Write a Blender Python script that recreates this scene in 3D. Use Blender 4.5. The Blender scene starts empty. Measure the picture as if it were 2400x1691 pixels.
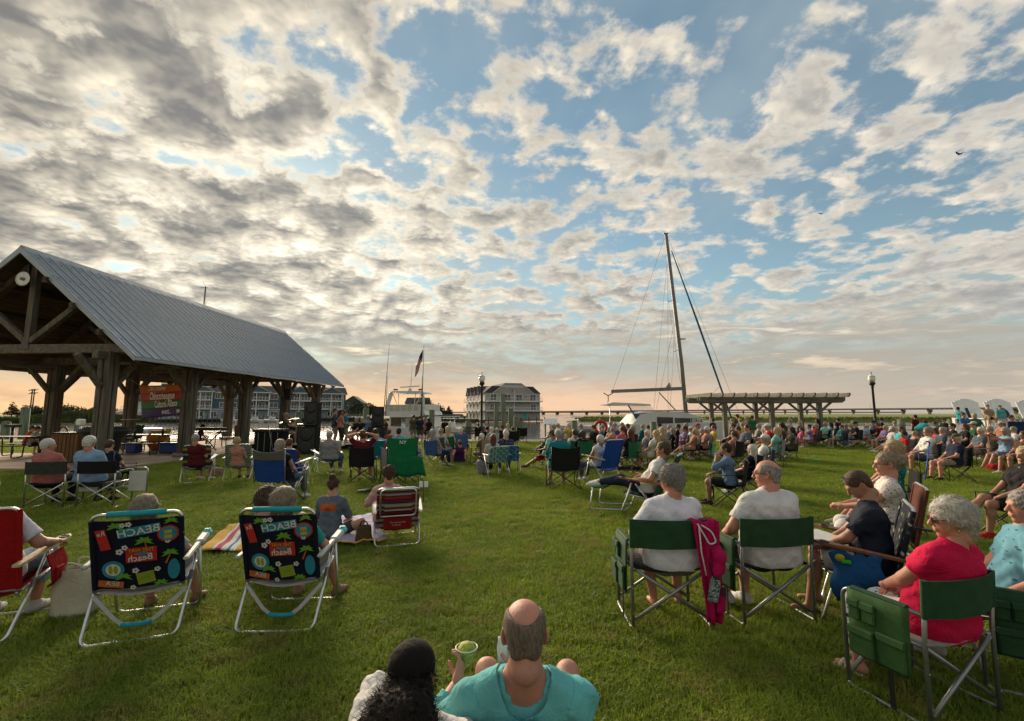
import bpy, bmesh, math, random
import numpy as np
from mathutils import Vector, Matrix, Euler
S = bpy.context.scene
C = S.collection
rad = math.radians
# ------------------------------------------------------------------ camera
F = 1067.0                      # focal length in pixels of the 2400 px wide photograph
PITCH = math.atan(121.0 / F)
CAMH = 1.75
cam_d = bpy.data.cameras.new('camera')
cam_d.sensor_width = 36.0
cam_d.lens = 36.0 * F / 2400.0
cam_d.clip_start = 0.05
cam_d.clip_end = 6000.0
cam = bpy.data.objects.new('camera', cam_d)
C.objects.link(cam)
cam.location = (0, 0, CAMH)
cam.rotation_euler = (math.pi / 2 + PITCH, 0, 0)
S.camera = cam
cp, sp = math.cos(PITCH), math.sin(PITCH)
def ray(px, py):
 xc, yc = (px - 1200.0) / F, (845.5 - py) / F
 return xc, cp - sp * yc, sp + cp * yc
def gnd(px, py, z=0.0):
 """point of the place at height z that is seen at (px, py)"""
 x, y, u = ray(px, py)
 k = (z - CAMH) / u
 return Vector((x * k, y * k, z))
def at(px, py, d):
 """point at depth d (metres along +Y) seen at (px, py)"""
 x, y, u = ray(px, py)
 k = d / y
 return Vector((x * k, d, CAMH + u * k))
# ------------------------------------------------------------------ sky and sun
SUN_AZ = rad(-29.0)             # from +Y towards +X
SUN_EL = rad(18.0)
W = bpy.data.worlds.new('World')
S.world = W
W.use_nodes = True
class NT:
 """tiny helper to write node trees as expressions"""
 def __init__(self, nt):
  self.nt = nt
 def node(self, t, **kw):
  n = self.nt.nodes.new(t)
  for k, v in kw.items():
   setattr(n, k, v)
  return n
 def put(self, sock, v):
  if v is None:
   return
  if hasattr(v, 'is_output') or hasattr(v, 'links'):
   self.nt.links.new(v, sock)
  else:
   if sock.type == 'RGBA' and len(v) == 3:
    v = (*v, 1.0)
   sock.default_value = v
 def m(self, op, a, b=None, c=None, clamp=False):
  n = self.node('ShaderNodeMath', operation=op, use_clamp=clamp)
  self.put(n.inputs[0], a); self.put(n.inputs[1], b); self.put(n.inputs[2], c)
  return n.outputs[0]
 def v(self, op, a, b=None, s=None):
  n = self.node('ShaderNodeVectorMath', operation=op)
  self.put(n.inputs[0], a); self.put(n.inputs[1], b)
  if s is not None:
   self.put(n.inputs[3], s)
  return n.outputs[1] if op in ('DOT_PRODUCT', 'LENGTH', 'DISTANCE') else n.outputs[0]
 def noise(self, vec, scale, detail=4.0, rough=0.5, dist=0.0, lac=2.0, out=0, dim='3D', w=None):
  n = self.node('ShaderNodeTexNoise', noise_dimensions=dim)
  if vec is not None:
   self.put(n.inputs['Vector'], vec)
  if w is not None:
   self.put(n.inputs['W'], w)
  n.inputs['Scale'].default_value = scale
  n.inputs['Detail'].default_value = detail
  n.inputs['Roughness'].default_value = rough
  n.inputs['Lacunarity'].default_value = lac
  n.inputs['Distortion'].default_value = dist
  return n.outputs[out]
 def ss(self, x, a, b, lo=0.0, hi=1.0):
  n = self.node('ShaderNodeMapRange', interpolation_type='SMOOTHSTEP')
  for i, v in enumerate((x, a, b, lo, hi)):
   self.put(n.inputs[i], v)
  return n.outputs[0]
 def lin(self, x, a, b, lo=0.0, hi=1.0):
  n = self.node('ShaderNodeMapRange')
  for i, v in enumerate((x, a, b, lo, hi)):
   self.put(n.inputs[i], v)
  return n.outputs[0]
 def mix(self, f, a, b, blend='MIX'):
  n = self.node('ShaderNodeMix', data_type='RGBA', blend_type=blend)
  self.put(n.inputs[0], f); self.put(n.inputs[6], a); self.put(n.inputs[7], b)
  return n.outputs[2]
 def sep(self, v):
  n = self.node('ShaderNodeSeparateXYZ'); self.put(n.inputs[0], v)
  return n.outputs
 def comb(self, x, y, z=0.0):
  n = self.node('ShaderNodeCombineXYZ')
  self.put(n.inputs[0], x); self.put(n.inputs[1], y); self.put(n.inputs[2], z)
  return n.outputs[0]
 def ramp(self, x, stops, interp='LINEAR'):
  n = self.node('ShaderNodeValToRGB')
  r = n.color_ramp
  r.interpolation = interp
  while len(r.elements) < len(stops):
   r.elements.new(0.5)
  for e, (p, c) in zip(r.elements, stops):
   e.position = p
   e.color = c if len(c) == 4 else (*c, 1.0)
  self.put(n.inputs[0], x)
  return n.outputs[0]
def build_world():
 nt = W.node_tree
 nt.nodes.clear()
 t = NT(nt)
 tc = t.node('ShaderNodeTexCoord')
 d = tc.outputs['Generated']
 x, y, z = t.sep(d)
 zc = t.m('MAXIMUM', z, 0.0)
 sky = t.node('ShaderNodeTexSky', sky_type='NISHITA', sun_disc=False)
 sky.sun_elevation = SUN_EL
 sky.sun_rotation = SUN_AZ
 sky.altitude = 0.0
 sky.air_density = 1.0
 sky.dust_density = 0.3
 sky.ozone_density = 2.0
 sun_dir = (math.sin(SUN_AZ) * math.cos(SUN_EL), math.cos(SUN_AZ) * math.cos(SUN_EL), math.sin(SUN_EL))
 glow_dir = Vector(ray(640, 640)).normalized()
 gd = t.v('DOT_PRODUCT', d, tuple(glow_dir))
 glow = t.ss(gd, 0.86, 0.998)          # broad glow round the sun behind the clouds
 side = t.lin(x, -0.75, 0.75)          # 0 left (sunward) .. 1 right
 k = t.m('DIVIDE', 1.0, t.m('ADD', zc, 0.19))
 px = t.m('MULTIPLY', x, k)
 py = t.m('MULTIPLY', y, k)
 P = t.comb(px, py, 0.0)
 big = t.noise(t.v('ADD', P, (3.7, 1.3, 0.0)), 1.1, 2.0, 0.5)
 wisp = t.noise(t.v('ADD', P, (1.2, 7.7, 0.0)), 2.6, 2.0, 0.55, out=1)
 warp = t.v('SCALE', t.v('SUBTRACT', wisp, (0.5, 0.5, 0.5)), s=0.09)
 Pw = t.v('ADD', P, warp)
 offs = (2.15, 4.35, 0.0)
 def dens(Q, detail=7.0):
  a = t.noise(t.v('ADD', Q, offs), 6.2, detail, 0.55, 0.0, 2.15)
  return a
 n0 = dens(Pw)
 tow = (math.sin(SUN_AZ) * 0.036, math.cos(SUN_AZ) * 0.036, 0.0)
 n1 = dens(t.v('ADD', Pw, tow), 3.0)
 def blob(dirx, diry, dirz, lo, hi):
  v = Vector((dirx, diry, dirz)).normalized()
  return t.ss(t.v('DOT_PRODUCT', d, tuple(v)), lo, hi)
 def bl(pxl, pyl, lo, hi):
  return blob(*ray(pxl, pyl), lo, hi)
 cov = t.m('ADD', t.m('MULTIPLY', t.m('SUBTRACT', big, 0.5), 0.42), 0.012)
 cov = t.m('ADD', cov, t.m('MULTIPLY', bl(380, 260, 0.82, 0.97), 0.075))
 cov = t.m('ADD', cov, t.m('MULTIPLY', bl(100, 520, 0.86, 0.985), 0.085))
 cov = t.m('ADD', cov, t.m('MULTIPLY', bl(850, 60, 0.93, 0.995), 0.06))
 cov = t.m('SUBTRACT', cov, t.m('MULTIPLY', bl(1800, 230, 0.90, 0.99), 0.05))
 cov = t.m('SUBTRACT', cov, t.m('MULTIPLY', bl(960, 330, 0.965, 0.998), 0.06))
 cov = t.m('ADD', cov, t.m('MULTIPLY', bl(2350, 480, 0.90, 0.985), 0.06))
 cov = t.m('ADD', cov, t.m('MULTIPLY', bl(1330, 330, 0.93, 0.99), 0.06))
 low = t.ss(z, 0.42, 0.12)             # cover closes towards the horizon
 cov = t.m('ADD', cov, t.m('MULTIPLY', low, 0.085))
 a0 = t.m('ADD', n0, cov)
 a1 = t.m('ADD', n1, cov)
 mask = t.ss(a0, 0.475, 0.612)
 thick = t.ss(a0, 0.54, 0.76)
 lit = t.ss(t.m('SUBTRACT', a0, a1), -0.10, 0.16)
 az = t.m('ARCTAN2', x, y)
 st = t.comb(t.m('MULTIPLY', az, 2.6), 0.0, t.m('MULTIPLY', z, 15.0))
 stw = t.v('ADD', st, t.v('SCALE', t.noise(st, 1.4, 1.0, 0.5, out=1), s=0.55))
 sn = t.noise(stw, 2.0, 5.0, 0.60)
 smask = t.m('MULTIPLY', t.ss(sn, 0.38, 0.60), t.ss(z, 0.27, 0.09))
 warm = t.mix(side, (1.24, 1.08, 0.80), (1.02, 0.92, 0.76))
 warm = t.mix(t.m('MULTIPLY', glow, 0.8), warm, (1.75, 1.56, 1.2))
 body = t.mix(side, (0.40, 0.375, 0.325), (0.50, 0.485, 0.45))
 body = t.mix(t.m('MULTIPLY', glow, 0.45), body, (0.80, 0.74, 0.62))
 deep = t.mix(side, (0.225, 0.22, 0.21), (0.35, 0.355, 0.355))
 ccol = t.mix(thick, body, deep)
 edge = t.m('MULTIPLY', t.ss(a0, 0.72, 0.53), 0.62)
 lm = t.m('MAXIMUM', t.m('MULTIPLY', lit, 0.80), edge)
 fine = t.ss(t.noise(t.v('ADD', Pw, (9.1, 2.2, 0.0)), 7.0, 3.0, 0.6), 0.36, 0.64, 0.55, 1.0)
 lm = t.m('MULTIPLY', t.m('MULTIPLY', lm, fine), t.ss(a0, 0.84, 0.58, 0.30, 1.0))
 ccol = t.mix(lm, ccol, warm)
 hor = t.mix(t.ss(x, -0.72, 0.35), (0.95, 0.56, 0.29), (0.88, 0.57, 0.39))
 hor = t.mix(t.ss(x, 0.15, 0.75), hor, (0.53, 0.455, 0.38))
 grey = t.mix(side, (0.50, 0.46, 0.37), (0.44, 0.41, 0.35))
 bright = t.mix(side, (1.15, 0.84, 0.50), (0.66, 0.55, 0.42))
 scol = t.mix(t.ss(sn, 0.55, 0.68), t.mix(t.ss(z, 0.02, 0.09), hor, grey), t.mix(t.ss(z, 0.05, 0.22), bright, warm))
 scol = t.mix(t.ss(t.noise(stw, 3.4, 3.0, 0.6), 0.42, 0.62), scol, t.mix(t.ss(z, 0.02, 0.13), t.mix(0.4, hor, grey), grey))
 bg_sky = t.node('ShaderNodeBackground')
 base = t.mix(1.0, sky.outputs[0], (0.98, 1.10, 0.93), 'MULTIPLY')
 t.put(bg_sky.inputs[0], base)
 bg_sky.inputs[1].default_value = 0.066
 def bg(col):
  n = t.node('ShaderNodeBackground'); t.put(n.inputs[0], col)
  n.inputs[1].default_value = 0.54
  return n.outputs[0]
 def mixs(f, a, b):
  n = t.node('ShaderNodeMixShader'); t.put(n.inputs[0], f)
  nt.links.new(a, n.inputs[1]); nt.links.new(b, n.inputs[2])
  return n.outputs[0]
 veil = t.noise(t.v('MULTIPLY', t.v('ADD', Pw, (4.4, 0.6, 0.0)), (1.0, 0.55, 1.0)), 1.3, 4.0, 0.58)
 vm = t.m('ADD', t.ss(veil, 0.42, 0.70, 0.0, 0.65), 0.20)
 vcol = t.mix(t.ss(z, 0.55, 0.15), (0.37, 0.46, 0.51), (0.50, 0.50, 0.46))
 s = mixs(vm, bg_sky.outputs[0], bg(vcol))
 s = mixs(t.m('MULTIPLY', mask, t.ss(z, 0.05, 0.17)), s, bg(ccol))
 hz = t.m('MULTIPLY', t.ss(z, 0.23, 0.05), 0.90)
 s = mixs(hz, s, bg(t.mix(t.ss(z, 0.02, 0.10), hor, t.mix(0.35, grey, (0.42, 0.50, 0.52)))))
 s = mixs(t.m('MULTIPLY', smask, t.ss(z, 0.0, 0.03)), s, bg(scol))
 out = t.node('ShaderNodeOutputWorld')
 nt.links.new(s, out.inputs[0])
 W.cycles.sampling_method = 'MANUAL'
 W.cycles.sample_map_resolution = 512
build_world()
sun_d = bpy.data.lights.new('sun', 'SUN')
sun_d.energy = 3.6
sun_d.angle = rad(30.0)
sun_d.color = (1.0, 0.80, 0.58)
sun = bpy.data.objects.new('sun', sun_d)
C.objects.link(sun)
sun.rotation_euler = (rad(90.0) - SUN_EL, 0.0, math.pi - SUN_AZ)
sun.location = (-40, 60, 40)
S.render.engine = 'CYCLES'
S.cycles.max_bounces = 5
S.cycles.diffuse_bounces = 2
S.cycles.glossy_bounces = 3
S.cycles.transmission_bounces = 4
S.cycles.transparent_max_bounces = 6
S.cycles.caustics_reflective = False
S.cycles.caustics_refractive = False
S.cycles.use_denoising = True
S.cycles.use_adaptive_sampling = True
S.cycles.adaptive_threshold = 0.02
vs = S.view_settings
vs.view_transform = 'Standard'
vs.look = 'None'
vs.exposure = 0.95
vs.gamma = 1.0
vs.use_curve_mapping = False
# ------------------------------------------------------------------ materials
MATS = {}
def mat(name, col=(0.5, 0.5, 0.5), rough=0.75, var=0.25, scale=6.0, bump=0.0, bscale=None, metal=0.0,
  spec=0.4, detail=5.0, stretch=None, col2=None, coat=0.0, trans=0.0, sheen=0.0, sss=0.0):
 """procedural surface: base colour broken up by noise, with fine relief"""
 if name in MATS:
  return MATS[name]
 m = bpy.data.materials.new(name)
 m.use_nodes = True
 nt = m.node_tree
 t = NT(nt)
 b = nt.nodes['Principled BSDF']
 tc = t.node('ShaderNodeTexCoord').outputs['Object']
 vec = tc if stretch is None else t.v('MULTIPLY', tc, stretch)
 if var > 0 or col2 is not None:
  n = t.noise(vec, scale, detail, 0.6)
  c2 = col2 if col2 is not None else tuple(c * (1.0 - var) for c in col)
  c1 = col if col2 is not None else tuple(min(1.0, c * (1.0 + var * 0.6)) for c in col)
  t.put(b.inputs['Base Color'], t.mix(t.ss(n, 0.3, 0.7), c2, c1))
 else:
  b.inputs['Base Color'].default_value = (*col, 1)
 b.inputs['Roughness'].default_value = rough
 b.inputs['Metallic'].default_value = metal
 b.inputs['Specular IOR Level'].default_value = spec
 if coat:
  b.inputs['Coat Weight'].default_value = coat
 if sheen:
  b.inputs['Sheen Weight'].default_value = sheen
 if sss:
  b.inputs['Subsurface Weight'].default_value = sss
  b.inputs['Subsurface Radius'].default_value = (0.02, 0.008, 0.004)
  b.inputs['Subsurface Scale'].default_value = 0.5
 if trans:
  b.inputs['Transmission Weight'].default_value = trans
 if bump:
  bn = t.node('ShaderNodeBump')
  bn.inputs['Strength'].default_value = bump
  bn.inputs['Distance'].default_value = 0.01
  t.put(bn.inputs['Height'], t.noise(vec, bscale or scale * 4, 6.0, 0.6))
  nt.links.new(bn.outputs[0], b.inputs['Normal'])
 MATS[name] = m
 return m
def cloth(col, name=None, rough=0.9):
 """plain woven cloth"""
 key = name or 'cloth_%02x%02x%02x' % tuple(int(max(0, min(1, c)) * 255) for c in col)
 if key in MATS:
  return MATS[key]
 m = mat(key, col, rough, 0.10, 7.0, spec=0.2)
 t = NT(m.node_tree)
 b = m.node_tree.nodes['Principled BSDF']
 tc = t.node('ShaderNodeTexCoord').outputs['Object']
 w = t.noise(tc, 9.0, 3.0, 0.5, 1.6)
 w = t.m('ABSOLUTE', t.m('SUBTRACT', w, 0.5))
 bn = t.node('ShaderNodeBump')
 bn.inputs['Strength'].default_value = 0.55
 bn.inputs['Distance'].default_value = 0.03
 t.put(bn.inputs['Height'], t.m('ADD', w, t.m('MULTIPLY', t.noise(tc, 260.0, 2.0), 0.05)))
 m.node_tree.links.new(bn.outputs[0], b.inputs['Normal'])
 return m
def print_cloth(name, base, cols, scale=14.0, thr=0.42, base2=None, stretch=(1, 1, 1)):
 """cloth with a scattered print of blotches (flowers, leaves, plaid dots)"""
 if name in MATS:
  return MATS[name]
 m = bpy.data.materials.new(name)
 m.use_nodes = True
 nt = m.node_tree
 t = NT(nt)
 b = nt.nodes['Principled BSDF']
 tc = t.v('MULTIPLY', t.node('ShaderNodeTexCoord').outputs['Object'], stretch)
 cur = base
 for i, c in enumerate(cols):
  v = t.node('ShaderNodeTexVoronoi', feature='F1')
  wv = t.v('ADD', tc, (3.1 * i, 1.7 * i, 0.9 * i))
  wv = t.v('ADD', wv, t.v('SCALE', t.noise(wv, scale * 1.3, 2.0, 0.5, out=1), s=0.6 / scale))
  t.put(v.inputs['Vector'], wv)
  v.inputs['Scale'].default_value = scale * (1.0 + 0.23 * i)
  cur = t.mix(t.ss(v.outputs['Distance'], thr, thr - 0.06), cur, c)
 t.put(b.inputs['Base Color'], cur)
 b.inputs['Roughness'].default_value = 0.9
 b.inputs['Specular IOR Level'].default_value = 0.2
 MATS[name] = m
 return m
def stripe_cloth(name, cols, scale, axis=2, wob=0.0, rough=0.85):
 """cloth woven in repeating stripes of the given colours along one axis"""
 if name in MATS:
  return MATS[name]
 m = bpy.data.materials.new(name)
 m.use_nodes = True
 nt = m.node_tree
 t = NT(nt)
 b = nt.nodes['Principled BSDF']
 tc = t.node('ShaderNodeTexCoord').outputs['Object']
 o = t.sep(tc)[axis]
 if wob:
  o = t.m('ADD', o, t.m('MULTIPLY', t.noise(tc, 3.0, 2.0), wob))
 f = t.m('FRACT', t.m('MULTIPLY', o, scale))
 n = len(cols)
 col = t.ramp(f, [(i / n, c) for i, c in enumerate(cols)], 'CONSTANT')
 fine = t.noise(tc, 90.0, 2.0)
 col = t.mix(t.lin(fine, 0.3, 0.7, 0.0, 0.18), col, (0.02, 0.02, 0.02))
 t.put(b.inputs['Base Color'], col)
 b.inputs['Roughness'].default_value = rough
 b.inputs['Specular IOR Level'].default_value = 0.2
 MATS[name] = m
 return m
def glass(name, col, rough=0.06):
 return mat(name, col, rough, 0.3, 1.2, spec=0.6)
# ------------------------------------------------------------------ mesh builder
class MB:
 def __init__(self):
  self.v, self.f, self.mi, self.sm = [], [], [], []
 def add(self, verts, faces, mi=0, smooth=False):
  o = len(self.v)
  self.v.extend([tuple(p) for p in verts])
  for f in faces:
   self.f.append([i + o for i in f]); self.mi.append(mi); self.sm.append(smooth)
  return self
 def box(self, c, size, rot=None, mi=0, ch=0.0):
  hx, hy, hz = (s / 2.0 for s in size)
  c = Vector(c)
  R = rot if rot is not None else Matrix.Identity(3)
  if isinstance(R, (int, float)):
   R = Matrix.Rotation(R, 3, 'Z')
  if isinstance(R, Euler):
   R = R.to_matrix()
  if ch <= 0:
   vs_ = [c + R @ Vector((x, y, z)) for x in (-hx, hx) for y in (-hy, hy) for z in (-hz, hz)]
   fs = [(0, 1, 3, 2), (4, 6, 7, 5), (0, 4, 5, 1), (2, 3, 7, 6), (0, 2, 6, 4), (1, 5, 7, 3)]
   return self.add(vs_, fs, mi)
  h = (hx, hy, hz)
  vs_, idx = [], {}
  for sx in (-1, 1):
   for sy in (-1, 1):
    for sz in (-1, 1):
     for a in range(3):
      s = (sx, sy, sz)
      p = [s[i] * (h[i] if i == a else h[i] - ch) for i in range(3)]
      idx[(sx, sy, sz, a)] = len(vs_)
      vs_.append(c + R @ Vector(p))
  fs = []
  for a in range(3):
   b_, d_ = (a + 1) % 3, (a + 2) % 3
   for s in (-1, 1):
    q = []
    for (u, w) in ((-1, -1), (1, -1), (1, 1), (-1, 1)):
     k = [0, 0, 0]; k[a] = s; k[b_] = u; k[d_] = w
     q.append(idx[(*k, a)])
    fs.append(q if s > 0 else q[::-1])
  for a in range(3):            # edge bevels
   b_, d_ = (a + 1) % 3, (a + 2) % 3
   for u in (-1, 1):
    for w in (-1, 1):
     k0 = [0, 0, 0]; k0[b_] = u; k0[d_] = w
     k1 = list(k0); k0[a] = -1; k1[a] = 1
     q = [idx[(*k0, b_)], idx[(*k1, b_)], idx[(*k1, d_)], idx[(*k0, d_)]]
     fs.append(q if u * w < 0 else q[::-1])
  for sx in (-1, 1):
   for sy in (-1, 1):
    for sz in (-1, 1):
     q = [idx[(sx, sy, sz, a)] for a in range(3)]
     fs.append(q if sx * sy * sz > 0 else q[::-1])
  return self.add(vs_, fs, mi)
 def bar(self, p0, p1, w, h, mi=0, up=(0, 0, 1), ch=0.0):
  """rectangular bar from p0 to p1, w wide and h high"""
  p0, p1 = Vector(p0), Vector(p1)
  d = p1 - p0
  L = d.length
  y = d.normalized()
  u = Vector(up)
  x = y.cross(u)
  if x.length < 1e-4:
   x = y.cross(Vector((1, 0, 0)))
  x.normalize()
  z = x.cross(y)
  R = Matrix((x, y, z)).transposed()
  return self.box((p0 + p1) / 2, (w, L, h), R, mi, ch)
 def tube(self, pts, r, seg=8, mi=0, closed=False, caps=True):
  pts = [Vector(p) for p in pts]
  n = len(pts)
  rs = r if isinstance(r, (list, tuple)) else [r] * n
  rings = []
  prev = None
  for i, p in enumerate(pts):
   a = pts[i - 1] if (i > 0 or closed) else p
   b_ = pts[(i + 1) % n] if (i < n - 1 or closed) else p
   tdir = (b_ - a).normalized()
   if prev is None:
    ref = Vector((0, 0, 1)) if abs(tdir.z) < 0.9 else Vector((1, 0, 0))
    u = tdir.cross(ref).normalized()
   else:
    u = (prev - tdir * prev.dot(tdir))
    u = u.normalized() if u.length > 1e-5 else tdir.orthogonal().normalized()
   prev = u
   w = tdir.cross(u)
   rings.append([p + (u * math.cos(2 * math.pi * k / seg) + w * math.sin(2 * math.pi * k / seg)) * rs[i] for k in range(seg)])
  vs_ = [q for ring in rings for q in ring]
  fs = []
  m = n if closed else n - 1
  for i in range(m):
   j = (i + 1) % n
   for k in range(seg):
    k2 = (k + 1) % seg
    fs.append((i * seg + k, i * seg + k2, j * seg + k2, j * seg + k))
  if caps and not closed:
   fs.append(tuple(range(seg))[::-1])
   fs.append(tuple((n - 1) * seg + k for k in range(seg)))
  return self.add(vs_, fs, mi, True)
 def lathe(self, prof, c=(0, 0, 0), seg=16, mi=0, smooth=True, axis=None):
  """profile [(r, z)...] turned about a vertical axis at c"""
  c = Vector(c)
  R = axis if axis is not None else Matrix.Identity(3)
  vs_ = []
  for (r, z) in prof:
   for k in range(seg):
    a = 2 * math.pi * k / seg
    vs_.append(c + R @ Vector((r * math.cos(a), r * math.sin(a), z)))
  fs = []
  for i in range(len(prof) - 1):
   for k in range(seg):
    k2 = (k + 1) % seg
    fs.append((i * seg + k, i * seg + k2, (i + 1) * seg + k2, (i + 1) * seg + k))
  fs.append(tuple(range(seg))[::-1])
  fs.append(tuple((len(prof) - 1) * seg + k for k in range(seg)))
  return self.add(vs_, fs, mi, smooth)
 def prism(self, poly, a, b_, mi=0):
  """closed polygon (list of 3D points) swept by vector from a to b (offset vectors)"""
  n = len(poly)
  a, b_ = Vector(a), Vector(b_)
  vs_ = [Vector(p) + a for p in poly] + [Vector(p) + b_ for p in poly]
  fs = [tuple(range(n))[::-1], tuple(range(n, 2 * n))]
  for i in range(n):
   j = (i + 1) % n
   fs.append((i, j, n + j, n + i))
  return self.add(vs_, fs, mi)
 def sheet(self, grid, th=0.0, mi=0, smooth=True):
  """grid[i][j] of points; with th, a shell of that thickness along the mean normals"""
  ni, nj = len(grid), len(grid[0])
  g = np.array([[tuple(p) for p in row] for row in grid], float)
  top = g.reshape(-1, 3)
  fs = [(i * nj + j, i * nj + j + 1, (i + 1) * nj + j + 1, (i + 1) * nj + j) for i in range(ni - 1) for j in range(nj - 1)]
  if th <= 0:
   return self.add(top, fs, mi, smooth)
  du = np.gradient(g, axis=0); dv = np.gradient(g, axis=1)
  nn = np.cross(dv, du)
  nn /= (np.linalg.norm(nn, axis=2, keepdims=True) + 1e-9)
  bot = (g + nn * th).reshape(-1, 3)
  o = ni * nj
  fb = [tuple(o + i for i in f[::-1]) for f in fs]
  rim = [i for i in range(nj)] + [i * nj + nj - 1 for i in range(1, ni)] + [(ni - 1) * nj + j for j in range(nj - 2, -1, -1)] + [i * nj for i in range(ni - 2, 0, -1)]
  fr = [(rim[(i + 1) % len(rim)], rim[i], o + rim[i], o + rim[(i + 1) % len(rim)]) for i in range(len(rim))]
  return self.add(np.vstack([top, bot]), fs + fb + fr, mi, smooth)
 def mesh(self, name):
  me = bpy.data.meshes.new(name)
  me.from_pydata(self.v, [], self.f)
  if any(self.sm):
   me.polygons.foreach_set('use_smooth', self.sm)
  if any(self.mi):
   me.polygons.foreach_set('material_index', self.mi)
  me.update()
  return me
 def build(self, name, m, parent=None, loc=None, rot=None):
  me = self.mesh(name)
  for x in (m if isinstance(m, (list, tuple)) else [m]):
   me.materials.append(x)
  return link(name, me, parent, loc, rot)
KIDS = {}
def link(name, me, parent=None, loc=None, rot=None):
 o = bpy.data.objects.new(name, me)
 C.objects.link(o)
 if parent is not None:
  o.parent = parent
  KIDS.setdefault(parent.name, []).append(o)
 if loc is not None:
  o.location = loc
 if rot is not None:
  o.rotation_euler = rot
 return o
def auto(o, ang=40.0):
 """smooth shading with sharp edges kept"""
 o.data.shade_smooth()
 o.data.set_sharp_from_angle(angle=rad(ang))
 return o
def tag(o, label=None, cat=None, group=None, kind=None):
 if label: o['label'] = label
 if cat: o['category'] = cat
 if group: o['group'] = group
 if kind: o['kind'] = kind
 return o
def thing(name, label, cat, loc=(0, 0, 0), rz=0.0, group=None, s=1.0):
 o = bpy.data.objects.new(name, None)
 C.objects.link(o)
 o.empty_display_size = 0.1
 o.location = loc
 o.rotation_euler = (0, 0, rz)
 if s != 1.0:
  o.scale = (s, s, s)
 return tag(o, label, cat, group)
def copy_tree(o, parent=None):
 c = o.copy()
 C.objects.link(c)
 if parent is not None:
  c.parent = parent
  KIDS.setdefault(parent.name, []).append(c)
 for ch in KIDS.get(o.name, ()):
  copy_tree(ch, c)
 return c
def text_part(s, size, m, parent, loc, rot, extr=0.002, name='lettering', align='CENTER', sx=1.0, bold=0.0):
 """lettering as a mesh laid on a surface"""
 cu = bpy.data.curves.new('t', 'FONT')
 cu.body = s
 cu.size = size
 cu.align_x = align
 cu.extrude = extr
 cu.offset = bold
 cu.resolution_u = 3
 ob = bpy.data.objects.new('t', cu)
 me = bpy.data.meshes.new_from_object(ob)
 bpy.data.objects.remove(ob)
 bpy.data.curves.remove(cu)
 me.materials.clear()
 me.materials.append(m)
 o = link(name, me, parent, loc, rot)
 o.scale = (sx, 1, 1)
 return o
rng = random.Random(7)
nrng = np.random.default_rng(11)
M_alu = mat('brushed_aluminium', (0.62, 0.63, 0.62), 0.32, 0.12, 20, metal=1.0)
M_steel = mat('grey_painted_steel', (0.22, 0.235, 0.235), 0.38, 0.15, 20, metal=0.6)
M_blacksteel = mat('black_powdercoat', (0.018, 0.018, 0.018), 0.45, 0.2, 20)
M_blackplastic = mat('black_plastic', (0.02, 0.02, 0.021), 0.5, 0.2, 10)
M_white = mat('white_paint', (0.78, 0.78, 0.76), 0.55, 0.08, 3.0)
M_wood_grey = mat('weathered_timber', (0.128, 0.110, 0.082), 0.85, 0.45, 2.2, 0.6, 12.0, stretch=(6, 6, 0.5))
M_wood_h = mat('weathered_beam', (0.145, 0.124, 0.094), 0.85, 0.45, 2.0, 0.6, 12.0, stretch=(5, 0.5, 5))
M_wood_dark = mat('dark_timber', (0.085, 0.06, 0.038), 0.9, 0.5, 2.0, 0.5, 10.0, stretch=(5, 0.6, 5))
M_pile = mat('green_treated_pile', (0.16, 0.185, 0.115), 0.9, 0.4, 2.5, 0.6, 14.0, stretch=(4, 4, 0.4))
# ------------------------------------------------------------------ ground, lawn, water
WATER_Z = -1.1
SHORE = 28.6
def mat_lawn():
 m = bpy.data.materials.new('lawn_turf')
 m.use_nodes = True
 t = NT(m.node_tree)
 b = m.node_tree.nodes['Principled BSDF']
 tc = t.node('ShaderNodeTexCoord').outputs['Object']
 big = t.noise(tc, 0.55, 4.0, 0.6)
 mid = t.noise(tc, 4.0, 5.0, 0.65)
 fine = t.noise(tc, 60.0, 4.0, 0.7)
 c = t.mix(t.ss(big, 0.35, 0.65), (0.16, 0.21, 0.02), (0.235, 0.285, 0.03))
 c = t.mix(t.ss(mid, 0.52, 0.72, 0.0, 0.6), c, (0.105, 0.125, 0.030))
 c = t.mix(t.ss(fine, 0.35, 0.65, 0.75, 0.0), c, (0.018, 0.032, 0.006))
 t.put(b.inputs['Base Color'], c)
 b.inputs['Roughness'].default_value = 0.9
 b.inputs['Specular IOR Level'].default_value = 0.15
 bn = t.node('ShaderNodeBump')
 bn.inputs['Strength'].default_value = 0.9
 bn.inputs['Distance'].default_value = 0.03
 t.put(bn.inputs['Height'], t.m('ADD', t.noise(tc, 90.0, 4.0, 0.7), t.m('MULTIPLY', mid, 0.8)))
 m.node_tree.links.new(bn.outputs[0], b.inputs['Normal'])
 return m
M_lawn = mat_lawn()
nx, ny = 81, 61
g = []
for i in range(ny):
 y = -12.0 + (SHORE + 12.0 - 1.0) * i / (ny - 1)
 g.append([(-62.0 + 124.0 * j / (nx - 1), y, 0.0) for j in range(nx)])
tag(MB().sheet(g, 0.0).build('lawn', M_lawn), kind='structure')
M_earth = mat('shore_earth', (0.12, 0.095, 0.065), 0.95, 0.4, 0.7, 0.5)
tag(MB().box((0, 7.0, -1.6), (130, 42.0, 3.16)).build('ground', M_earth), kind='structure')
M_seabed = mat('seabed', (0.05, 0.05, 0.04), 0.9)
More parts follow.
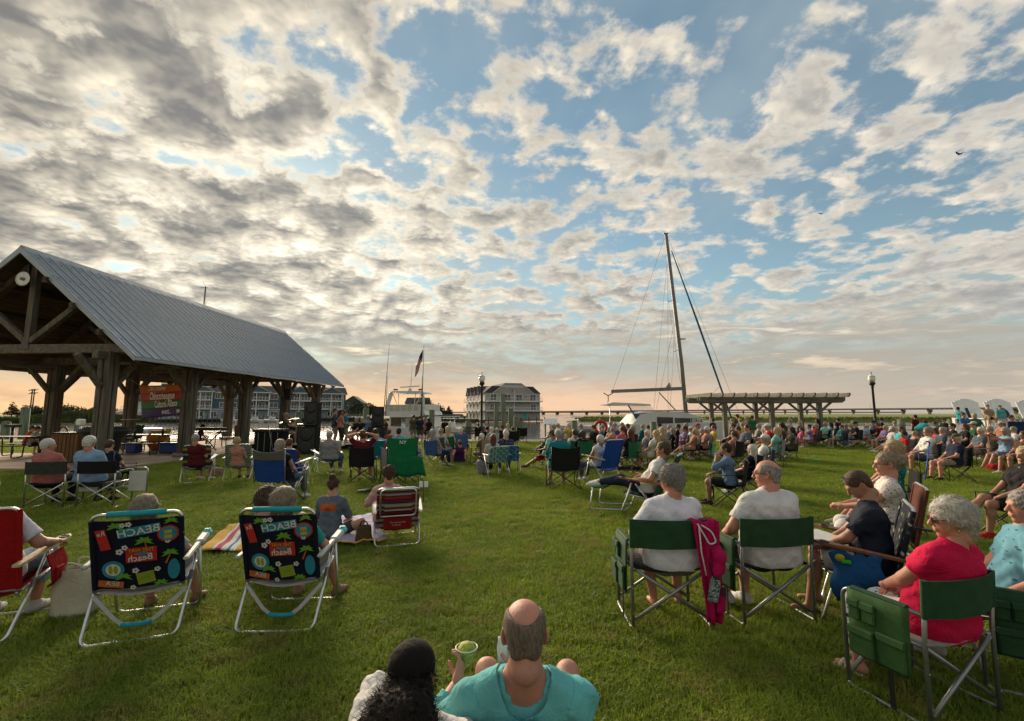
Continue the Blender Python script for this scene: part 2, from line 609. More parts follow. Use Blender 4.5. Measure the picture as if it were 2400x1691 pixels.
def mat_water():
 m = bpy.data.materials.new('harbour_water')
 m.use_nodes = True
 t = NT(m.node_tree)
 b = m.node_tree.nodes['Principled BSDF']
 tc = t.node('ShaderNodeTexCoord').outputs['Object']
 b.inputs['Base Color'].default_value = (0.035, 0.042, 0.036, 1)
 b.inputs['Roughness'].default_value = 0.07
 b.inputs['IOR'].default_value = 1.33
 bn = t.node('ShaderNodeBump')
 bn.inputs['Strength'].default_value = 0.30
 bn.inputs['Distance'].default_value = 0.12
 h = t.m('ADD', t.noise(t.v('MULTIPLY', tc, (0.6, 1.3, 1)), 0.9, 4.0, 0.6), t.m('MULTIPLY', t.noise(tc, 0.12, 3.0, 0.5), 2.0))
 t.put(bn.inputs['Height'], h)
 m.node_tree.links.new(bn.outputs[0], b.inputs['Normal'])
 return m
M_water = mat_water()
tag(MB().sheet([[(-3500, 27.5, WATER_Z), (3500, 27.5, WATER_Z)], [(-3500, 4500, WATER_Z), (3500, 4500, WATER_Z)]]).build('water', M_water), kind='structure')
M_board = mat('boardwalk_planks', (0.33, 0.27, 0.20), 0.85, 0.35, 1.5, 0.4, 20.0, stretch=(8, 1, 1))
tag(MB().box((0, SHORE + 0.15, -0.7), (130, 0.25, 1.5)).build('bulkhead', M_pile), 'long green timber bulkhead holding the lawn edge above the water', 'bulkhead')
bw = MB().box((0, SHORE - 0.9, -0.02), (124, 1.9, 0.12)).build('boardwalk', M_board)
tag(bw, kind='structure')
pl = MB().box((0, 0, 0), (0.30, 1.94, 0.03), ch=0.006).mesh('plank')
pl.materials.append(M_board)
for i in range(190):
 x = -9.0 + i * 0.31
 link('plank', pl, bw, (x, SHORE - 0.9, 0.056 + 0.004 * math.sin(i * 7.7)), (0, 0.004 * math.sin(i * 3.1), 0))
PAV = Matrix.Translation((-15.45, 14.4, 0)) @ Matrix.Rotation(-rad(2.6), 4, 'Z')
M_slab = mat('worn_concrete', (0.33, 0.235, 0.165), 0.9, 0.28, 0.9, 0.3, 30.0)
sl = MB().box((0, 7.0, 0.02), (7.2, 15.2, 0.14), ch=0.01).build('pavilion_slab', M_slab)
sl.matrix_world = PAV
tag(sl, kind='structure')
pth = MB().box((-12.0, 2.4, 0.012), (17.4, 4.4, 0.1)).build('path', M_slab)
pth.matrix_world = PAV
tag(pth, kind='structure')
# ------------------------------------------------------------------ grass blades
def grass_material():
 m = bpy.data.materials.new('grass_blade')
 m.use_nodes = True
 t = NT(m.node_tree)
 b = m.node_tree.nodes['Principled BSDF']
 oi = t.node('ShaderNodeObjectInfo')
 tc = t.node('ShaderNodeNewGeometry')
 big = t.noise(tc.outputs['Position'], 0.8, 4.0, 0.6)
 fine = t.noise(tc.outputs['Position'], 45.0, 2.0, 0.6)
 c = t.mix(t.ss(big, 0.35, 0.65), (0.165, 0.235, 0.021), (0.265, 0.335, 0.034))
 c = t.mix(t.ss(fine, 0.45, 0.75, 0.0, 0.65), c, (0.30, 0.36, 0.075))
 c = t.mix(t.m('MULTIPLY', oi.outputs['Random'], 0.45), c, (0.055, 0.085, 0.012))
 c = t.mix(t.ss(t.noise(tc.outputs['Position'], 2.3, 3.0, 0.6), 0.50, 0.66, 0.0, 0.65), c, (0.25, 0.22, 0.065))
 dry = t.ss(t.noise(tc.outputs['Position'], 130.0, 1.0), 0.63, 0.68)
 c = t.mix(t.m('MULTIPLY', dry, 0.75), c, (0.27, 0.23, 0.10))
 t.put(b.inputs['Base Color'], c)
 b.inputs['Roughness'].default_value = 0.6
 b.inputs['Specular IOR Level'].default_value = 0.25
 tr = t.node('ShaderNodeBsdfTranslucent')
 t.put(tr.inputs[0], t.mix(1.0, c, (1.4, 1.5, 0.7), 'MULTIPLY'))
 ms = t.node('ShaderNodeMixShader')
 ms.inputs[0].default_value = 0.35
 m.node_tree.links.new(b.outputs[0], ms.inputs[1])
 m.node_tree.links.new(tr.outputs[0], ms.inputs[2])
 m.node_tree.links.new(ms.outputs[0], m.node_tree.nodes['Material Output'].inputs[0])
 return m
def grass():
 gm = grass_material()
 col = bpy.data.collections.new('grass_tufts')
 for k in range(6):
  r = np.random.default_rng(100 + k)
  V, Fc = [], []
  for i in range(34):
   a, rr = r.uniform(0, 6.283), 0.075 * math.sqrt(r.uniform())
   bx, by = rr * math.cos(a), rr * math.sin(a)
   h = r.uniform(0.022, 0.050)
   th = r.uniform(0, 6.283)
   ln = r.uniform(0.25, 1.25) * h
   dx, dy = math.cos(th), math.sin(th)
   w = r.uniform(0.0016, 0.0030)
   wx, wy = -dy * w, dx * w
   o = len(V)
   V += [(bx - wx, by - wy, -0.002), (bx + wx, by + wy, -0.002),
     (bx + dx * ln * .35 + wx * .8, by + dy * ln * .35 + wy * .8, h * .62), (bx + dx * ln * .35 - wx * .8, by + dy * ln * .35 - wy * .8, h * .62),
     (bx + dx * ln, by + dy * ln, h * r.uniform(0.75, 1.0))]
   Fc += [(o, o + 1, o + 2, o + 3), (o + 3, o + 2, o + 4)]
  me = bpy.data.meshes.new('tuft')
  me.from_pydata(V, [], Fc)
  me.materials.append(gm)
  col.objects.link(bpy.data.objects.new('tuft', me))
 pts, sc = [], []
 r = np.random.default_rng(5)
 for (y0, y1, dens, s0) in ((1.0, 3.5, 460, 0.95), (3.5, 6.5, 330, 1.05), (6.5, 11.0, 170, 1.25), (11.0, 17.0, 85, 1.6), (17.0, 27.6, 45, 2.0)):
  w = 1.22 * y1 + 0.6
  n = int(dens * (y1 - y0) * 2 * w)
  x = r.uniform(-w, w, n); y = r.uniform(y0, y1, n)
  ok = np.abs(x) < 1.22 * y + 0.6
  pi = np.array(PAV.inverted())
  lx = pi[0, 0] * x + pi[0, 1] * y + pi[0, 3]; ly = pi[1, 0] * x + pi[1, 1] * y + pi[1, 3]
  ok &= ~((np.abs(lx) < 3.62) & (ly > -0.62)) & ~((lx < 0) & (lx > -20.7) & (ly > 0.18) & (ly < 4.62))
  q = np.sin(x * 1.3 + 1.0) * np.sin(y * 1.7) + 0.5 * np.sin(x * 3.1 - y * 2.3)
  ok &= r.uniform(0, 1, n) < np.clip(1.05 - 0.3 * q, 0.5, 1.0)
  pts.append(np.stack([x[ok], y[ok], np.zeros(ok.sum())], 1))
  sc.append(s0 * r.uniform(0.75, 1.25, ok.sum()))
 pts = np.vstack(pts); sc = np.concatenate(sc)
 me = bpy.data.meshes.new('grass')
 me.vertices.add(len(pts))
 me.vertices.foreach_set('co', pts.astype(np.float32).ravel())
 at_ = me.attributes.new('sc', 'FLOAT', 'POINT')
 at_.data.foreach_set('value', sc.astype(np.float32))
 o = link('grass', me)
 tag(o, 'short mown green grass blades covering the whole lawn', 'grass', kind='stuff')
 ng = bpy.data.node_groups.new('grass_scatter', 'GeometryNodeTree')
 ng.interface.new_socket('Geometry', in_out='INPUT', socket_type='NodeSocketGeometry')
 ng.interface.new_socket('Geometry', in_out='OUTPUT', socket_type='NodeSocketGeometry')
 N = ng.nodes
 gi, go = N.new('NodeGroupInput'), N.new('NodeGroupOutput')
 ip = N.new('GeometryNodeInstanceOnPoints')
 ci = N.new('GeometryNodeCollectionInfo')
 ci.inputs['Collection'].default_value = col
 ci.inputs['Separate Children'].default_value = True
 ip.inputs['Pick Instance'].default_value = True
 rv = N.new('FunctionNodeRandomValue'); rv.data_type = 'FLOAT_VECTOR'
 rv.inputs['Min'].default_value = (-0.15, -0.15, 0.0)
 rv.inputs['Max'].default_value = (0.15, 0.15, 6.283)
 na = N.new('GeometryNodeInputNamedAttribute'); na.data_type = 'FLOAT'
 na.inputs['Name'].default_value = 'sc'
 L = ng.links
 L.new(gi.outputs[0], ip.inputs['Points'])
 L.new(ci.outputs[0], ip.inputs['Instance'])
 L.new(rv.outputs[0], ip.inputs['Rotation'])
 L.new(na.outputs[0], ip.inputs['Scale'])
 L.new(ip.outputs[0], go.inputs[0])
 md = o.modifiers.new('scatter', 'NODES')
 md.node_group = ng
grass()
# ------------------------------------------------------------------ trees and reeds
M_leaf = [mat('leaf_dark', (0.035, 0.058, 0.018), 0.8, 0.5, 0.8), mat('leaf_mid', (0.055, 0.085, 0.025), 0.8, 0.5, 0.8), mat('leaf_pine', (0.028, 0.045, 0.02), 0.85, 0.5, 0.8)]
M_bark = mat('bark', (0.09, 0.07, 0.05), 0.95, 0.4, 4.0, 0.6)
def leaves(blobs, n, size, seed, flat=0.8):
 """many small leaf faces spread through a set of lumps (x, y, z, rx, ry, rz)"""
 r = np.random.default_rng(seed)
 b = np.array(blobs, float)
 vol = b[:, 3] * b[:, 4] * b[:, 5]
 pick = r.choice(len(b), n, p=vol / vol.sum())
 u = r.normal(size=(n, 3)); u /= np.linalg.norm(u, axis=1, keepdims=True)
 rr = r.uniform(0.25, 1.0, (n, 1)) ** 0.45
 rr *= 1.0 + 0.18 * r.normal(size=(n, 1))
 c = b[pick, :3] + u * rr * b[pick, 3:6]
 a = r.normal(size=(n, 3)); a /= np.linalg.norm(a, axis=1, keepdims=True)
 w = np.cross(a, r.normal(size=(n, 3))); w /= np.linalg.norm(w, axis=1, keepdims=True)
 s = size * r.uniform(0.5, 1.4, (n, 1))
 v = np.empty((n, 4, 3))
 v[:, 0] = c - a * s; v[:, 1] = c + w * s * 0.5; v[:, 2] = c + a * s; v[:, 3] = c - w * s * 0.5
 mb = MB()
 mb.v = [tuple(p) for p in v.reshape(-1, 3)]
 mb.f = [(4 * i, 4 * i + 1, 4 * i + 2, 4 * i + 3) for i in range(n)]
 mb.mi = [0] * n; mb.sm = [False] * n
 return mb
def tree(loc, h, w, label, seed, kind=0, lobes=9, n=1600, name='tree', cat='tree', group=None, leaf=0.3, base=0.25):
 r = random.Random(seed)
 o = thing(name, label, cat, loc, 0, group)
 tr = MB()
 tr.tube([(0, 0, -0.3), (0.05 * w, 0, h * 0.3), (0.02 * w, 0.03 * w, h * 0.75)], [0.05 * h, 0.035 * h, 0.012 * h], 7)
 blobs = []
 for i in range(lobes):
  a = r.uniform(0, 6.28); q = r.uniform(0.1, 0.5) * w
  z = h * r.uniform(base + 0.1, 0.86)
  s = w * r.uniform(0.16, 0.32) * (1.15 - 0.5 * z / h)
  p = (q * math.cos(a), q * math.sin(a), z)
  blobs.append((*p, s, s, s * 0.8))
  tr.tube([(0, 0, h * 0.25), (p[0] * 0.5, p[1] * 0.5, (h * 0.3 + z) / 2), p], [0.02 * h, 0.014 * h, 0.005 * h], 5)
 tr.build('trunk', M_bark, o)
 leaves(blobs, n, leaf, seed).build('crown', M_leaf[kind], o)
 return o
def conifer(loc, h, w, label, seed):
 o = thing('pine_tree', label, 'tree', loc)
 MB().tube([(0, 0, -0.3), (0, 0, h)], [0.03 * h, 0.006 * h], 6).build('trunk', M_bark, o)
 blobs = []
 r = random.Random(seed)
 for i in range(11):
  z = h * (0.25 + 0.07 * i)
  q = w * 0.5 * (1 - i / 12.5)
  for k in range(4):
   a = r.uniform(0, 6.28)
   blobs.append((q * 0.55 * math.cos(a), q * 0.55 * math.sin(a), z, q * 0.5, q * 0.5, 0.035 * h))
 leaves(blobs, 1300, 0.22, seed).build('crown', M_leaf[2], o)
# ------------------------------------------------------------------ far shores
M_far = mat('far_shore_grass', (0.055, 0.075, 0.025), 0.95, 0.4, 0.15)
def land(name, pts, z0, z1, m, seed=0, step=6.0):
 """low land with an uneven top, outline pts (x, y) counter-clockwise"""
 mb = MB()
 poly = [(x, y, 0) for x, y in pts]
 mb.prism(poly, (0, 0, z0), (0, 0, z1))
 return tag(mb.build(name, m), kind='structure')
land('far_bank', [(-330, 118), (-138, 118), (-112, 136), (-60, 164), (-44, 158), (-30, 141), (-11, 139), (-10, 172), (-60, 330), (-330, 330)][::1], -2.0, -0.35, M_far)
def mat_marsh():
 m = bpy.data.materials.new('marsh_grass_material')
 m.use_nodes = True
 t = NT(m.node_tree)
 b = m.node_tree.nodes['Principled BSDF']
 tc = t.node('ShaderNodeTexCoord').outputs['Object']
 n = t.noise(t.v('MULTIPLY', tc, (0.03, 0.06, 1)), 1.0, 6.0, 0.6)
 n2 = t.noise(tc, 2.2, 4.0, 0.7)
 c = t.mix(t.ss(n, 0.38, 0.62), (0.120, 0.150, 0.022), (0.19, 0.19, 0.028))
 c = t.mix(t.ss(n2, 0.4, 0.7, 0.0, 0.45), c, (0.06, 0.085, 0.012))
 t.put(b.inputs['Base Color'], c)
 b.inputs['Roughness'].default_value = 0.9
 return m
M_marsh = mat_marsh()
def marsh():
 """salt marsh: a low bank with standing grass blades along and over it"""
 mb = MB()
 r = np.random.default_rng(3)
 xs = np.linspace(22, 430, 140)
 rows = []
 for k, f in enumerate((0.0, 0.004, 0.05, 0.2, 0.6, 1.0)):
  row = []
  for i, x in enumerate(xs):
   near = 150 + 6 * math.sin(x * 0.05) + 3 * math.sin(x * 0.17 + 1) - 0.10 * (x - 22)
   far = near + 20 + 205 * min(1.0, (x - 22) / 70.0)
   y = near + (far - near) * f
   z = -1.4 if k == 0 else -0.30 + 0.22 * math.sin(x * 0.31 + k) + 0.12 * r.normal() + (0.25 if k > 2 else 0)
   row.append((x, y, z))
  rows.append(row)
 mb.sheet(rows, 0.0, smooth=False)
 n = 9000
 x = 22 + 408 * r.uniform(0, 1, n) ** 0.9
 near = 150 + 6 * np.sin(x * 0.05) + 3 * np.sin(x * 0.17 + 1) - 0.10 * (x - 22)
 y = near + 0.2 + r.exponential(5.0, n)
 h = r.uniform(0.35, 0.85, n); w = r.uniform(0.12, 0.4, n); ln = r.normal(0, 0.15, n)
 o = len(mb.v)
 for i in range(n):
  mb.v += [(x[i] - w[i], y[i], -0.7), (x[i] + w[i], y[i], -0.7), (x[i] + ln[i], y[i], -0.35 + h[i])]
  mb.f.append((o, o + 1, o + 2)); mb.mi.append(0); mb.sm.append(False)
  o += 3
 tag(mb.build('marsh_grass', M_marsh), 'wide green salt marsh beyond the channel under the bridge', 'marsh', kind='stuff')
marsh()
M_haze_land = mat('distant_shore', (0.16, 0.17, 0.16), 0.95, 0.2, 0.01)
tag(MB().box((150, 2300, 0), (3600, 60, 7)).build('distant_shore', M_haze_land), kind='structure')
def reeds():
 """reed bed and bushes on the far left bank"""
 r = np.random.default_rng(8)
 n = 5200
 x = r.uniform(-152, -96, n); y = 117.5 + 0.42 * np.maximum(0, x + 138) * 0.0 + r.uniform(0, 8, n)
 y = np.where(x > -138, 118 + (x + 138) * 0.69 + r.uniform(0, 6, n) - 0.4, y)
 h = r.uniform(0.6, 1.5, n) + 2.0 * np.clip((y - 122) / 6, 0, 1) * np.exp(-((x + 118) / 14.0) ** 2)
 mb = MB()
 for i in range(n):
  w = 0.12 + 0.1 * r.random(); l = r.normal(0, 0.2)
  o = len(mb.v)
  mb.v += [(x[i] - w, y[i], -0.8), (x[i] + w, y[i], -0.8), (x[i] + l, y[i] + l, -0.6 + h[i])]
  mb.f.append((o, o + 1, o + 2)); mb.mi.append(0); mb.sm.append(False)
 tag(mb.build('reed_bed', mat('reeds', (0.09, 0.115, 0.03), 0.9, 0.5, 0.5)), 'green reed bed along the far bank behind the pavilion', 'reeds', kind='stuff')
reeds()
for i, (px, d, h, w, k, lab) in enumerate([
  (62, 150, 4.0, 7, 0, 'round dark tree at the far left edge of the far bank'),
  (100, 146, 3.9, 7, 1, 'bushy green tree left of the twin power poles'),
  (160, 142, 3.8, 9, 0, 'wide dark shrubby tree between the power poles and the pavilion post'),
  (187, 140, 3.4, 7, 1, 'low green bush directly right of the double power poles'),
  (235, 150, 2.4, 10, 1, 'low spreading bush beside the small white boathouse'),
  (843, 158, 6.2, 8.5, 0, 'dark round tree right of the small brown house'),
  (866, 160, 5.0, 7.5, 1, 'small green tree tucked against the left side of the white yacht'),
  (828, 148, 2.4, 7.0, 1, 'low green bush in front of the small brown house'),
  (996, 150, 6.6, 9.5, 0, 'tall dark leafy tree just right of the yacht flagpole'),
  (1020, 152, 4.7, 7.5, 1, 'leafy tree on the spit beside the tallest tree'),
  (1040, 149, 2.8, 5.0, 0, 'small low tree at the right end of the tree row on the spit'),
]):
 c = at(px, 966, d)
 tree((c.x, c.y, -0.4), h, w, lab, 40 + i, k, 10, 1500, group='trees on the far banks')
c = at(28, 966, 150); conifer((c.x, c.y, -0.4), 5.6, 5.0, 'dark layered pine tree on the far left bank', 70)
c = at(1052, 966, 152); conifer((c.x, c.y, -0.4), 4.2, 3.0, 'thin sparse pine at the end of the spit left of the hotel', 71)
# ------------------------------------------------------------------ pavilion
M_roof = mat('galvalume_roof', (0.18, 0.232, 0.285), 0.45, 0.26, 0.5, metal=0.35, spec=0.4, stretch=(0.4, 2.0, 1.0))
M_bolt = mat('bolt_heads', (0.10, 0.10, 0.10), 0.5, 0.1, metal=0.8)
def pavilion():
 root = thing('pavilion', 'open timber pavilion with steep grey standing seam metal roof at left', 'pavilion')
 root.matrix_world = PAV
 y0, y1 = -0.52, 14.85           # roof ends
 ze, zr = 3.36, 6.82             # eave and ridge
 run = 4.0
 sl = math.hypot(run, zr - ze)
 ang = math.atan2(zr - ze, run)
 np_ = 44
 pw = (y1 - y0) / np_
 for side in (1, -1):
  mb = MB()
  L = sl + 0.06
  mb.box((L / 2, pw / 2, 0.0), (L, pw - 0.004, 0.03))
  mb.prism([(0, 0, 0.015), (0, 0.045, 0.015), (0, 0.030, 0.038), (0, 0.015, 0.038)], (0, 0, 0), (L, 0, 0))
  mb.prism([(0, pw * .5 - .014, 0.015), (0, pw * .5 + .014, 0.015), (0, pw * .5 + .008, 0.025), (0, pw * .5 - .008, 0.025)], (0, 0, 0), (L, 0, 0))
  for q in (0.5, 1.5, 2.5, 3.5, 4.5):
   mb.box((q, pw * 0.5, 0.03), (0.03, 0.03, 0.014), mi=1)
  me = mb.mesh('roof_panel')
  me.materials.append(M_roof); me.materials.append(M_bolt)
  R = Matrix.Rotation(ang, 4, 'Y') if side > 0 else Matrix.Rotation(math.pi, 4, 'Z') @ Matrix.Rotation(ang, 4, 'Y')
  for i in range(np_):
   o = link('roof_panel', me, root)
   yy = y0 + i * pw
   o.matrix_local = Matrix.Translation((0, yy if side > 0 else yy + pw, zr + 0.10)) @ R
 mb = MB()
 mb.prism([(-0.22, 0, zr - 0.06), (0, 0, zr + 0.17), (0.22, 0, zr - 0.06), (0, 0, zr + 0.14)], (0, y0 - 0.03, 0), (0, y1 + 0.03, 0))
 mb.build('ridge_cap', M_roof, root)
 for side in (1, -1):
  nb = 20
  for k in range(nb):
   a0, a1 = k / nb, (k + 1) / nb - 0.004
   p = [(side * run * a0, zr - (zr - ze) * a0 + 0.02), (side * run * a1, zr - (zr - ze) * a1 + 0.02)]
   m2 = MB()
   m2.prism([(p[0][0], 0, p[0][1]), (p[1][0], 0, p[1][1]), (p[1][0], 0, p[1][1] + 0.045), (p[0][0], 0, p[0][1] + 0.045)], (0, y0 + 0.04, 0), (0, y1 - 0.04, 0))
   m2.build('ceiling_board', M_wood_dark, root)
 M_trim = mat('roof_edge_trim', (0.30, 0.34, 0.37), 0.4, 0.1, metal=0.4)
 for yy in (y0 - 0.02, y1 + 0.02):
  for side in (1, -1):
   m2 = MB()
   m2.prism([(0, 0, zr + 0.13), (side * (run + 0.05), 0, ze + 0.08), (side * (run + 0.05), 0, ze - 0.06), (0, 0, zr - 0.08)], (0, yy - 0.02, 0), (0, yy + 0.02, 0))
   m2.build('barge_board', M_trim, root)
 for side in (1, -1):
  MB().box((side * (run + 0.03), (y0 + y1) / 2, ze + 0.02), (0.035, y1 - y0, 0.10)).build('eave_trim', M_trim, root)
 hx = 2.75
 ys = [0.0, 3.47, 6.94, 10.41, 13.88]
 zb = 3.62                       # underside of tie beam
 for iy, yy in enumerate(ys):
  for side in (1, -1):
   o = None
   mb = MB()
   for dx, dy in ((-.105, -.105), (.105, -.105), (.105, .105), (-.105, .105)):
    mb.box((side * hx + dx, yy + dy, 0.08 + zb / 2 - 0.03), (0.175, 0.175, zb - 0.04), ch=0.012)
   o = mb.build('post', M_wood_grey, root)
   MB().box((side * hx, yy, 0.15), (0.58, 0.58, 0.12), ch=0.02).build('post_base', M_slab, o)
   for q in range(5):
    MB().lathe([(0.02, 0), (0.02, 0.02)], (side * hx - 0.105, yy - 0.203, 0.7 + 0.6 * q), 6, axis=Matrix.Rotation(math.pi / 2, 3, 'X')).build('bolt', M_bolt, o)
   for dy in (-1, 1):
    if 0 <= iy + dy < 5 or True:
     MB().bar((side * hx, yy + dy * 0.25, zb - 1.05), (side * hx, yy + dy * 1.05, zb - 0.16), 0.14, 0.16, up=(1, 0, 0), ch=0.01).build('brace', M_wood_grey, root)
   MB().bar((side * (hx - 0.25), yy, zb - 0.95), (side * (hx - 1.05), yy, zb + 0.02), 0.14, 0.16, up=(0, 1, 0), ch=0.01).build('brace', M_wood_grey, root)
  MB().box((0, yy, zb + 0.13), (2 * run - 1.35, 0.2, 0.28), ch=0.012).build('tie_beam', M_wood_h, root)
  MB().box((0, yy, (zb + 0.27 + zr - 0.25) / 2), (0.19, 0.19, zr - zb - 0.50), ch=0.01).build('king_post', M_wood_grey, root)
  MB().bar((0.06, yy, zb + 0.36), (1.55, yy, zb + 1.55), 0.17, 0.17, up=(0, 1, 0), ch=0.01).build('strut', M_wood_grey, root)
  MB().bar((-0.06, yy, zb + 0.36), (-1.55, yy, zb + 1.55), 0.17, 0.17, up=(0, 1, 0), ch=0.01).build('strut', M_wood_grey, root)
  MB().box((0, yy - 0.11, zb + 0.24), (0.24, 0.015, 0.26)).build('gusset_plate', M_bolt, root)
  for side in (1, -1):
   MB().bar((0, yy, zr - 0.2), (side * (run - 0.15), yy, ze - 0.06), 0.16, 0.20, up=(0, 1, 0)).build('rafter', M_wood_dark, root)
 for side in (1, -1):
  MB().box((side * hx, 7.0, zb - 0.12), (0.2, 15.0, 0.24), ch=0.012).build('wall_plate', M_wood_h, root)
  for k in range(3):
   a = 0.25 + 0.24 * k
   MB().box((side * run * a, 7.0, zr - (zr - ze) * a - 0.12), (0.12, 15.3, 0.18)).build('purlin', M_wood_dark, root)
 for k in range(4):
  MB().bar((hx + 0.05, ys[k] + 1.73, zb - 0.3), (run - 0.25, ys[k] + 1.73, ze - 0.02), 0.12, 0.16, up=(0, 1, 0)).build('outrigger', M_wood_grey, root)
  MB().bar((-hx - 0.05, ys[k] + 1.73, zb - 0.3), (-run + 0.25, ys[k] + 1.73, ze - 0.02), 0.12, 0.16, up=(0, 1, 0)).build('outrigger', M_wood_grey, root)
 return root
PAVO = pavilion()
def pav_pt(x, y, z):
 return PAV @ Vector((x, y, z))
fan = thing('gable_fan', 'round white fan dish hanging under the gable peak of the pavilion', 'fan', pav_pt(-0.05, -0.30, 5.95))
MB().lathe([(0.03, 0), (0.16, 0.015), (0.225, 0.05), (0.235, 0.055), (0.16, 0.03), (0.03, 0.02)], seg=28, axis=Matrix.Rotation(math.pi / 2, 3, 'X')).build('dish', mat('fan_white', (0.72, 0.72, 0.66), 0.5, 0.15, 5), fan)
MB().tube([(0, 0.0, 0), (0, -0.10, 0)], 0.05, 10).build('hub', M_steel, fan)
MB().box((0, 0.10, 0.25), (0.05, 0.05, 0.62)).build('hanger', M_blacksteel, fan)
def banner():
 A, B_ = at(326, 903, 20.6), at(441, 899, 18.3)
 A2, B2 = at(331, 983, 20.6), at(433, 972, 18.3)
 o = thing('banner', 'striped cloth banner with white lettering hung between pavilion posts', 'banner')
 bands = [('orange', (0.50, 0.11, 0.02), 0.0, 0.235), ('red', (0.42, 0.035, 0.03), 0.235, 0.485), ('green', (0.012, 0.17, 0.05), 0.485, 0.735), ('violet', (0.045, 0.03, 0.15), 0.735, 1.0)]
 def P(u, w):
  p = (A.lerp(B_, u)).lerp(A2.lerp(B2, u), w)
  p.z -= 0.05 * math.sin(math.pi * u) * (1 - w)
  p.y += 0.05 * math.sin(u * 9 + w * 3)
  return p
 for nm, c, w0, w1 in bands:
  g_ = [[P(u / 12, w0 + (w1 - w0) * k / 4) for u in range(13)] for k in range(5)]
  MB().sheet(g_, 0.006).build('stripe', cloth(c, 'banner_' + nm, 0.6), o)
 wm = mat('banner_lettering', (0.82, 0.82, 0.78), 0.7, 0.05)
 Wd = (B_ - A).length; Hd = (A - A2).length
 def word(s, u, w, size, sx=1.0, bold=0.0):
  cu = bpy.data.curves.new('t', 'FONT')
  cu.body = s; cu.size = size; cu.align_x = 'CENTER'; cu.offset = bold; cu.resolution_u = 3
  ob = bpy.data.objects.new('t', cu)
  me = bpy.data.meshes.new_from_object(ob)
  bpy.data.objects.remove(ob)
  for v in me.vertices:
   uu, ww = u + v.co.x * sx / Wd, w - v.co.y / Hd
   p = P(min(1, max(0, uu)), min(1, max(0, ww)))
   n_ = (P(min(1, uu + .02), ww) - P(max(0, uu - .02), ww)).cross(Vector((0, 0, 1))).normalized()
   v.co = p + n_ * 0.02
  me.materials.clear(); me.materials.append(wm)
  link('lettering', me, o)
 word('...here\'s another', 0.40, 0.155, 0.34, 0.80, 0.004)
 word('Chincoteague', 0.50, 0.44, 0.50, 0.82, 0.012)
 word('Cultural Alliance', 0.60, 0.69, 0.46, 0.68, 0.012)
 word('event...', 0.60, 0.91, 0.36, 0.9, 0.006)
 word('cya', 0.88, 0.90, 0.26, 0.9, 0.016)
 for (a, b_) in ((A, at(289, 880, 21.0)), (B_, at(448, 893, 18.0)), (A2, at(283, 984, 21.0)), (B2, at(446, 972, 18.0))):
  MB().tube([a, b_], 0.012, 5).build('rope', mat('rope', (0.5, 0.48, 0.42), 0.8), o)
banner()
# ------------------------------------------------------------------ apartments across the harbour
M_bl1 = mat('teal_siding', (0.085, 0.14, 0.165), 0.8, 0.12, 0.6, 0.3, 6.0, stretch=(0.2, 0.2, 8))
M_bl2 = mat('pale_blue_siding', (0.28, 0.35, 0.38), 0.8, 0.12, 0.6, 0.3, 6.0, stretch=(0.2, 0.2, 8))
M_trimw = mat('building_trim', (0.78, 0.77, 0.72), 0.7, 0.08, 1.0)
M_shing = mat('dark_shingles', (0.075, 0.075, 0.078), 0.9, 0.3, 2.0, 0.4, 10)
M_glassd = mat('dark_window_glass', (0.03, 0.035, 0.04), 0.12, 0.3, 0.6, spec=0.7)
def win(root, x, y, z, w, h, mull=1, fr=0.13, deep=0.06):
 """window on a wall facing -Y of root: white frame, pane, mullion bars"""
 f = MB()
 f.box((x, y - deep / 2, z + h / 2 + fr / 2), (w + 2 * fr, deep, fr)).box((x, y - deep / 2, z - h / 2 - fr / 2), (w + 2 * fr, deep, fr))
 for s in (-1, 1):
  f.box((x + s * (w / 2 + fr / 2), y - deep / 2, z), (fr, deep, h))
 for k in range(mull):
  f.box((x - w / 2 + w * (k + 1) / (mull + 1), y - deep / 2 + 0.005, z), (0.09, deep - 0.02, h))
 o = f.build('window', M_trimw, root)
 MB().box((x, y - 0.012, z), (w, 0.02, h)).build('pane', M_glassd, o)
 return o
def rail(root, x0, x1, y, z, h=0.95, n=None, name='railing', m=None):
 mb = MB()
 mb.box(((x0 + x1) / 2, y, z + h), (x1 - x0, 0.08, 0.08)).box(((x0 + x1) / 2, y, z + 0.12), (x1 - x0, 0.06, 0.06))
 n = n or max(3, int((x1 - x0) / 0.35))
 for k in range(n + 1):
  mb.box((x0 + (x1 - x0) * k / n, y, z + h / 2), (0.05, 0.05, h))
 return mb.build(name, m or M_trimw, root)
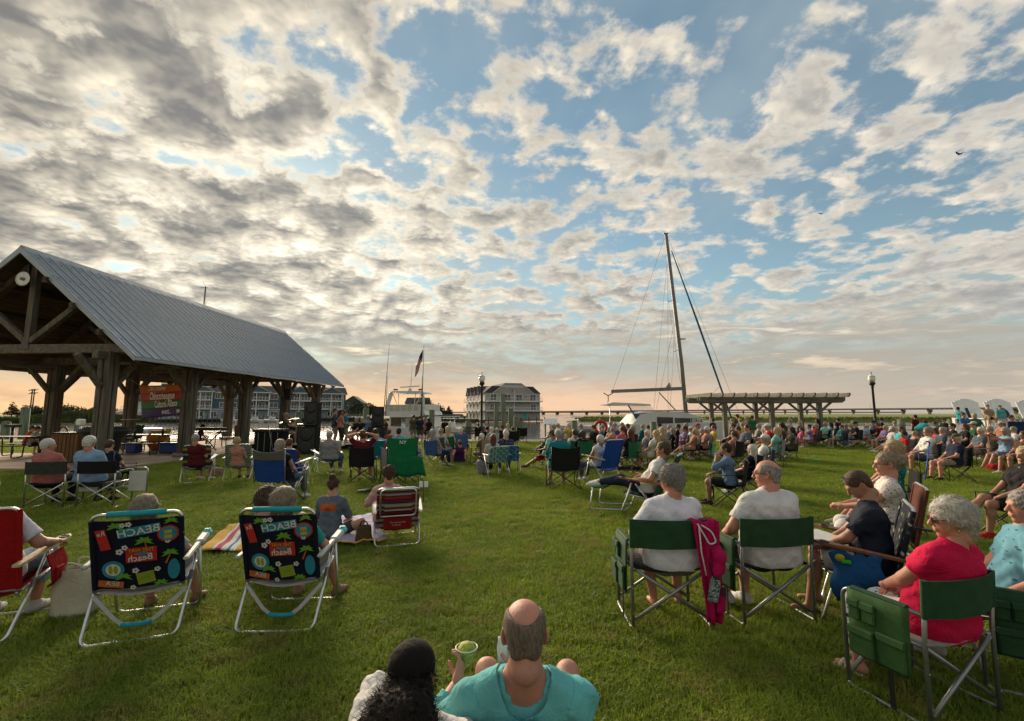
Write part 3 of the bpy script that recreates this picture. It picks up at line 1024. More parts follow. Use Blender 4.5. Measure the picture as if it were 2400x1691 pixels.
def apartments():
 P0 = at(372, 966, 137.0); P1 = at(809, 966, 163.0)
 d = Vector((P1.x - P0.x, P1.y - P0.y, 0)); L = d.length
 root = thing('apartment_building', 'long three storey blue apartment block with white balconies across the water', 'building', (P0.x, P0.y, -0.3), math.atan2(d.y, d.x))
 D = 13.0
 h0, h1, h2, zr = 3.0, 5.75, 8.35, 10.9
 def U(px):      # facade coordinate seen at px
  k = (px - 1200) / F
  return (k * P0.y - P0.x) / (d.x / L - k * d.y / L)
 MB().box((L / 2, D / 2, h0 / 2), (L, D, h0)).build('ground_floor_wall', M_bl2, root)
 MB().box((L / 2, D / 2, (h0 + h2) / 2), (L, D, h2 - h0)).build('wall', M_bl1, root)
 r = MB()
 r.prism([(0, -0.6, h2 - 0.05), (0, D + 0.6, h2 - 0.05), (0, D / 2 + 2, zr), (0, D / 2 - 2, zr)], (-0.5, 0, 0), (L + 0.5, 0, 0))
 ro = r.build('roof', M_shing, root)
 MB().box((L / 2, -0.62, h2 - 0.12), (L + 1.0, 0.12, 0.28)).build('fascia', M_trimw, ro)
 MB().box((L / 2, -0.05, h0), (L, 0.12, 0.22)).build('band', M_trimw, root)
 for px in (473, 603, 703, 776):
  w = {473: 6.2, 603: 7.6, 703: 7.0, 776: 7.4}[px]
  u = U(px)
  b = MB()
  y = -1.7
  for z in (h0, h1):
   b.box((u, -0.85, z + 0.02), (w, 1.7, 0.24))
  b.box((u, -0.85, h2 - 0.05), (w, 1.7, 0.3))
  for s in (-1, 0, 1):
   b.box((u + s * (w / 2 - 0.12), y + 0.12, (h2) / 2), (0.26, 0.24, h2))
  bo = b.build('balcony', M_trimw, root)
  g_ = MB()
  g_.prism([(u - w / 2 - 0.5, 0, h2 + 0.1), (u + w / 2 + 0.5, 0, h2 + 0.1), (u, 0, h2 + 2.15)], (0, -1.9, 0), (0, 3.5, 0))
  go = g_.build('gable', M_bl1, root)
  q = MB()
  for s in (-1, 1):
   q.bar((u + s * (w / 2 + 0.75), -1.95, h2 + 0.08), (u, -1.95, h2 + 2.3), 0.2, 0.3, up=(0, 1, 0))
  q.box((u, -1.95, h2 + 0.08), (w + 1.0, 0.16, 0.24))
  q.build('gable_trim', M_trimw, go)
  m2 = MB()
  for s in (-1, 1):
   m2.prism([(u + s * (w / 2 + 0.85), 0, h2 + 0.12), (u, 0, h2 + 2.5), (u, 0, h2 + 2.36), (u + s * (w / 2 + 0.65), 0, h2 + 0.1)], (0, -2.1, 0), (0, 4.0, 0))
  m2.build('gable_roof', M_shing, go)
  for z in (h0, h1):
   rail(root, u - w / 2 + 0.2, u + w / 2 - 0.2, y + 0.1, z + 0.14, 0.95, int(w / 0.45))
   for s in (-1, 1):
    win(root, u + s * w * 0.22, -0.01, z + 1.3, 1.7, 1.9, 1)
  win(root, u, -0.01, 1.45, 1.6, 1.4, 1)
 for px, w in ((512, 1.3), (525, 1.5), (549, 2.0), (553, 2.0), (644, 2.2), (737, 1.6), (664, 1.2), (420, 2.0), (396, 2.0)):
  u = U(px)
  if px in (553, 664):
   continue
  for z in (h0 + 1.35, h1 + 1.35):
   if px == 512 and z < h1:
    continue
   win(root, u, -0.01, z, w, 1.45, 1)
 for px in (505, 545, 645, 420):
  win(root, U(px), -0.01, 1.4, 1.6, 1.5, 1)
 for px in (483, 565, 632, 660, 748, 806):
  MB().box((U(px), -0.08, h2 / 2), (0.22, 0.16, h2)).build('corner_board', M_trimw, root)
 return root
apartments()
def house(loc, w, dp, h, rh, rz, label, wall, roofm, name='house', wins=((0.3, 0.5), (0.7, 0.5)), ridge='x', porch=False):
 o = thing(name, label, 'house', loc, rz)
 wm = MB().box((0, dp / 2, h / 2), (w, dp, h))
 if ridge == 'y':
  wm.prism([(-w / 2, 0, h), (w / 2, 0, h), (0, 0, h + rh)], (0, 0, 0), (0, dp, 0))
 wm.build('wall', wall, o)
 r = MB()
 e = 0.35
 if ridge == 'y':
  for s in (-1, 1):
   r.prism([(s * (w / 2 + e), 0, h - e * rh / (w / 2)), (0, 0, h + rh), (0, 0, h + rh + 0.2), (s * (w / 2 + e), 0, h - e * rh / (w / 2) + 0.2)], (0, -e, 0), (0, dp + e, 0))
 else:
  r.prism([(0, -e, h), (0, dp + e, h), (0, dp / 2, h + rh)], (-w / 2 - e, 0, 0), (w / 2 + e, 0, 0))
 ro = r.build('roof', roofm, o)
 if ridge == 'y':
  q = MB()
  for s in (-1, 1):
   q.bar((s * (w / 2 + e), -e - 0.03, h - e * rh / (w / 2) + 0.05), (0, -e - 0.03, h + rh + 0.08), 0.05, 0.22, up=(0, -1, 0))
  q.build('barge_board', M_trimw, ro)
 for (fx, fz) in wins:
  win(o, (fx - 0.5) * w, -0.01, fz * h, 0.9, 1.15, 1, 0.1)
 if porch:
  p = MB()
  p.box((0, -1.0, h * 0.5), (w, 2.0, 0.2))
  for k in range(5):
   p.box((-w / 2 + 0.1 + (w - 0.2) * k / 4, -1.9, h * 0.25), (0.16, 0.16, h * 0.5))
  p.build('porch', M_trimw, o)
  rail(o, -w / 2, w / 2, -1.92, h * 0.5 + 0.1)
 MB().box((0.2 * w, -0.03, 1.0), (0.95, 0.08, 2.0)).build('door', M_trimw, o)
 return o
M_wh = mat('pale_siding', (0.58, 0.56, 0.50), 0.8, 0.1, 0.8, 0.3, 8, stretch=(0.2, 0.2, 6))
M_br = mat('taupe_siding', (0.17, 0.135, 0.115), 0.8, 0.12, 0.8, 0.3, 8, stretch=(0.2, 0.2, 6))
c = at(826, 966, 172)
house((c.x, c.y, -0.3), 7.6, 9, 5.4, 2.6, 0.15, 'small gabled taupe house with white trim right of the apartment block', M_br, M_shing, ridge='y', wins=((0.25, 0.75), (0.7, 0.42), (0.3, 0.95)))
c = at(218, 966, 152)
house((c.x, c.y, -0.3), 5.4, 6, 2.0, 1.5, 0.1, 'little white gabled boathouse on the far bank behind the pavilion', M_wh, M_shing, 'boathouse', ridge='y', wins=((0.36, 0.5), (0.62, 0.5)))
c = at(322, 966, 140)
house((c.x, c.y, -0.3), 7.0, 8, 5.4, 2.4, 0.2, 'pale balconied house glimpsed between pavilion posts left of the banner', M_wh, M_shing, ridge='x', porch=True)
c = at(975, 966, 190)
house((c.x, c.y, -0.3), 9, 8, 5.6, 2.6, 0.0, 'grey shingled roof house peeking out behind the yacht cabin', M_wh, M_shing, ridge='x')
# ------------------------------------------------------------------ hotel on the point
def hotel():
 th = rad(20)
 c0 = at(1137, 966, 138.0)
 root = thing('hotel', 'grey waterfront hotel with white balconies and clipped gable roof on the point', 'building', (c0.x, c0.y, -0.75), th)
 M_g = mat('hotel_grey_siding', (0.37, 0.36, 0.315), 0.85, 0.10, 0.7, 0.3, 7, stretch=(0.2, 0.2, 6))
 M_s = mat('hotel_white_siding', (0.56, 0.55, 0.50), 0.85, 0.10, 0.7, 0.3, 7, stretch=(0.2, 0.2, 6))
 Lx, Ly, he, hr = 18.0, 23.0, 8.3, 11.4
 MB().box((Lx / 2, 0.2, he / 2), (Lx, 0.4, he)).build('front_wall', M_g, root)
 MB().box((0.2, Ly / 2, he / 2), (0.38, Ly - 0.8, he)).build('side_wall', M_s, root)
 MB().box((Lx / 2 + 0.1, Ly / 2 + 0.3, he / 2 - 0.05), (Lx - 0.8, Ly - 1.2, he - 0.1)).build('core', M_g, root)
 gp = [(2.6, 0, he), (6.3, 0, hr - 0.35), (11.6, 0, hr - 0.35), (15.6, 0, he)]
 MB().prism(gp, (0, 0.02, 0), (0, 3.0, 0)).build('gable', M_g, root)
 tr = MB()
 pts = [(2.0, -0.12, he - 0.25), (6.2, -0.12, hr - 0.2), (11.7, -0.12, hr - 0.2), (16.2, -0.12, he - 0.25)]
 for a, b_ in zip(pts, pts[1:]):
  tr.bar(a, b_, 0.16, 0.34, up=(0, -1, 0))
 MB().prism([(6.0, 0, hr - 0.55), (12.0, 0, hr - 0.55), (13.3, 0, hr - 1.35), (4.8, 0, hr - 1.35)], (0, -0.06, 0), (0, 0.0, 0)).build('gable_panel', M_s, root)
 tr.build('gable_trim', M_trimw, root)
 r = MB()
 r.prism([(-0.5, 0, he - 0.05), (Lx + 0.5, 0, he - 0.05), (Lx - 2.2, 0, hr - 0.9), (2.2, 0, hr - 0.9)], (0, 0.3, 0), (0, Ly, 0))
 r.prism([(2.2, 0, he), (6.2, 0, hr - 0.1), (11.8, 0, hr - 0.1), (16.0, 0, he)], (0, -0.3, 0), (0, -0.05, 0)) if False else None
 r.prism([(2.5, 0, he + 0.1), (6.3, 0, hr), (11.7, 0, hr), (15.8, 0, he + 0.1)], (0, 2.9, 0), (0, 12, 0))
 r.prism([(2.3, 0, he + 0.05), (6.25, 0, hr - 0.12), (6.3, 0, hr + 0.05), (2.0, 0, he + 0.05)], (0, -0.2, 0), (0, 3, 0))
 r.prism([(6.25, 0, hr - 0.12), (11.7, 0, hr - 0.12), (11.7, 0, hr + 0.05), (6.25, 0, hr + 0.05)], (0, -0.2, 0), (0, 3, 0))
 r.prism([(11.7, 0, hr - 0.12), (15.9, 0, he + 0.05), (16.2, 0, he + 0.05), (11.7, 0, hr + 0.05)], (0, -0.2, 0), (0, 3, 0))
 r.build('roof', M_shing, root)
 for z, x0, x1 in ((5.75, 0.2, 9.0), (5.75, 9.1, Lx + 0.3), (2.85, 0.2, 9.0), (2.85, 9.1, Lx + 0.3)):
  MB().box(((x0 + x1) / 2, -0.8, z), (x1 - x0, 1.6, 0.28)).build('balcony_deck', M_trimw, root)
  rail(root, x0, x1, -1.55, z + 0.12, 1.0, int((x1 - x0) / 0.42))
 for x in (2.6, 7.2, 10.9, 15.6):
  win(root, x, -0.01, 6.95, 1.9, 1.9, 1, 0.14)
 win(root, 15.7, -0.01, 4.0, 1.7, 1.9, 1, 0.14)
 win(root, 2.4, -0.01, 4.0, 1.6, 1.9, 1, 0.14)
 for x, z in ((5.2, 7.25), (13.3, 7.25), (8.5, 4.5), (9.8, 4.5)):
  pr = MB().lathe([(0.42, 0), (0.42, 0.08), (0.30, 0.08), (0.30, 0.03)], (x, 0.0, z), 18, axis=Matrix.Rotation(math.pi / 2, 3, 'X')).build('porthole', M_trimw, root)
  MB().lathe([(0.29, 0), (0.29, 0.05)], (x, 0.0, z), 18, axis=Matrix.Rotation(math.pi / 2, 3, 'X')).build('pane', M_glassd, pr)
 MB().lathe([(0.5, 0), (0.55, 0.06), (0.2, 0.1)], (9.1, -0.05, 9.6), 18, axis=Matrix.Rotation(math.pi / 2, 3, 'X')).build('medallion', M_g, root)
 MB().box((9.05, -0.8, 4.7), (0.16, 0.16, 9.4)).build('downpipe', M_trimw, root)
 MB().box((12.9, -0.04, 1.25), (0.95, 0.08, 2.1)).build('door', mat('turquoise_door', (0.05, 0.42, 0.44), 0.6, 0.1), root)
 MB().box((Lx / 2, -0.2, 0.02), (Lx + 3, 3.4, 0.35)).build('dock', M_wood_dark, root)
 for k in range(8):
  MB().tube([(0.5 + k * 2.6, -1.8, -1.2), (0.5 + k * 2.6, -1.8, 1.0)], 0.16, 8).build('pile', M_wood_dark, root)
 for k in range(5):
  y = 2.4 + k * 4.4
  for z in (1.0, 4.0, 6.9):
   f = MB()
   f.box((-0.05, y + 1.6, z + 0.4), (0.1, 1.5, 1.8))
   f.build('window', M_trimw, root)
   MB().box((-0.11, y + 1.6, z + 0.4), (0.04, 1.2, 1.5)).build('pane', M_glassd, root)
  for z in (2.85, 5.75):
   MB().box((-0.8, y - 0.6, z), (1.6, 2.6, 0.24)).build('balcony_deck', M_trimw, root)
   m2 = MB().box((-1.56, y - 0.6, z + 1.05), (0.08, 2.6, 0.08))
   for q in range(6):
    m2.box((-1.56, y - 1.85 + 0.5 * q, z + 0.55), (0.05, 0.05, 1.0))
   m2.build('railing', M_trimw, root)
  if k in (1, 2, 3, 4):
   MB().prism([(0, y - 1.3, he), (0, y + 1.3, he), (0, y, he + 2.2)], (-0.35, 0, 0), (4, 0, 0)).build('dormer', M_s, root)
   m2 = MB()
   for s in (-1, 1):
    m2.prism([(0, y + s * 1.7, he - 0.3), (0, y, he + 2.45), (0, y, he + 2.2), (0, y + s * 1.4, he - 0.3)], (-0.6, 0, 0), (4, 0, 0))
   m2.build('dormer_roof', M_shing, root)
 return root
hotel()
# ------------------------------------------------------------------ causeway bridge
def bridge():
 A, B_ = at(1262, 968, 640.0), at(2620, 951, 400.0)
 A.z, B_.z = 2.0, 5.6
 o = thing('bridge', 'long low concrete causeway bridge crossing the water on the horizon', 'bridge')
 M_c = mat('bridge_concrete', (0.22, 0.205, 0.18), 0.9, 0.2, 0.05)
 ex = (B_ - A).normalized()
 n = 26
 MB().bar(A, B_, 9.0, 1.1).build('deck', M_c, o)
 side = ex.cross(Vector((0, 0, 1))).normalized()
 for s in (-1, 1):
  MB().bar(A + side * 4.3 * s + Vector((0, 0, 1.0)), B_ + side * 4.3 * s + Vector((0, 0, 1.0)), 0.3, 0.5).build('parapet', M_c, o)
  mb = MB()
  for k in range(n * 6):
   p = A.lerp(B_, k / (n * 6.0)) + side * 4.3 * s
   mb.box((p.x, p.y, p.z + 0.65), (0.35, 0.35, 0.7))
  mb.build('rail_posts', M_c, o)
 for k in range(n + 1):
  p = A.lerp(B_, (k + 0.35) / (n + 0.5))
  mb = MB()
  mb.bar(p + side * 4.6 - Vector((0, 0, 1.3)), p - side * 4.6 - Vector((0, 0, 1.3)), 2.0, 1.5)
  q = p - Vector((0, 0, 2.0))
  mb.prism([q + side * 4.4 + Vector((0, 0, 0)), q - side * 4.4, q - side * 3.0 - Vector((0, 0, 1.0)), q + side * 3.0 - Vector((0, 0, 1.0))], -ex * 1.1, ex * 1.1)
  for w in (-2.6, 0, 2.6):
   a = p + side * w
   mb.tube([(a.x, a.y, -2.5), (a.x, a.y, p.z - 1.8)], 0.55, 8)
  mb.build('pier', M_c, o)
 for k in range(7):
  p = A.lerp(B_, 0.12 + k * 0.14) + side * 4.4
  MB().tube([(p.x, p.y, p.z), (p.x, p.y, p.z + 5.5)], 0.10, 5).build('light_pole', M_c, o)
bridge()
# ------------------------------------------------------------------ pergola by the water
def pergola():
 o = thing('pergola', 'weathered timber pergola with slanted rafters at the water edge', 'pergola')
 xs = [13.68, 16.72, 19.80]
 yn, yf = 27.15, 28.95
 zb = 2.42
 M_pg = mat('pergola_timber', (0.15, 0.145, 0.115), 0.88, 0.4, 2.0, 0.6, 12.0, stretch=(4, 4, 0.5))
 M_pgh = mat('pergola_beam', (0.15, 0.14, 0.11), 0.88, 0.4, 2.0, 0.6, 12.0, stretch=(0.5, 4, 4))
 k = yn / 29.5
 xs = [x * k for x in xs]
 for x in xs:
  for y in (yn, yf):
   MB().box((x, y, zb / 2), (0.235, 0.235, zb), ch=0.012).build('post', M_pg, o)
   for s in (-1, 1):
    MB().bar((x + s * 0.08, y, zb - 0.62), (x + s * 0.80, y, zb - 0.02), 0.11, 0.13, up=(0, 1, 0), ch=0.008).build('brace', M_pg, o)
 for y in (yn - 0.16, yn + 0.16, yf - 0.16, yf + 0.16):
  x0, x1 = xs[0] - 1.5, xs[2] + 1.45
  mb = MB()
  mb.prism([(x0, 0, zb + 0.02), (x0 + 0.2, 0, zb - 0.12), (x1 - 0.2, 0, zb - 0.12), (x1, 0, zb + 0.02), (x1, 0, zb + 0.22), (x0, 0, zb + 0.22)], (0, y - 0.045, 0), (0, y + 0.045, 0))
  mb.build('beam', M_pgh, o)
 n = 13
 for i in range(n):
  x = xs[0] - 1.15 + (xs[2] - xs[0] + 2.3) * i / (n - 1)
  mb = MB()
  mb.prism([(0, yn - 1.0, zb + 0.30), (0, yn - 0.85, zb + 0.20), (0, yf + 0.85, zb + 0.20), (0, yf + 1.0, zb + 0.30), (0, yf + 1.0, zb + 0.44), (0, yn - 1.0, zb + 0.44)], (x - 0.045, 0, 0), (x + 0.045, 0, 0))
  mb.build('rafter', M_pg, o)
pergola()
# ------------------------------------------------------------------ giant white armchairs with letters
def giant_chair(px, letter, label, d=27.0, rz=0.0):
 c = at(px, 966, d)
 o = thing('giant_chair', label, 'chair', (c.x, c.y, 0.06), rz, 'giant white slatted armchairs with letters')
 W_ = 1.5
 n = 9
 for k in range(n):
  u = -1 + 2 * k / (n - 1)
  top = 2.20 + 0.30 * math.cos(u * 1.25)
  MB().bar((u * (W_ / 2 - 0.1), 0.45, 0.55), (u * (W_ / 2 - 0.07) * 1.05, 0.95, top), 0.185, 0.05, up=(0, -1, 0.3), ch=0.006).build('back_slat', M_white, o)
 for s in (-1, 1):
  MB().box((s * (W_ / 2 + 0.12), -0.15, 1.32), (0.34, 1.9, 0.06), ch=0.01).build('arm', M_white, o)
  MB().box((s * (W_ / 2 + 0.12), -0.92, 0.65), (0.12, 0.24, 1.3), ch=0.01).build('leg', M_white, o)
  MB().bar((s * (W_ / 2 + 0.10), 0.9, 0.05), (s * (W_ / 2 + 0.10), -0.9, 0.62), 0.09, 0.24, ch=0.01).build('side_rail', M_white, o)
  MB().box((s * (W_ / 2 + 0.10), 0.82, 0.66), (0.1, 0.2, 1.3), ch=0.01).build('leg', M_white, o)
 for k in range(6):
  MB().box((0, -0.85 + 0.24 * k, 0.70 - 0.035 * k), (W_ + 0.1, 0.2, 0.05), Matrix.Rotation(-0.12, 3, 'X'), ch=0.006).build('seat_slat', M_white, o)
 MB().box((0, -0.98, 0.52), (W_ + 0.2, 0.05, 0.34), ch=0.006).build('front_board', M_white, o)
 mk = mat('letter_black', (0.02, 0.02, 0.022), 0.6, 0.1)
 tilt = math.pi / 2 - math.atan2(0.5, 1.7)
 t_ = text_part(letter, 0.98, mk, o, (0, 0.555, 1.28), (tilt, 0, 0), 0.02, name='letter', bold=0.02)
 return o
giant_chair(2300, 'L', 'giant white slatted armchair bearing a black letter L')
giant_chair(2378, 'O', 'giant white slatted armchair bearing a black letter O')
giant_chair(2456, 'V', 'giant white slatted armchair cut off by the right picture edge')
# ------------------------------------------------------------------ lamp posts
def lamp(px, d, label):
 c = at(px, 966, d)
 o = thing('street_lamp', label, 'lamp post', (c.x, c.y, 0.05), 0, 'black lamp posts with white acorn globes')
 mb = MB()
 mb.lathe([(0.20, 0), (0.20, 0.12), (0.15, 0.18), (0.14, 0.6), (0.10, 0.72), (0.075, 0.8), (0.062, 3.2), (0.09, 3.22), (0.09, 3.28), (0.06, 3.32)], seg=14)
 mb.build('post', M_blacksteel, o)
 MB().lathe([(0.06, 3.30), (0.17, 3.42), (0.165, 3.52), (0.12, 3.56)], seg=14).build('collar', M_blacksteel, o)
 gm = mat('lamp_globe', (0.75, 0.74, 0.68), 0.25, 0.1, 8, spec=0.5)
 MB().lathe([(0.12, 3.55), (0.185, 3.68), (0.195, 3.78), (0.17, 3.86)], seg=16).build('globe', gm, o)
 MB().lathe([(0.20, 3.86), (0.16, 3.93), (0.08, 4.0), (0.03, 4.03)], seg=14).build('cap', gm, o)
 MB().lathe([(0.03, 4.03), (0.012, 4.07), (0.03, 4.10), (0.005, 4.19)], seg=8).build('finial', M_blacksteel, o)
lamp(1129, 28.1, 'black lamp post in front of the grey hotel')
lamp(2050, 28.1, 'black lamp post standing alone right of the pergola')
# ------------------------------------------------------------------ people: smooth solids meshed from distance fields
class Sdf:
 def __init__(self, k=0.03):
  self.p = []
  self.k = k
  self.cuts = []
  self.fold = None
 def cone(self, a, b, ra, rb=None, cut=None, k=None):
  """tapered capsule; cut=True ends it flat at b"""
  self.p.append(('c', np.array(a, float), np.array(b, float), ra, ra if rb is None else rb, cut, k))
  return self
 def ell(self, c, r, R=None, k=None, sub=False):
  self.p.append(('e', np.array(c, float), np.array(r, float), R, sub, None, k))
  return self
 def box(self, c, h, r, R=None, k=None):
  self.p.append(('b', np.array(c, float), np.array(h, float), r, R, None, k))
  return self
 def cut(self, c, n):
  n = np.array(n, float); n /= np.linalg.norm(n)
  self.cuts.append((np.array(c, float), n))
  return self
 def bounds(self):
  lo, hi = np.full(3, 1e9), np.full(3, -1e9)
  for q in self.p:
   if q[0] == 'c':
    for c, r in ((q[1], q[3]), (q[2], q[4])):
     lo = np.minimum(lo, c - r); hi = np.maximum(hi, c + r)
   elif not (q[0] == 'e' and q[4]):
    r = float(np.max(q[2])) + (q[3] if q[0] == 'b' else 0)
    lo = np.minimum(lo, q[1] - r); hi = np.maximum(hi, q[1] + r)
  return lo, hi
 def ev(self, P):
  P = np.asarray(P, np.float32)
  X, Y, Z = P[:, 0].copy(), P[:, 1].copy(), P[:, 2].copy()
  d = None
  def loc(c, R):
   x, y, z = X - np.float32(c[0]), Y - np.float32(c[1]), Z - np.float32(c[2])
   if R is None:
    return x, y, z
   R = R.astype(np.float32)
   return tuple(x * R[0, i] + y * R[1, i] + z * R[2, i] for i in range(3))
  f4 = np.float32
  for q in self.p:
   k = f4(q[6] or self.k)
   if q[0] == 'c':
    _, a, b, ra, rb, cut, _k = q
    ba = (b - a).astype(f4)
    L2 = f4(ba @ ba + 1e-9)
    x, y, z = loc(a, None)
    t0 = (x * ba[0] + y * ba[1] + z * ba[2]) / L2
    t = np.clip(t0, 0, 1)
    x -= t * ba[0]; y -= t * ba[1]; z -= t * ba[2]
    e = np.sqrt(x * x + y * y + z * z) - (f4(ra) + f4(rb - ra) * t)
    if cut:
     e = np.maximum(e, (t0 - 1) * f4(math.sqrt(L2)))
   elif q[0] == 'e':
    _, c, r, R, sub, _, _k = q
    x, y, z = loc(c, R)
    r = r.astype(f4)
    x /= r[0]; y /= r[1]; z /= r[2]
    k0 = np.sqrt(x * x + y * y + z * z) + f4(1e-6)
    x /= r[0]; y /= r[1]; z /= r[2]
    e = k0 * (k0 - 1) / (np.sqrt(x * x + y * y + z * z) + f4(1e-6))
    if sub:
     h = np.clip(f4(0.5) - f4(0.5) * (d + e) / k, 0, 1)
     d = d + (-e - d) * h + k * h * (1 - h)
     continue
   else:
    _, c, h_, r, R, _, _k = q
    w = [np.abs(v) - f4(hh) for v, hh in zip(loc(c, R), h_)]
    m = np.maximum(np.maximum(w[0], w[1]), w[2])
    e = np.sqrt(sum(np.maximum(v, 0) ** 2 for v in w)) + np.minimum(m, 0) - f4(r)
   if d is None:
    d = e
   else:
    h = np.clip(f4(0.5) + f4(0.5) * (d - e) / k, 0, 1)
    d = d + (e - d) * h - k * h * (1 - h)
  if self.fold:
   amp, fr, sd = self.fold
   x, y, z = X * f4(fr), Y * f4(fr), Z * f4(fr)
   w = np.sin(x * f4(1.1) + f4(2.1) * np.sin(z * f4(0.7) + f4(sd)) + f4(sd)) * np.sin(z * f4(1.7) + f4(1.3) * np.sin(y * f4(1.2) + x) + f4(2 * sd))
   w += f4(0.55) * np.sin(f4(2.3) * z + f4(1.9) * x + f4(1.5) * np.sin(f4(1.6) * y + f4(sd))) + f4(0.35) * np.sin(f4(4.1) * z - f4(2.7) * x + 2 * np.sin(f4(3.1) * x + y))
   d = d + f4(amp) * w
  for c, n in self.cuts:
   x, y, z = loc(c, None)
   d = np.maximum(d, x * f4(n[0]) + y * f4(n[1]) + z * f4(n[2]))
  return d
 def mesh(self, h):
  lo, hi = self.bounds()
  lo -= 3 * h; hi += 3 * h
  B = 4
  nb = np.ceil((hi - lo) / (h * B)).astype(int) + 1
  ax = [lo[i] + h * B * (np.arange(nb[i]) + 0.5) - h * 0.5 for i in range(3)]
  G = np.stack(np.meshgrid(*ax, indexing='ij'), -1).reshape(-1, 3)
  dc = self.ev(G)
  near = (np.abs(dc) < h * B * 1.25 + 0.01).reshape(nb)
  n = nb * B
  V = np.repeat(np.repeat(np.repeat(np.where(dc < 0, -1.0, 1.0).reshape(nb), B, 0), B, 1), B, 2).astype(np.float32)
  bi = np.argwhere(near)
  off = np.stack(np.meshgrid(*[np.arange(B)] * 3, indexing='ij'), -1).reshape(-1, 3)
  ii = (bi[:, None, :] * B + off[None]).reshape(-1, 3)
  V[ii[:, 0], ii[:, 1], ii[:, 2]] = self.ev(lo + h * ii)
  return surface_nets(V, lo, h)
def surface_nets(V, lo, h):
 s = V < 0
 c = [(0, 0, 0), (1, 0, 0), (0, 1, 0), (1, 1, 0), (0, 0, 1), (1, 0, 1), (0, 1, 1), (1, 1, 1)]
 sh = [slice(0, -1), slice(1, None)]
 cnt = sum(s[sh[a], sh[b], sh[d]].astype(np.int8) for a, b, d in c)
 act = (cnt > 0) & (cnt < 8)
 idx = np.full(act.shape, -1, np.int32)
 cells = np.argwhere(act)
 idx[act] = np.arange(len(cells))
 acc = np.zeros((len(cells), 3)); m = np.zeros(len(cells))
 for i, a in enumerate(c):
  for b in c[i + 1:]:
   if sum(abs(u - w) for u, w in zip(a, b)) != 1:
    continue
   va = V[cells[:, 0] + a[0], cells[:, 1] + a[1], cells[:, 2] + a[2]]
   vb = V[cells[:, 0] + b[0], cells[:, 1] + b[1], cells[:, 2] + b[2]]
   x = (va < 0) != (vb < 0)
   t = np.where(x, va / np.where(x, va - vb, 1), 0)
   p = np.array(a) + t[:, None] * (np.array(b) - np.array(a))
   acc += p * x[:, None]; m += x
 verts = lo + h * (cells + acc / m[:, None])
 faces = []
 for ax in range(3):
  sl0 = [slice(None)] * 3; sl1 = [slice(None)] * 3
  sl0[ax] = slice(0, -1); sl1[ax] = slice(1, None)
  a, b = s[tuple(sl0)], s[tuple(sl1)]
  e = np.argwhere(a != b)
  u, w = [(1, 2), (2, 0), (0, 1)][ax]
  e = e[(e[:, u] > 0) & (e[:, w] > 0)]
  flip = a[e[:, 0], e[:, 1], e[:, 2]]
  q = []
  for du, dw in ((1, 1), (0, 1), (0, 0), (1, 0)):
   k = e.copy(); k[:, u] -= du; k[:, w] -= dw
   ok = np.ones(len(k), bool)
   k = np.minimum(k, np.array(idx.shape) - 1)
   q.append(idx[k[:, 0], k[:, 1], k[:, 2]])
  q = np.stack(q, 1)
  q[~flip] = q[~flip][:, ::-1]
  faces.append(q[(q >= 0).all(1)])
 return verts, np.vstack(faces)
def raw_mesh(name, parts, mats_, smooth=True):
 """parts: list of (verts, quads, material index)"""
 V = np.vstack([p[0] for p in parts])
 o, Q, MI = 0, [], []
 for v, q, mi in parts:
  Q.append(q + o); MI.append(np.full(len(q), mi, np.int32)); o += len(v)
 Q = np.vstack(Q); MI = np.concatenate(MI)
 me = bpy.data.meshes.new(name)
 me.vertices.add(len(V)); me.vertices.foreach_set('co', V.astype(np.float32).ravel())
 me.loops.add(Q.size); me.loops.foreach_set('vertex_index', Q.astype(np.int32).ravel())
 me.polygons.add(len(Q))
 me.polygons.foreach_set('loop_start', np.arange(0, Q.size, 4, dtype=np.int32))
 me.polygons.foreach_set('material_index', MI)
 if smooth:
  me.polygons.foreach_set('use_smooth', np.ones(len(Q), bool))
 for m in mats_:
  me.materials.append(m)
 me.update(calc_edges=True)
 return me
def rotm(rx=0, ry=0, rz=0):
 return np.array(Euler((rx, ry, rz), 'XYZ').to_matrix())
def skin_mat(name, col):
 m = mat(name, (col[0] * 1.08, col[1] * 0.95, col[2] * 0.92), 0.5, 0.1, 9.0, 0.35, 150.0, spec=0.35, col2=(col[0] * 0.86, col[1] * 0.92, col[2] * 0.95))
 return m
SKIN = {'fair': skin_mat('skin_fair', (0.50, 0.285, 0.195)), 'tan': skin_mat('skin_tan', (0.36, 0.185, 0.115)), 'pink': skin_mat('skin_pink', (0.50, 0.24, 0.165)), 'brown': skin_mat('skin_brown', (0.16, 0.08, 0.048))}
def hair_mat(name, c1, c2):
 m = bpy.data.materials.new(name)
 m.use_nodes = True
 t = NT(m.node_tree)
 b = m.node_tree.nodes['Principled BSDF']
 tc = t.node('ShaderNodeTexCoord').outputs['Object']
 n = t.noise(t.v('MULTIPLY', tc, (3.0, 3.0, 0.7)), 38.0, 5.0, 0.65)
 t.put(b.inputs['Base Color'], t.mix(t.ss(n, 0.32, 0.68), c1, c2))
 b.inputs['Roughness'].default_value = 0.55
 b.inputs['Specular IOR Level'].default_value = 0.3
 bn = t.node('ShaderNodeBump'); bn.inputs['Strength'].default_value = 0.9; bn.inputs['Distance'].default_value = 0.012
 t.put(bn.inputs['Height'], n)
 m.node_tree.links.new(bn.outputs[0], b.inputs['Normal'])
 return m
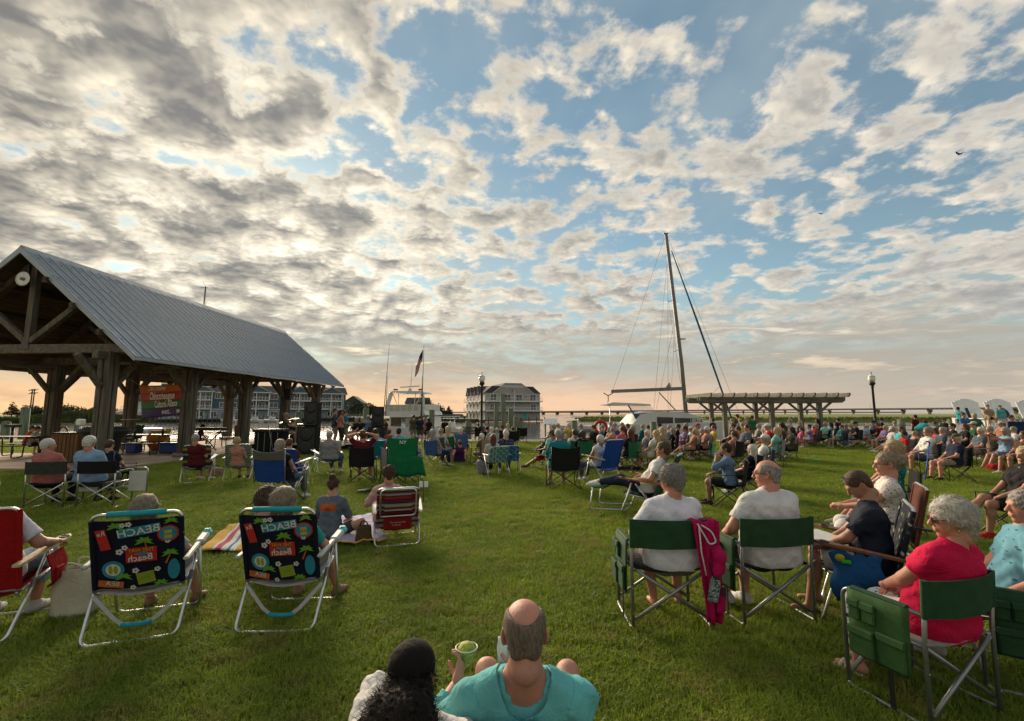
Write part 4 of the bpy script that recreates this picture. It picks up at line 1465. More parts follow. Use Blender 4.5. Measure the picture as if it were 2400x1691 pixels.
HAIR = {'grey': hair_mat('hair_grey', (0.13, 0.12, 0.11), (0.42, 0.40, 0.36)), 'white': hair_mat('hair_white', (0.36, 0.34, 0.30), (0.72, 0.69, 0.62)),
  'brown': hair_mat('hair_brown', (0.025, 0.014, 0.008), (0.11, 0.062, 0.035)), 'dark': hair_mat('hair_dark', (0.008, 0.006, 0.005), (0.035, 0.024, 0.018)),
  'blonde': hair_mat('hair_blonde', (0.22, 0.15, 0.07), (0.58, 0.45, 0.26)), 'red': hair_mat('hair_red', (0.05, 0.014, 0.008), (0.17, 0.055, 0.028)),
  'stubble': hair_mat('hair_stubble', (0.10, 0.072, 0.052), (0.23, 0.17, 0.125)), 'ash': hair_mat('hair_ash', (0.13, 0.10, 0.065), (0.40, 0.33, 0.23))}
def head_sdf():
 s = Sdf(0.018)
 s.ell((0, -0.014, 0.030), (0.074, 0.094, 0.086)).ell((0, 0.028, -0.030), (0.060, 0.060, 0.076), k=0.03)
 s.cone((-0.03, 0.0, -0.085), (0.0, 0.055, -0.094), 0.022, 0.020).cone((0.03, 0.0, -0.085), (0.0, 0.055, -0.094), 0.022, 0.020)
 s.cone((0, -0.022, -0.04), (0, -0.034, -0.105), 0.054, 0.055, k=0.03)
 s.cone((-0.032, 0.076, 0.024), (0.032, 0.076, 0.024), 0.012)
 s.ell((-0.031, 0.096, 0.004), (0.014, 0.012, 0.010), sub=True, k=0.010).ell((0.031, 0.096, 0.004), (0.014, 0.012, 0.010), sub=True, k=0.010)
 s.cone((0, 0.086, 0.012), (0, 0.106, -0.026), 0.009, 0.013, k=0.010)
 s.cone((-0.018, 0.082, -0.054), (0.018, 0.082, -0.054), 0.0095, k=0.008).cone((-0.014, 0.081, -0.066), (0.014, 0.081, -0.066), 0.009, k=0.006)
 for sx in (-1, 1):
  s.ell((sx * 0.077, -0.012, -0.008), (0.009, 0.020, 0.033), rotm(0.25, 0, sx * 0.45), k=0.008)
  s.ell((sx * 0.086, -0.008, -0.006), (0.007, 0.011, 0.019), rotm(0.25, 0, sx * 0.45), sub=True, k=0.006)
 return s
HEAD = {'hi': head_sdf().mesh(0.0052), 'lo': head_sdf().mesh(0.0115)}
def hand_sdf(curl=0.5, spread=0.05, thumb=0.0):
 s = Sdf(0.010)
 s.box((0, 0.045, 0), (0.030, 0.036, 0.006), 0.009)
 s.cone((0, -0.03, 0), (0, 0.02, 0), 0.026, 0.027, k=0.02)
 for i, (x, L) in enumerate(((0.031, 0.066), (0.0105, 0.075), (-0.0105, 0.069), (-0.031, 0.054))):
  a = spread * (1.5 - i)
  p = np.array((x, 0.083, 0.0)); ang = curl * 0.35 + 0.04 * i
  for seg, r0 in zip((0.44, 0.32, 0.24), (0.0095, 0.0088, 0.0080)):
   q = p + L * seg * np.array((math.sin(a), math.cos(a) * math.cos(ang), -math.sin(ang)))
   s.cone(p, q, r0, r0 - 0.0008, k=0.004)
   p = q; ang += curl * 0.62
 t0 = np.array((0.030, 0.020, -0.004)); t1 = np.array((0.056, 0.050, -0.012 - thumb)); t2 = np.array((0.060 - 0.4 * thumb, 0.083, -0.018 - 1.6 * thumb))
 s.cone(t0, t1, 0.015, 0.0115).cone(t1, t2, 0.0110, 0.0088, k=0.004)
 return s
HANDS = {('relax', 'hi'): hand_sdf(0.55).mesh(0.0046), ('grip', 'hi'): hand_sdf(1.35, 0.02, 0.02).mesh(0.0046), ('flat', 'hi'): hand_sdf(0.18).mesh(0.0046),
   ('cup', 'hi'): hand_sdf(0.95, 0.06, 0.03).mesh(0.0046),
   ('relax', 'lo'): hand_sdf(0.55).mesh(0.0085), ('grip', 'lo'): hand_sdf(1.2, 0.02, 0.02).mesh(0.0085), ('flat', 'lo'): hand_sdf(0.18).mesh(0.0085)}
HANDS[('cup', 'lo')] = HANDS[('grip', 'lo')]
def hair_sdf(style):
 """hair shells in head space; None for a shaved head"""
 s = Sdf(0.02)
 face = dict(sub=True, k=0.012)
 if style in ('short', 'fringe', 'buzz'):
  t = 0.010 if style == 'short' else 0.004
  s.ell((0, -0.018, 0.032), (0.076 + t, 0.096 + t, 0.088 + t))
  for sx in (-1, 1):
   s.cone((sx * 0.026, -0.066, 0.0), (sx * 0.026, -0.064, -0.040), 0.033 + t, 0.029 + t)
  s.ell((0, 0.105, -0.045), (0.075, 0.075, 0.105), **face)
  for sx in (-1, 1):
   s.ell((sx * 0.086, 0.004, -0.03), (0.022, 0.036, 0.048), **face)
  if style == 'fringe':
   s.ell((0, -0.040, 0.128), (0.066, 0.135, 0.092), **face)
   s.ell((0, 0.10, 0.06), (0.085, 0.075, 0.09), **face)
  if style == 'short':
   s.fold = (0.0028, 60.0, 1.0)
 elif style in ('curly', 'wavy'):
  s.ell((0, -0.020, 0.045), (0.096, 0.110, 0.102))
  s.cone((0, -0.07, 0.0), (0, -0.066, -0.065), 0.058, 0.036)
  s.ell((0, 0.125, -0.045), (0.080, 0.085, 0.108), **face)
  for sx in (-1, 1):
   s.ell((sx * 0.105, 0.012, -0.030), (0.026, 0.030, 0.046), **face)
  s.fold = (0.0062, 95.0, 0.7) if style == 'curly' else (0.0055, 38.0, 0.7)
 elif style in ('bob', 'long'):
  low = -0.10 if style == 'bob' else -0.24
  s.ell((0, -0.020, 0.040), (0.090, 0.106, 0.096))
  s.cone((0, -0.060, 0.02), (0, -0.072, low), 0.078, 0.058)
  for sx in (-1, 1):
   s.cone((sx * 0.056, -0.012, 0.03), (sx * 0.066, -0.006, low + 0.02), 0.038, 0.026)
  s.ell((0, 0.125, -0.052), (0.066, 0.090, 0.118), **face)
  s.ell((0, 0.04, -0.20), (0.062, 0.075, 0.11), **face)
  s.fold = (0.0040, 44.0, 0.3)
 elif style in ('bun', 'pony', 'updo'):
  s.ell((0, -0.020, 0.036), (0.083, 0.102, 0.092))
  s.cone((0, -0.075, 0.0), (0, -0.070, -0.045), 0.042, 0.030)
  if style == 'bun':
   s.ell((0, -0.075, 0.125), (0.046, 0.046, 0.042))
  elif style == 'updo':
   s.ell((0.0, -0.125, 0.03), (0.052, 0.050, 0.060))
  else:
   s.cone((0, -0.105, 0.05), (0, -0.150, 0.0), 0.026, 0.032).cone((0, -0.150, 0.0), (0, -0.145, -0.17), 0.034, 0.014)
  s.ell((0, 0.115, -0.045), (0.076, 0.080, 0.108), **face)
  for sx in (-1, 1):
   s.ell((sx * 0.090, 0.006, -0.03), (0.024, 0.036, 0.046), **face)
  s.fold = (0.0026, 60.0, 0.5)
 elif style == 'afro_pony':
  s.ell((0, -0.020, 0.0), (0.080, 0.098, 0.07))
  for (x, y, z, r) in ((0, -0.15, -0.07, 0.085), (-0.06, -0.15, -0.11, 0.075), (0.06, -0.15, -0.11, 0.075), (0, -0.16, -0.18, 0.08), (-0.055, -0.13, -0.05, 0.055), (0.055, -0.13, -0.05, 0.055), (0.0, -0.15, -0.24, 0.07)):
   s.ell((x, y, z), (r, r * 0.9, r))
  s.ell((0, 0.115, -0.045), (0.076, 0.080, 0.108), **face)
  s.fold = (0.008, 110.0, 0.5)
 elif style == 'cap':
  s.ell((0, -0.012, 0.048), (0.086, 0.104, 0.088))
  s.cut((0, 0, 0.028), (0, 0.12, -1))
  s.ell((0, -0.012, 0.03), (0.080, 0.097, 0.09), sub=True, k=0.002)
  s.p.insert(0, s.p.pop(0))
 elif style == 'brim':
  s.box((0, 0.125, 0.036), (0.052, 0.035, 0.001), 0.006, rotm(-0.22, 0, 0))
 return s
HAIRM = {}
def hair_mesh(style, res):
 k = (style, res)
 if k not in HAIRM:
  HAIRM[k] = hair_sdf(style).mesh(0.0062 if res == 'hi' else 0.0125)
 return HAIRM[k]
def V3(*a):
 return np.array(a, float)
def nrm(v):
 return v / (np.linalg.norm(v) + 1e-9)
def ik(a, t, l1, l2, pole):
 d = t - a
 L = np.linalg.norm(d)
 if L > 0.998 * (l1 + l2):
  t = a + d / L * 0.998 * (l1 + l2)
  L = 0.998 * (l1 + l2)
 u = nrm(t - a)
 x = (l1 * l1 - l2 * l2 + L * L) / (2 * L)
 h = math.sqrt(max(l1 * l1 - x * x, 1e-6))
 pv = pole - (pole @ u) * u
 return a + u * x + nrm(pv) * h, t
def skeleton(seat=0.42, lean=12.0, stand=False, feet=None, wrists=None, hyaw=0.0, hpitch=0.0, hroll=0.0, bend=0.0, broad=1.0, kneepole=None, elbow=None, twist=0.0):
 J = {}
 P = V3(0, 0, 0.94 if stand else seat + 0.095)
 a, b = rad(lean), rad(lean - bend)
 tu = V3(0, -math.sin(a), math.cos(a)); tu2 = V3(0, -math.sin(b), math.cos(b))
 J['P'] = P
 J['waist'] = P + 0.17 * tu
 J['chest'] = J['waist'] + 0.20 * tu2
 J['neck'] = J['chest'] + 0.155 * tu2
 hl = rad(min(lean - bend, 14.0) if lean > 0 else lean - bend) * 0.6 + rad(hpitch) * 0.4
 hu = V3(0, -math.sin(hl), math.cos(hl))
 J['head'] = J['neck'] + 0.165 * hu + V3(0, 0.012, 0)
 J['hrot'] = rotm(0, 0, rad(hyaw)) @ rotm(rad(hpitch), rad(hroll), 0)
 ct, st_ = math.cos(rad(twist)), math.sin(rad(twist))
 sh = J['neck'] - 0.078 * tu2
 for i, s in enumerate((-1, 1)):
  J['sh%d' % i] = sh + V3(s * 0.172 * broad * ct, s * 0.172 * broad * st_, 0)
  J['hip%d' % i] = P + V3(s * 0.095, 0.0, -0.02)
  ft = V3(*feet[i]) if feet is not None else (V3(s * 0.11, 0.0, 0.085) if stand else V3(s * 0.14, 0.42, 0.085))
  kp = V3(*(kneepole[i] if kneepole else (s * 0.15, 1, 1.0)))
  J['kn%d' % i], J['an%d' % i] = ik(J['hip%d' % i], ft, 0.43, 0.42, kp)
  wt = V3(*wrists[i]) if wrists is not None else V3(s * 0.12, 0.26, P[2] + 0.10)
  ep = V3(*(elbow[i] if elbow else (s * 1.0, -0.5, -1.0)))
  J['el%d' % i], J['wr%d' % i] = ik(J['sh%d' % i], wt, 0.285, 0.25, ep)
 return J
def person(name, label, J, loc, rz=0.0, s=1.0, skin='fair', shirt=None, sleeve=0.55, bottom=None, leg=1.0, shoe=None, hair='short', hcol='grey', res='lo', girth=1.0, belly=0.0,
   hands=('relax', 'relax'), cap=None, fem=False, top='tee', neck_low=-1.0, eyes=False, group=None, glasses=None, palm=(None, None), dress=False, cat='person', fold=1.0, bare_foot=False, hand_fix=None, hemz=0.02):
 """one figure; returns the body object with clothing and hair as children"""
 h = {'hi': 0.0105, 'mid': 0.015, 'lo': 0.022}[res]
 hr = 'hi' if res in ('hi', 'mid') else 'lo'
 g = girth
 B = Sdf(0.035)
 P, wa, ch, nk, hd = J['P'], J['waist'], J['chest'], J['neck'], J['head']
 ax = V3(1, 0, 0)
 tu = nrm(ch - wa)
 w = 0.85 if fem else 1.0
 def torso(S_, e=0.0):
  S_.cone(P - ax * 0.085, P + ax * 0.085, 0.115 * g + e, k=0.06)
  S_.cone(wa - ax * 0.07 * w * g, wa + ax * 0.07 * w * g, 0.104 * g * (0.92 if fem else 1) + e, k=0.09)
  if belly:
   S_.ell(wa + V3(0, 0.055, -0.035), (0.135 * g + e, 0.10 + belly + e, 0.135 + e), k=0.08)
  S_.cone(ch - ax * 0.078 * w, ch + ax * 0.078 * w, 0.110 * g + e, k=0.09)
  if fem:
   for sx in (-1, 1):
    S_.ell(ch + V3(sx * 0.07, 0.085, -0.03), (0.062 + e, 0.055 + e, 0.06 + e), k=0.05)
  for i in (0, 1):
   S_.cone(nk - tu * 0.005, J['sh%d' % i] * 0.9 + nk * 0.1 - tu * 0.004, 0.048 + e * 0.5, 0.047 + e * 0.7, k=0.06)
   S_.cone(ch, J['sh%d' % i] * 0.8 + ch * 0.2, 0.08 + e, 0.052 + e, k=0.05)
 torso(B)
 hn = hd + J['hrot'] @ V3(0, -0.034, -0.085)
 B.cone(nk - tu * 0.03, nk * 0.4 + hn * 0.6, 0.068 * (0.88 if fem else 1), 0.060 * (0.92 if fem else 1), k=0.05)
 B.cone(nk * 0.4 + hn * 0.6, hn, 0.060 * (0.92 if fem else 1), 0.057, k=0.03)
 for i in (0, 1):
  B.cone(J['sh%d' % i], J['el%d' % i], 0.053 * g ** 0.6, 0.042 * g ** 0.6, k=0.04)
  B.cone(J['el%d' % i], J['wr%d' % i], 0.042 * g ** 0.5, 0.028, k=0.02)
  m_ = J['hip%d' % i] * 0.5 + J['kn%d' % i] * 0.5
  B.cone(J['hip%d' % i], m_, 0.092 * g ** 0.7, 0.076 * g ** 0.6, k=0.05)
  B.cone(m_, J['kn%d' % i], 0.076 * g ** 0.6, 0.056 * g ** 0.5, k=0.03)
  c_ = J['kn%d' % i] * 0.66 + J['an%d' % i] * 0.34
  kv = nrm(J['an%d' % i] - J['kn%d' % i])
  back = nrm(np.cross(np.cross(kv, J['kn%d' % i] - J['hip%d' % i]), kv))
  B.cone(J['kn%d' % i], c_ - back * 0.012, 0.052 * g ** 0.4, 0.054 * g ** 0.4, k=0.03)
  B.cone(c_ - back * 0.012, J['an%d' % i], 0.054 * g ** 0.4, 0.034, k=0.03)
  fd = V3(J['kn%d' % i][0] * 0.1, 1.0, 0.0)
  th = nrm(J['kn%d' % i] - J['hip%d' % i]); th[2] = 0
  if np.linalg.norm(th) > 0.25:
   fd = nrm(th)
  J['fd%d' % i] = fd = nrm(fd if 'fdir' not in J else J['fdir'][i])
  an = J['an%d' % i]
  B.cone(an - fd * 0.035 - V3(0, 0, 0.035), an + fd * 0.13 - V3(0, 0, 0.055), 0.034, 0.026, k=0.03)
 parts = [(*B.mesh(h), 0)]
 hv, hq = HEAD[hr]
 HR = J['hrot']
 parts.append(((hv * 1.07) @ HR.T + hd, hq, 0))
 for i in (0, 1):
  mv, mq = HANDS[(hands[i], hr)]
  mv = mv.copy()
  if i == 0:
   mv[:, 0] *= -1; mq = mq[:, ::-1]
  mv[:, 0] *= -1; mq = mq[:, ::-1]
  y = nrm(J['wr%d' % i] - J['el%d' % i])
  if hand_fix and hand_fix[i] is not None:
   y = nrm(V3(*hand_fix[i]))
  up = V3(*(palm[i] if palm[i] is not None else (0, 0, 1)))
  x = np.cross(y, up)
  if np.linalg.norm(x) < 0.05:
   x = V3(1, 0, 0)
  x = nrm(x); z = np.cross(x, y)
  R = np.stack([x, y, z], 1)
  parts.append((mv @ R.T + J['wr%d' % i], mq, 0))
 me = raw_mesh(name, parts, [SKIN[skin]])
 body = link(name, me, None, loc, (0, 0, rz))
 body.scale = (s, s, s)
 tag(body, label, cat, group)
 sd = (abs(hash(label)) % 97) * 0.11 if False else (len(label) * 0.37 % 5)
 if shirt is not None:
  T = Sdf(0.03)
  torso(T, 0.017)
  T.cone(P - ax * 0.09 - V3(0, 0, 0.02), P + ax * 0.09 - V3(0, 0, 0.02), 0.136 * g, k=0.05)
  if sleeve > 0:
   for i in (0, 1):
    a, e_, w_ = J['sh%d' % i], J['el%d' % i], J['wr%d' % i]
    if sleeve <= 1.0:
     T.cone(a, a + (e_ - a) * sleeve, 0.062 * g ** 0.6, 0.064 * g ** 0.6, cut=True, k=0.045)
    else:
     T.cone(a, e_, 0.062 * g ** 0.6, 0.058 * g ** 0.6, k=0.045)
     T.cone(e_, e_ + (w_ - e_) * (sleeve - 1.0), 0.058 * g ** 0.6, 0.048, cut=True, k=0.02)
  if neck_low >= 0:
   c_ = nk - tu * (0.005 + neck_low)
   T.ell(nk + V3(0, 0.015 - neck_low * 0.6, 0.045 - neck_low * 0.3), (0.072 + neck_low * 0.3, 0.074 + neck_low * 0.5, 0.05 + neck_low), sub=True, k=0.012)
  T.cut(P - V3(0, 0, hemz + 0.035), (0, 0.0, -1)) if not J.get('lie') else None
  T.fold = (0.0050 * fold, 19.0, sd)
  o = link('shirt', raw_mesh('shirt', [(*T.mesh(h), 0)], [shirt]), body)
 if bottom is not None:
  T = Sdf(0.03)
  T.cone(P - ax * 0.085, P + ax * 0.085, 0.124 * g, k=0.06)
  if not dress:
   T.cone(wa - ax * 0.06, wa + ax * 0.06, 0.100 * g, k=0.08)
  for i in (0, 1):
   hp, kn, an = J['hip%d' % i], J['kn%d' % i], J['an%d' % i]
   if leg <= 1.0:
    T.cone(hp, hp + (kn - hp) * leg, 0.106 * g ** 0.7, 0.084 * g ** 0.6, cut=True, k=0.045)
   else:
    T.cone(hp, kn, 0.104 * g ** 0.7, 0.076 * g ** 0.5, k=0.045)
    T.ell(kn, (0.074, 0.074, 0.074), k=0.03)
    T.cone(kn, kn + (an - kn) * (leg - 1.0), 0.078 * g ** 0.5, 0.060, cut=True, k=0.03)
  if dress:
   T.cone((J['hip0'] + J['hip1']) / 2, (J['kn0'] + J['kn1']) / 2, 0.12, 0.11, k=0.06)
  T.fold = (0.0040 * fold, 15.0, sd + 1)
  link('skirt' if dress else ('trousers' if leg > 1.0 else 'shorts'), raw_mesh('lower', [(*T.mesh(h), 0)], [bottom]), body)
 if shoe is not None:
  for i in (0, 1):
   an, fd = J['an%d' % i], J['fd%d' % i]
   T = Sdf(0.02)
   T.cone(an - fd * 0.04 - V3(0, 0, 0.03), an + fd * 0.06 - V3(0, 0, 0.035), 0.044, 0.044)
   T.cone(an + fd * 0.06 - V3(0, 0, 0.04), an + fd * 0.165 - V3(0, 0, 0.052), 0.043, 0.030)
   T.cone(an - V3(0, 0, 0.02), an + nrm(J['kn%d' % i] - an) * 0.03, 0.046, 0.044, cut=True)
   up = V3(0, 0, 1)
   T.cut(an - up * 0.082, (0, 0, -1))
   link('shoe', raw_mesh('shoe', [(*T.mesh(min(h, 0.012) if hr == 'hi' else 0.02), 0)], [shoe]), body)
 HM = Matrix.Translation(Vector(hd)) @ Matrix(HR.tolist()).to_4x4() @ Matrix.Scale(1.07, 4)
 if hair:
  k = (hair, hr)
  v, q = hair_mesh(hair, hr)
  hk = '%s_%s_%s' % (hair, hcol, hr)
  if hk not in HAIRO:
   HAIRO[hk] = raw_mesh('hair', [(v, q, 0)], [HAIR[hcol]])
  o = link('hair', HAIRO[hk], body)
  o.matrix_local = HM
  person.last_hair = o
 if cap is not None:
  v, q = hair_mesh('cap', 'hi')
  o = link('cap', raw_mesh('cap', [(v, q, 0)], [cap]), body)
  o.matrix_local = HM
  v, q = hair_mesh('brim', 'hi')
  o2 = link('brim', raw_mesh('brim', [(v, q, 0)], [cap]), o)
 if eyes:
  for sx in (-1, 1):
   mb = MB()
   mb.lathe([(0.001, -0.0115), (0.008, -0.0085), (0.0115, 0.0), (0.008, 0.0085), (0.001, 0.0115)], (0, 0, 0), 12, 0, axis=Matrix.Rotation(-math.pi / 2, 3, 'X'))
   mb.lathe([(0.0058, 0.0096), (0.003, 0.0122), (0.0005, 0.0125)], (0, 0, 0), 10, 1, axis=Matrix.Rotation(-math.pi / 2, 3, 'X'))
   o = mb.build('eye', [mat('eye_white', (0.42, 0.38, 0.34), 0.3, 0), mat('eye_iris', (0.03, 0.025, 0.02), 0.15, 0)], body)
   o.matrix_local = HM @ Matrix.Translation((sx * 0.031, 0.0715, 0.004))
 if glasses:
  dark = glasses == 'sun'
  mb = MB()
  for sx in (-1, 1):
   pts = [(sx * 0.033 + 0.024 * math.cos(a), 0.101 - 0.006 * abs(math.cos(a)), 0.003 + 0.019 * math.sin(a)) for a in np.linspace(0, 6.283, 14)[:-1]]
   mb.tube(pts, 0.0022, 5, closed=True)
   if dark:
    mb.add([(sx * 0.033, 0.103, 0.003)] + pts, [(0, k + 1, (k + 1) % 13 + 1) for k in range(13)], 1)
   mb.tube([(sx * 0.056, 0.096, 0.010), (sx * 0.078, 0.06, 0.010), (sx * 0.082, 0.0, 0.008), (sx * 0.080, -0.02, -0.004)], 0.0024, 5)
  mb.tube([(-0.010, 0.103, 0.008), (0, 0.106, 0.010), (0.010, 0.103, 0.008)], 0.0022, 5)
  o = mb.build('glasses', [M_blackplastic, mat('sunglass_lens', (0.01, 0.01, 0.012), 0.08, 0)], body)
  o.matrix_local = HM
  if glasses == 'up':
   o.matrix_local = HM @ Matrix.Translation((0, -0.032, 0.052)) @ Matrix.Rotation(0.55, 4, 'X')
 return body
HAIRO = {}
def strands(hair_obj, n, L, wid, col, seed=0, curl=0.0, flow=(0, -0.3, -1.0), lift=0.35, parent=None, zmin=None):
 """loose strands standing off a hair shell"""
 me = hair_obj.data
 nv = len(me.vertices)
 co = np.empty(nv * 3, np.float32); me.vertices.foreach_get('co', co); co = co.reshape(-1, 3).astype(float)
 no = np.empty(nv * 3, np.float32); me.vertices.foreach_get('normal', no); no = no.reshape(-1, 3).astype(float)
 r = np.random.default_rng(seed)
 k = r.integers(0, nv, n)
 p, nn = co[k], no[k]
 if zmin is not None:
  ok = p[:, 2] > zmin
  p, nn = p[ok], nn[ok]; n = len(p)
 d = np.array(flow) + r.normal(0, 0.35 + curl, (n, 3))
 d = d - (d * nn).sum(1, keepdims=True) * nn * 0.9
 d /= np.linalg.norm(d, axis=1, keepdims=True) + 1e-6
 side = np.cross(d, nn); side /= np.linalg.norm(side, axis=1, keepdims=True) + 1e-6
 l = L * r.uniform(0.5, 1.2, (n, 1)); w = wid * r.uniform(0.6, 1.3, (n, 1))
 q0 = p - nn * 0.003
 cv = r.normal(0, curl, (n, 1)) * side
 q1 = p + (d * 0.5 + nn * lift * 0.5 + cv * 0.6) * l
 q2 = p + (d * 0.9 + nn * lift * (0.3 if curl == 0 else 0.9) - cv * 0.6) * l
 V = np.stack([q0 - side * w, q0 + side * w, q1 + side * w * 0.8, q1 - side * w * 0.8, q2 + side * w * 0.3, q2 - side * w * 0.3], 1).reshape(-1, 3)
 b = np.arange(n)[:, None] * 6
 Q = np.vstack([b + np.array([0, 1, 2, 3]), b + np.array([3, 2, 4, 5])])
 o = link('strands', raw_mesh('strands', [(V, Q, 0)], [HAIR[col]], smooth=False), hair_obj)
 tag(o, kind='stuff')
 return o
# ------------------------------------------------------------------ chairs
def curve_pts(pts, n=6):
 """round the corners of a polyline with short arcs (quadratic)"""
 out = [Vector(pts[0])]
 for a, b, c in zip(pts, pts[1:], pts[2:]):
  a, b, c = Vector(a), Vector(b), Vector(c)
  r = min((a - b).length, (c - b).length) * 0.45
  r = min(r, 0.07)
  p = b + (a - b).normalized() * r; q = b + (c - b).normalized() * r
  for k in range(n + 1):
   t = k / n
   out.append(p * (1 - t) ** 2 + b * 2 * t * (1 - t) + q * t * t)
 out.append(Vector(pts[-1]))
 return out
def hang_sheet(p00, p01, p10, p11, sag, n=9, m=5, th=0.006, nd=(0, -1, 0)):
 """cloth panel between two bars: rows from p00-p01 to p10-p11, bellied by sag along nd"""
 g_ = []
 p00, p01, p10, p11, nd = map(Vector, (p00, p01, p10, p11, nd))
 for i in range(m):
  v = i / (m - 1)
  g_.append([(p00.lerp(p01, u / (n - 1))).lerp(p10.lerp(p11, u / (n - 1)), v) + nd * (sag * math.sin(math.pi * u / (n - 1)) + (0.0035 * math.sin(9.0 * u / (n - 1) + 5 * v) * math.sin(7 * v + 3.0 * u / (n - 1)) if 0 < u < n - 1 else 0)) for u in range(n)])
 return MB().sheet(g_, th)
def director_chair(label, loc, rz, fab, frame, seatm=None, pocket=None, table=None, s=1.0, group=None, fine=True, table_down=False):
 o = thing('directors_chair', label, 'chair', loc, rz, group, s)
 w, zr_, za, zs = 0.292, 0.80, 0.61, 0.43
 sg = 10 if fine else 6
 R_ = 0.0125
 for sx in (-1, 1):
  MB().tube([(sx * w, -0.22, 0.0), (sx * w, -0.225, 0.45), (sx * w, -0.25, zr_)], R_, sg).build('back_post', frame, o)
  MB().tube(curve_pts([(sx * w, 0.235, 0.02), (sx * w, 0.235, za), (sx * w, -0.225, za)]), R_, sg).build('front_leg', frame, o)
  MB().tube(curve_pts([(sx * w, 0.235, 0.03), (sx * (w + 0.008), 0.215, 0.012), (sx * (w + 0.008), -0.2, 0.012), (sx * w, -0.22, 0.03)], 3), R_ * 0.9, sg).build('foot_rail', frame, o)
  MB().tube([(sx * (w - 0.015), -0.225, zs), (sx * (w - 0.015), 0.225, zs)], R_, sg).build('seat_rail', frame, o)
  MB().box((sx * w, 0.01, za + 0.012), (0.042, 0.34, 0.028), ch=0.01).build('armrest', fab if pocket else M_blackplastic, o)
  for yy, dy in ((-0.215, 0.012), (0.222, -0.012)):
   MB().tube([(sx * (w - 0.012), yy + dy * sx, 0.075), (-sx * (w - 0.03), yy + dy * sx, zs - 0.005)], R_, sg).build('cross_brace', frame, o)
  if fine:
   for q in (0.12, 0.3, 0.46, 0.62):
    MB().lathe([(0.005, 0), (0.003, 0.004)], (sx * w, -0.235, q), 6, axis=Matrix.Rotation(math.pi / 2, 3, 'X')).build('rivet', M_alu, o)
 b = hang_sheet((-w - 0.014, -0.262, zr_ + 0.005), (w + 0.014, -0.262, zr_ + 0.005), (-w - 0.014, -0.243, zr_ - 0.205), (w + 0.014, -0.243, zr_ - 0.205), 0.06, 21, 9, 0.007)
 for sx in (-1, 1):
  b.tube([(sx * w, -0.2505, zr_ + 0.004), (sx * w, -0.238, zr_ - 0.206)], R_ + 0.005, sg)
 auto(b.build('back_band', fab, o), 50)
 hang_sheet((-w + 0.02, 0.22, zs + 0.012), (w - 0.02, 0.22, zs + 0.012), (-w + 0.02, -0.21, zs + 0.012), (w - 0.02, -0.21, zs + 0.012), 0.03, 9, 7, 0.008, (0, 0, -1)).build('seat', seatm or fab, o)
 if pocket:
  sx = pocket
  x = sx * (w + 0.02)
  pn = hang_sheet((x, 0.19, za + 0.01), (x, -0.17, za + 0.01), (x + sx * 0.01, 0.18, 0.235), (x + sx * 0.01, -0.16, 0.235), 0.008, 9, 7, 0.006, (sx, 0, 0))
  po = pn.build('pocket_panel', fab, o)
  for (y0, y1, z0, z1, d) in ((0.02, 0.17, 0.25, 0.40, 0.035), (-0.15, 0.0, 0.25, 0.42, 0.022), (0.10, 0.17, 0.45, 0.56, 0.02), (0.01, 0.09, 0.45, 0.56, 0.02)):
   xx = x + sx * (0.012 + d / 2)
   MB().box((xx, (y0 + y1) / 2, (z0 + z1) / 2), (d, y1 - y0, z1 - z0), ch=0.009).build('pocket', fab, po)
   MB().box((xx + sx * 0.004, (y0 + y1) / 2, z1 - 0.012), (d + 0.006, y1 - y0 + 0.006, 0.045), Matrix.Rotation(-sx * 0.12, 3, 'Y'), ch=0.006).build('pocket_flap', fab, po)
  MB().box((x + sx * 0.012, -0.05, 0.13), (0.006, 0.028, 0.22)).build('strap', M_blackplastic, po)
 if table:
  sx = table
  tm = mat('side_table_top', (0.50, 0.49, 0.47), 0.5, 0.08, 6)
  if table_down:
   t_ = MB().box((sx * (w + 0.21), 0.02, 0.42), (0.30, 0.025, 0.36), ch=0.012).build('side_table', tm, o)
   MB().tube(curve_pts([(sx * (w + 0.37), 0.02, 0.25), (sx * (w + 0.37), 0.02, 0.66), (sx * w, 0.02, 0.66)]), 0.010, 8).build('table_arm', frame, t_)
  else:
   t_ = MB().box((sx * (w + 0.22), 0.0, 0.585), (0.38, 0.36, 0.02), ch=0.008).build('side_table', tm, o)
   MB().box((sx * (w + 0.22), 0.0, 0.568), (0.39, 0.37, 0.016), ch=0.006).build('table_rim', frame, t_)
   MB().tube([(sx * (w + 0.30), -0.12, 0.56), (sx * w, -0.12, 0.34)], 0.009, 8).build('table_brace', frame, t_)
 return o
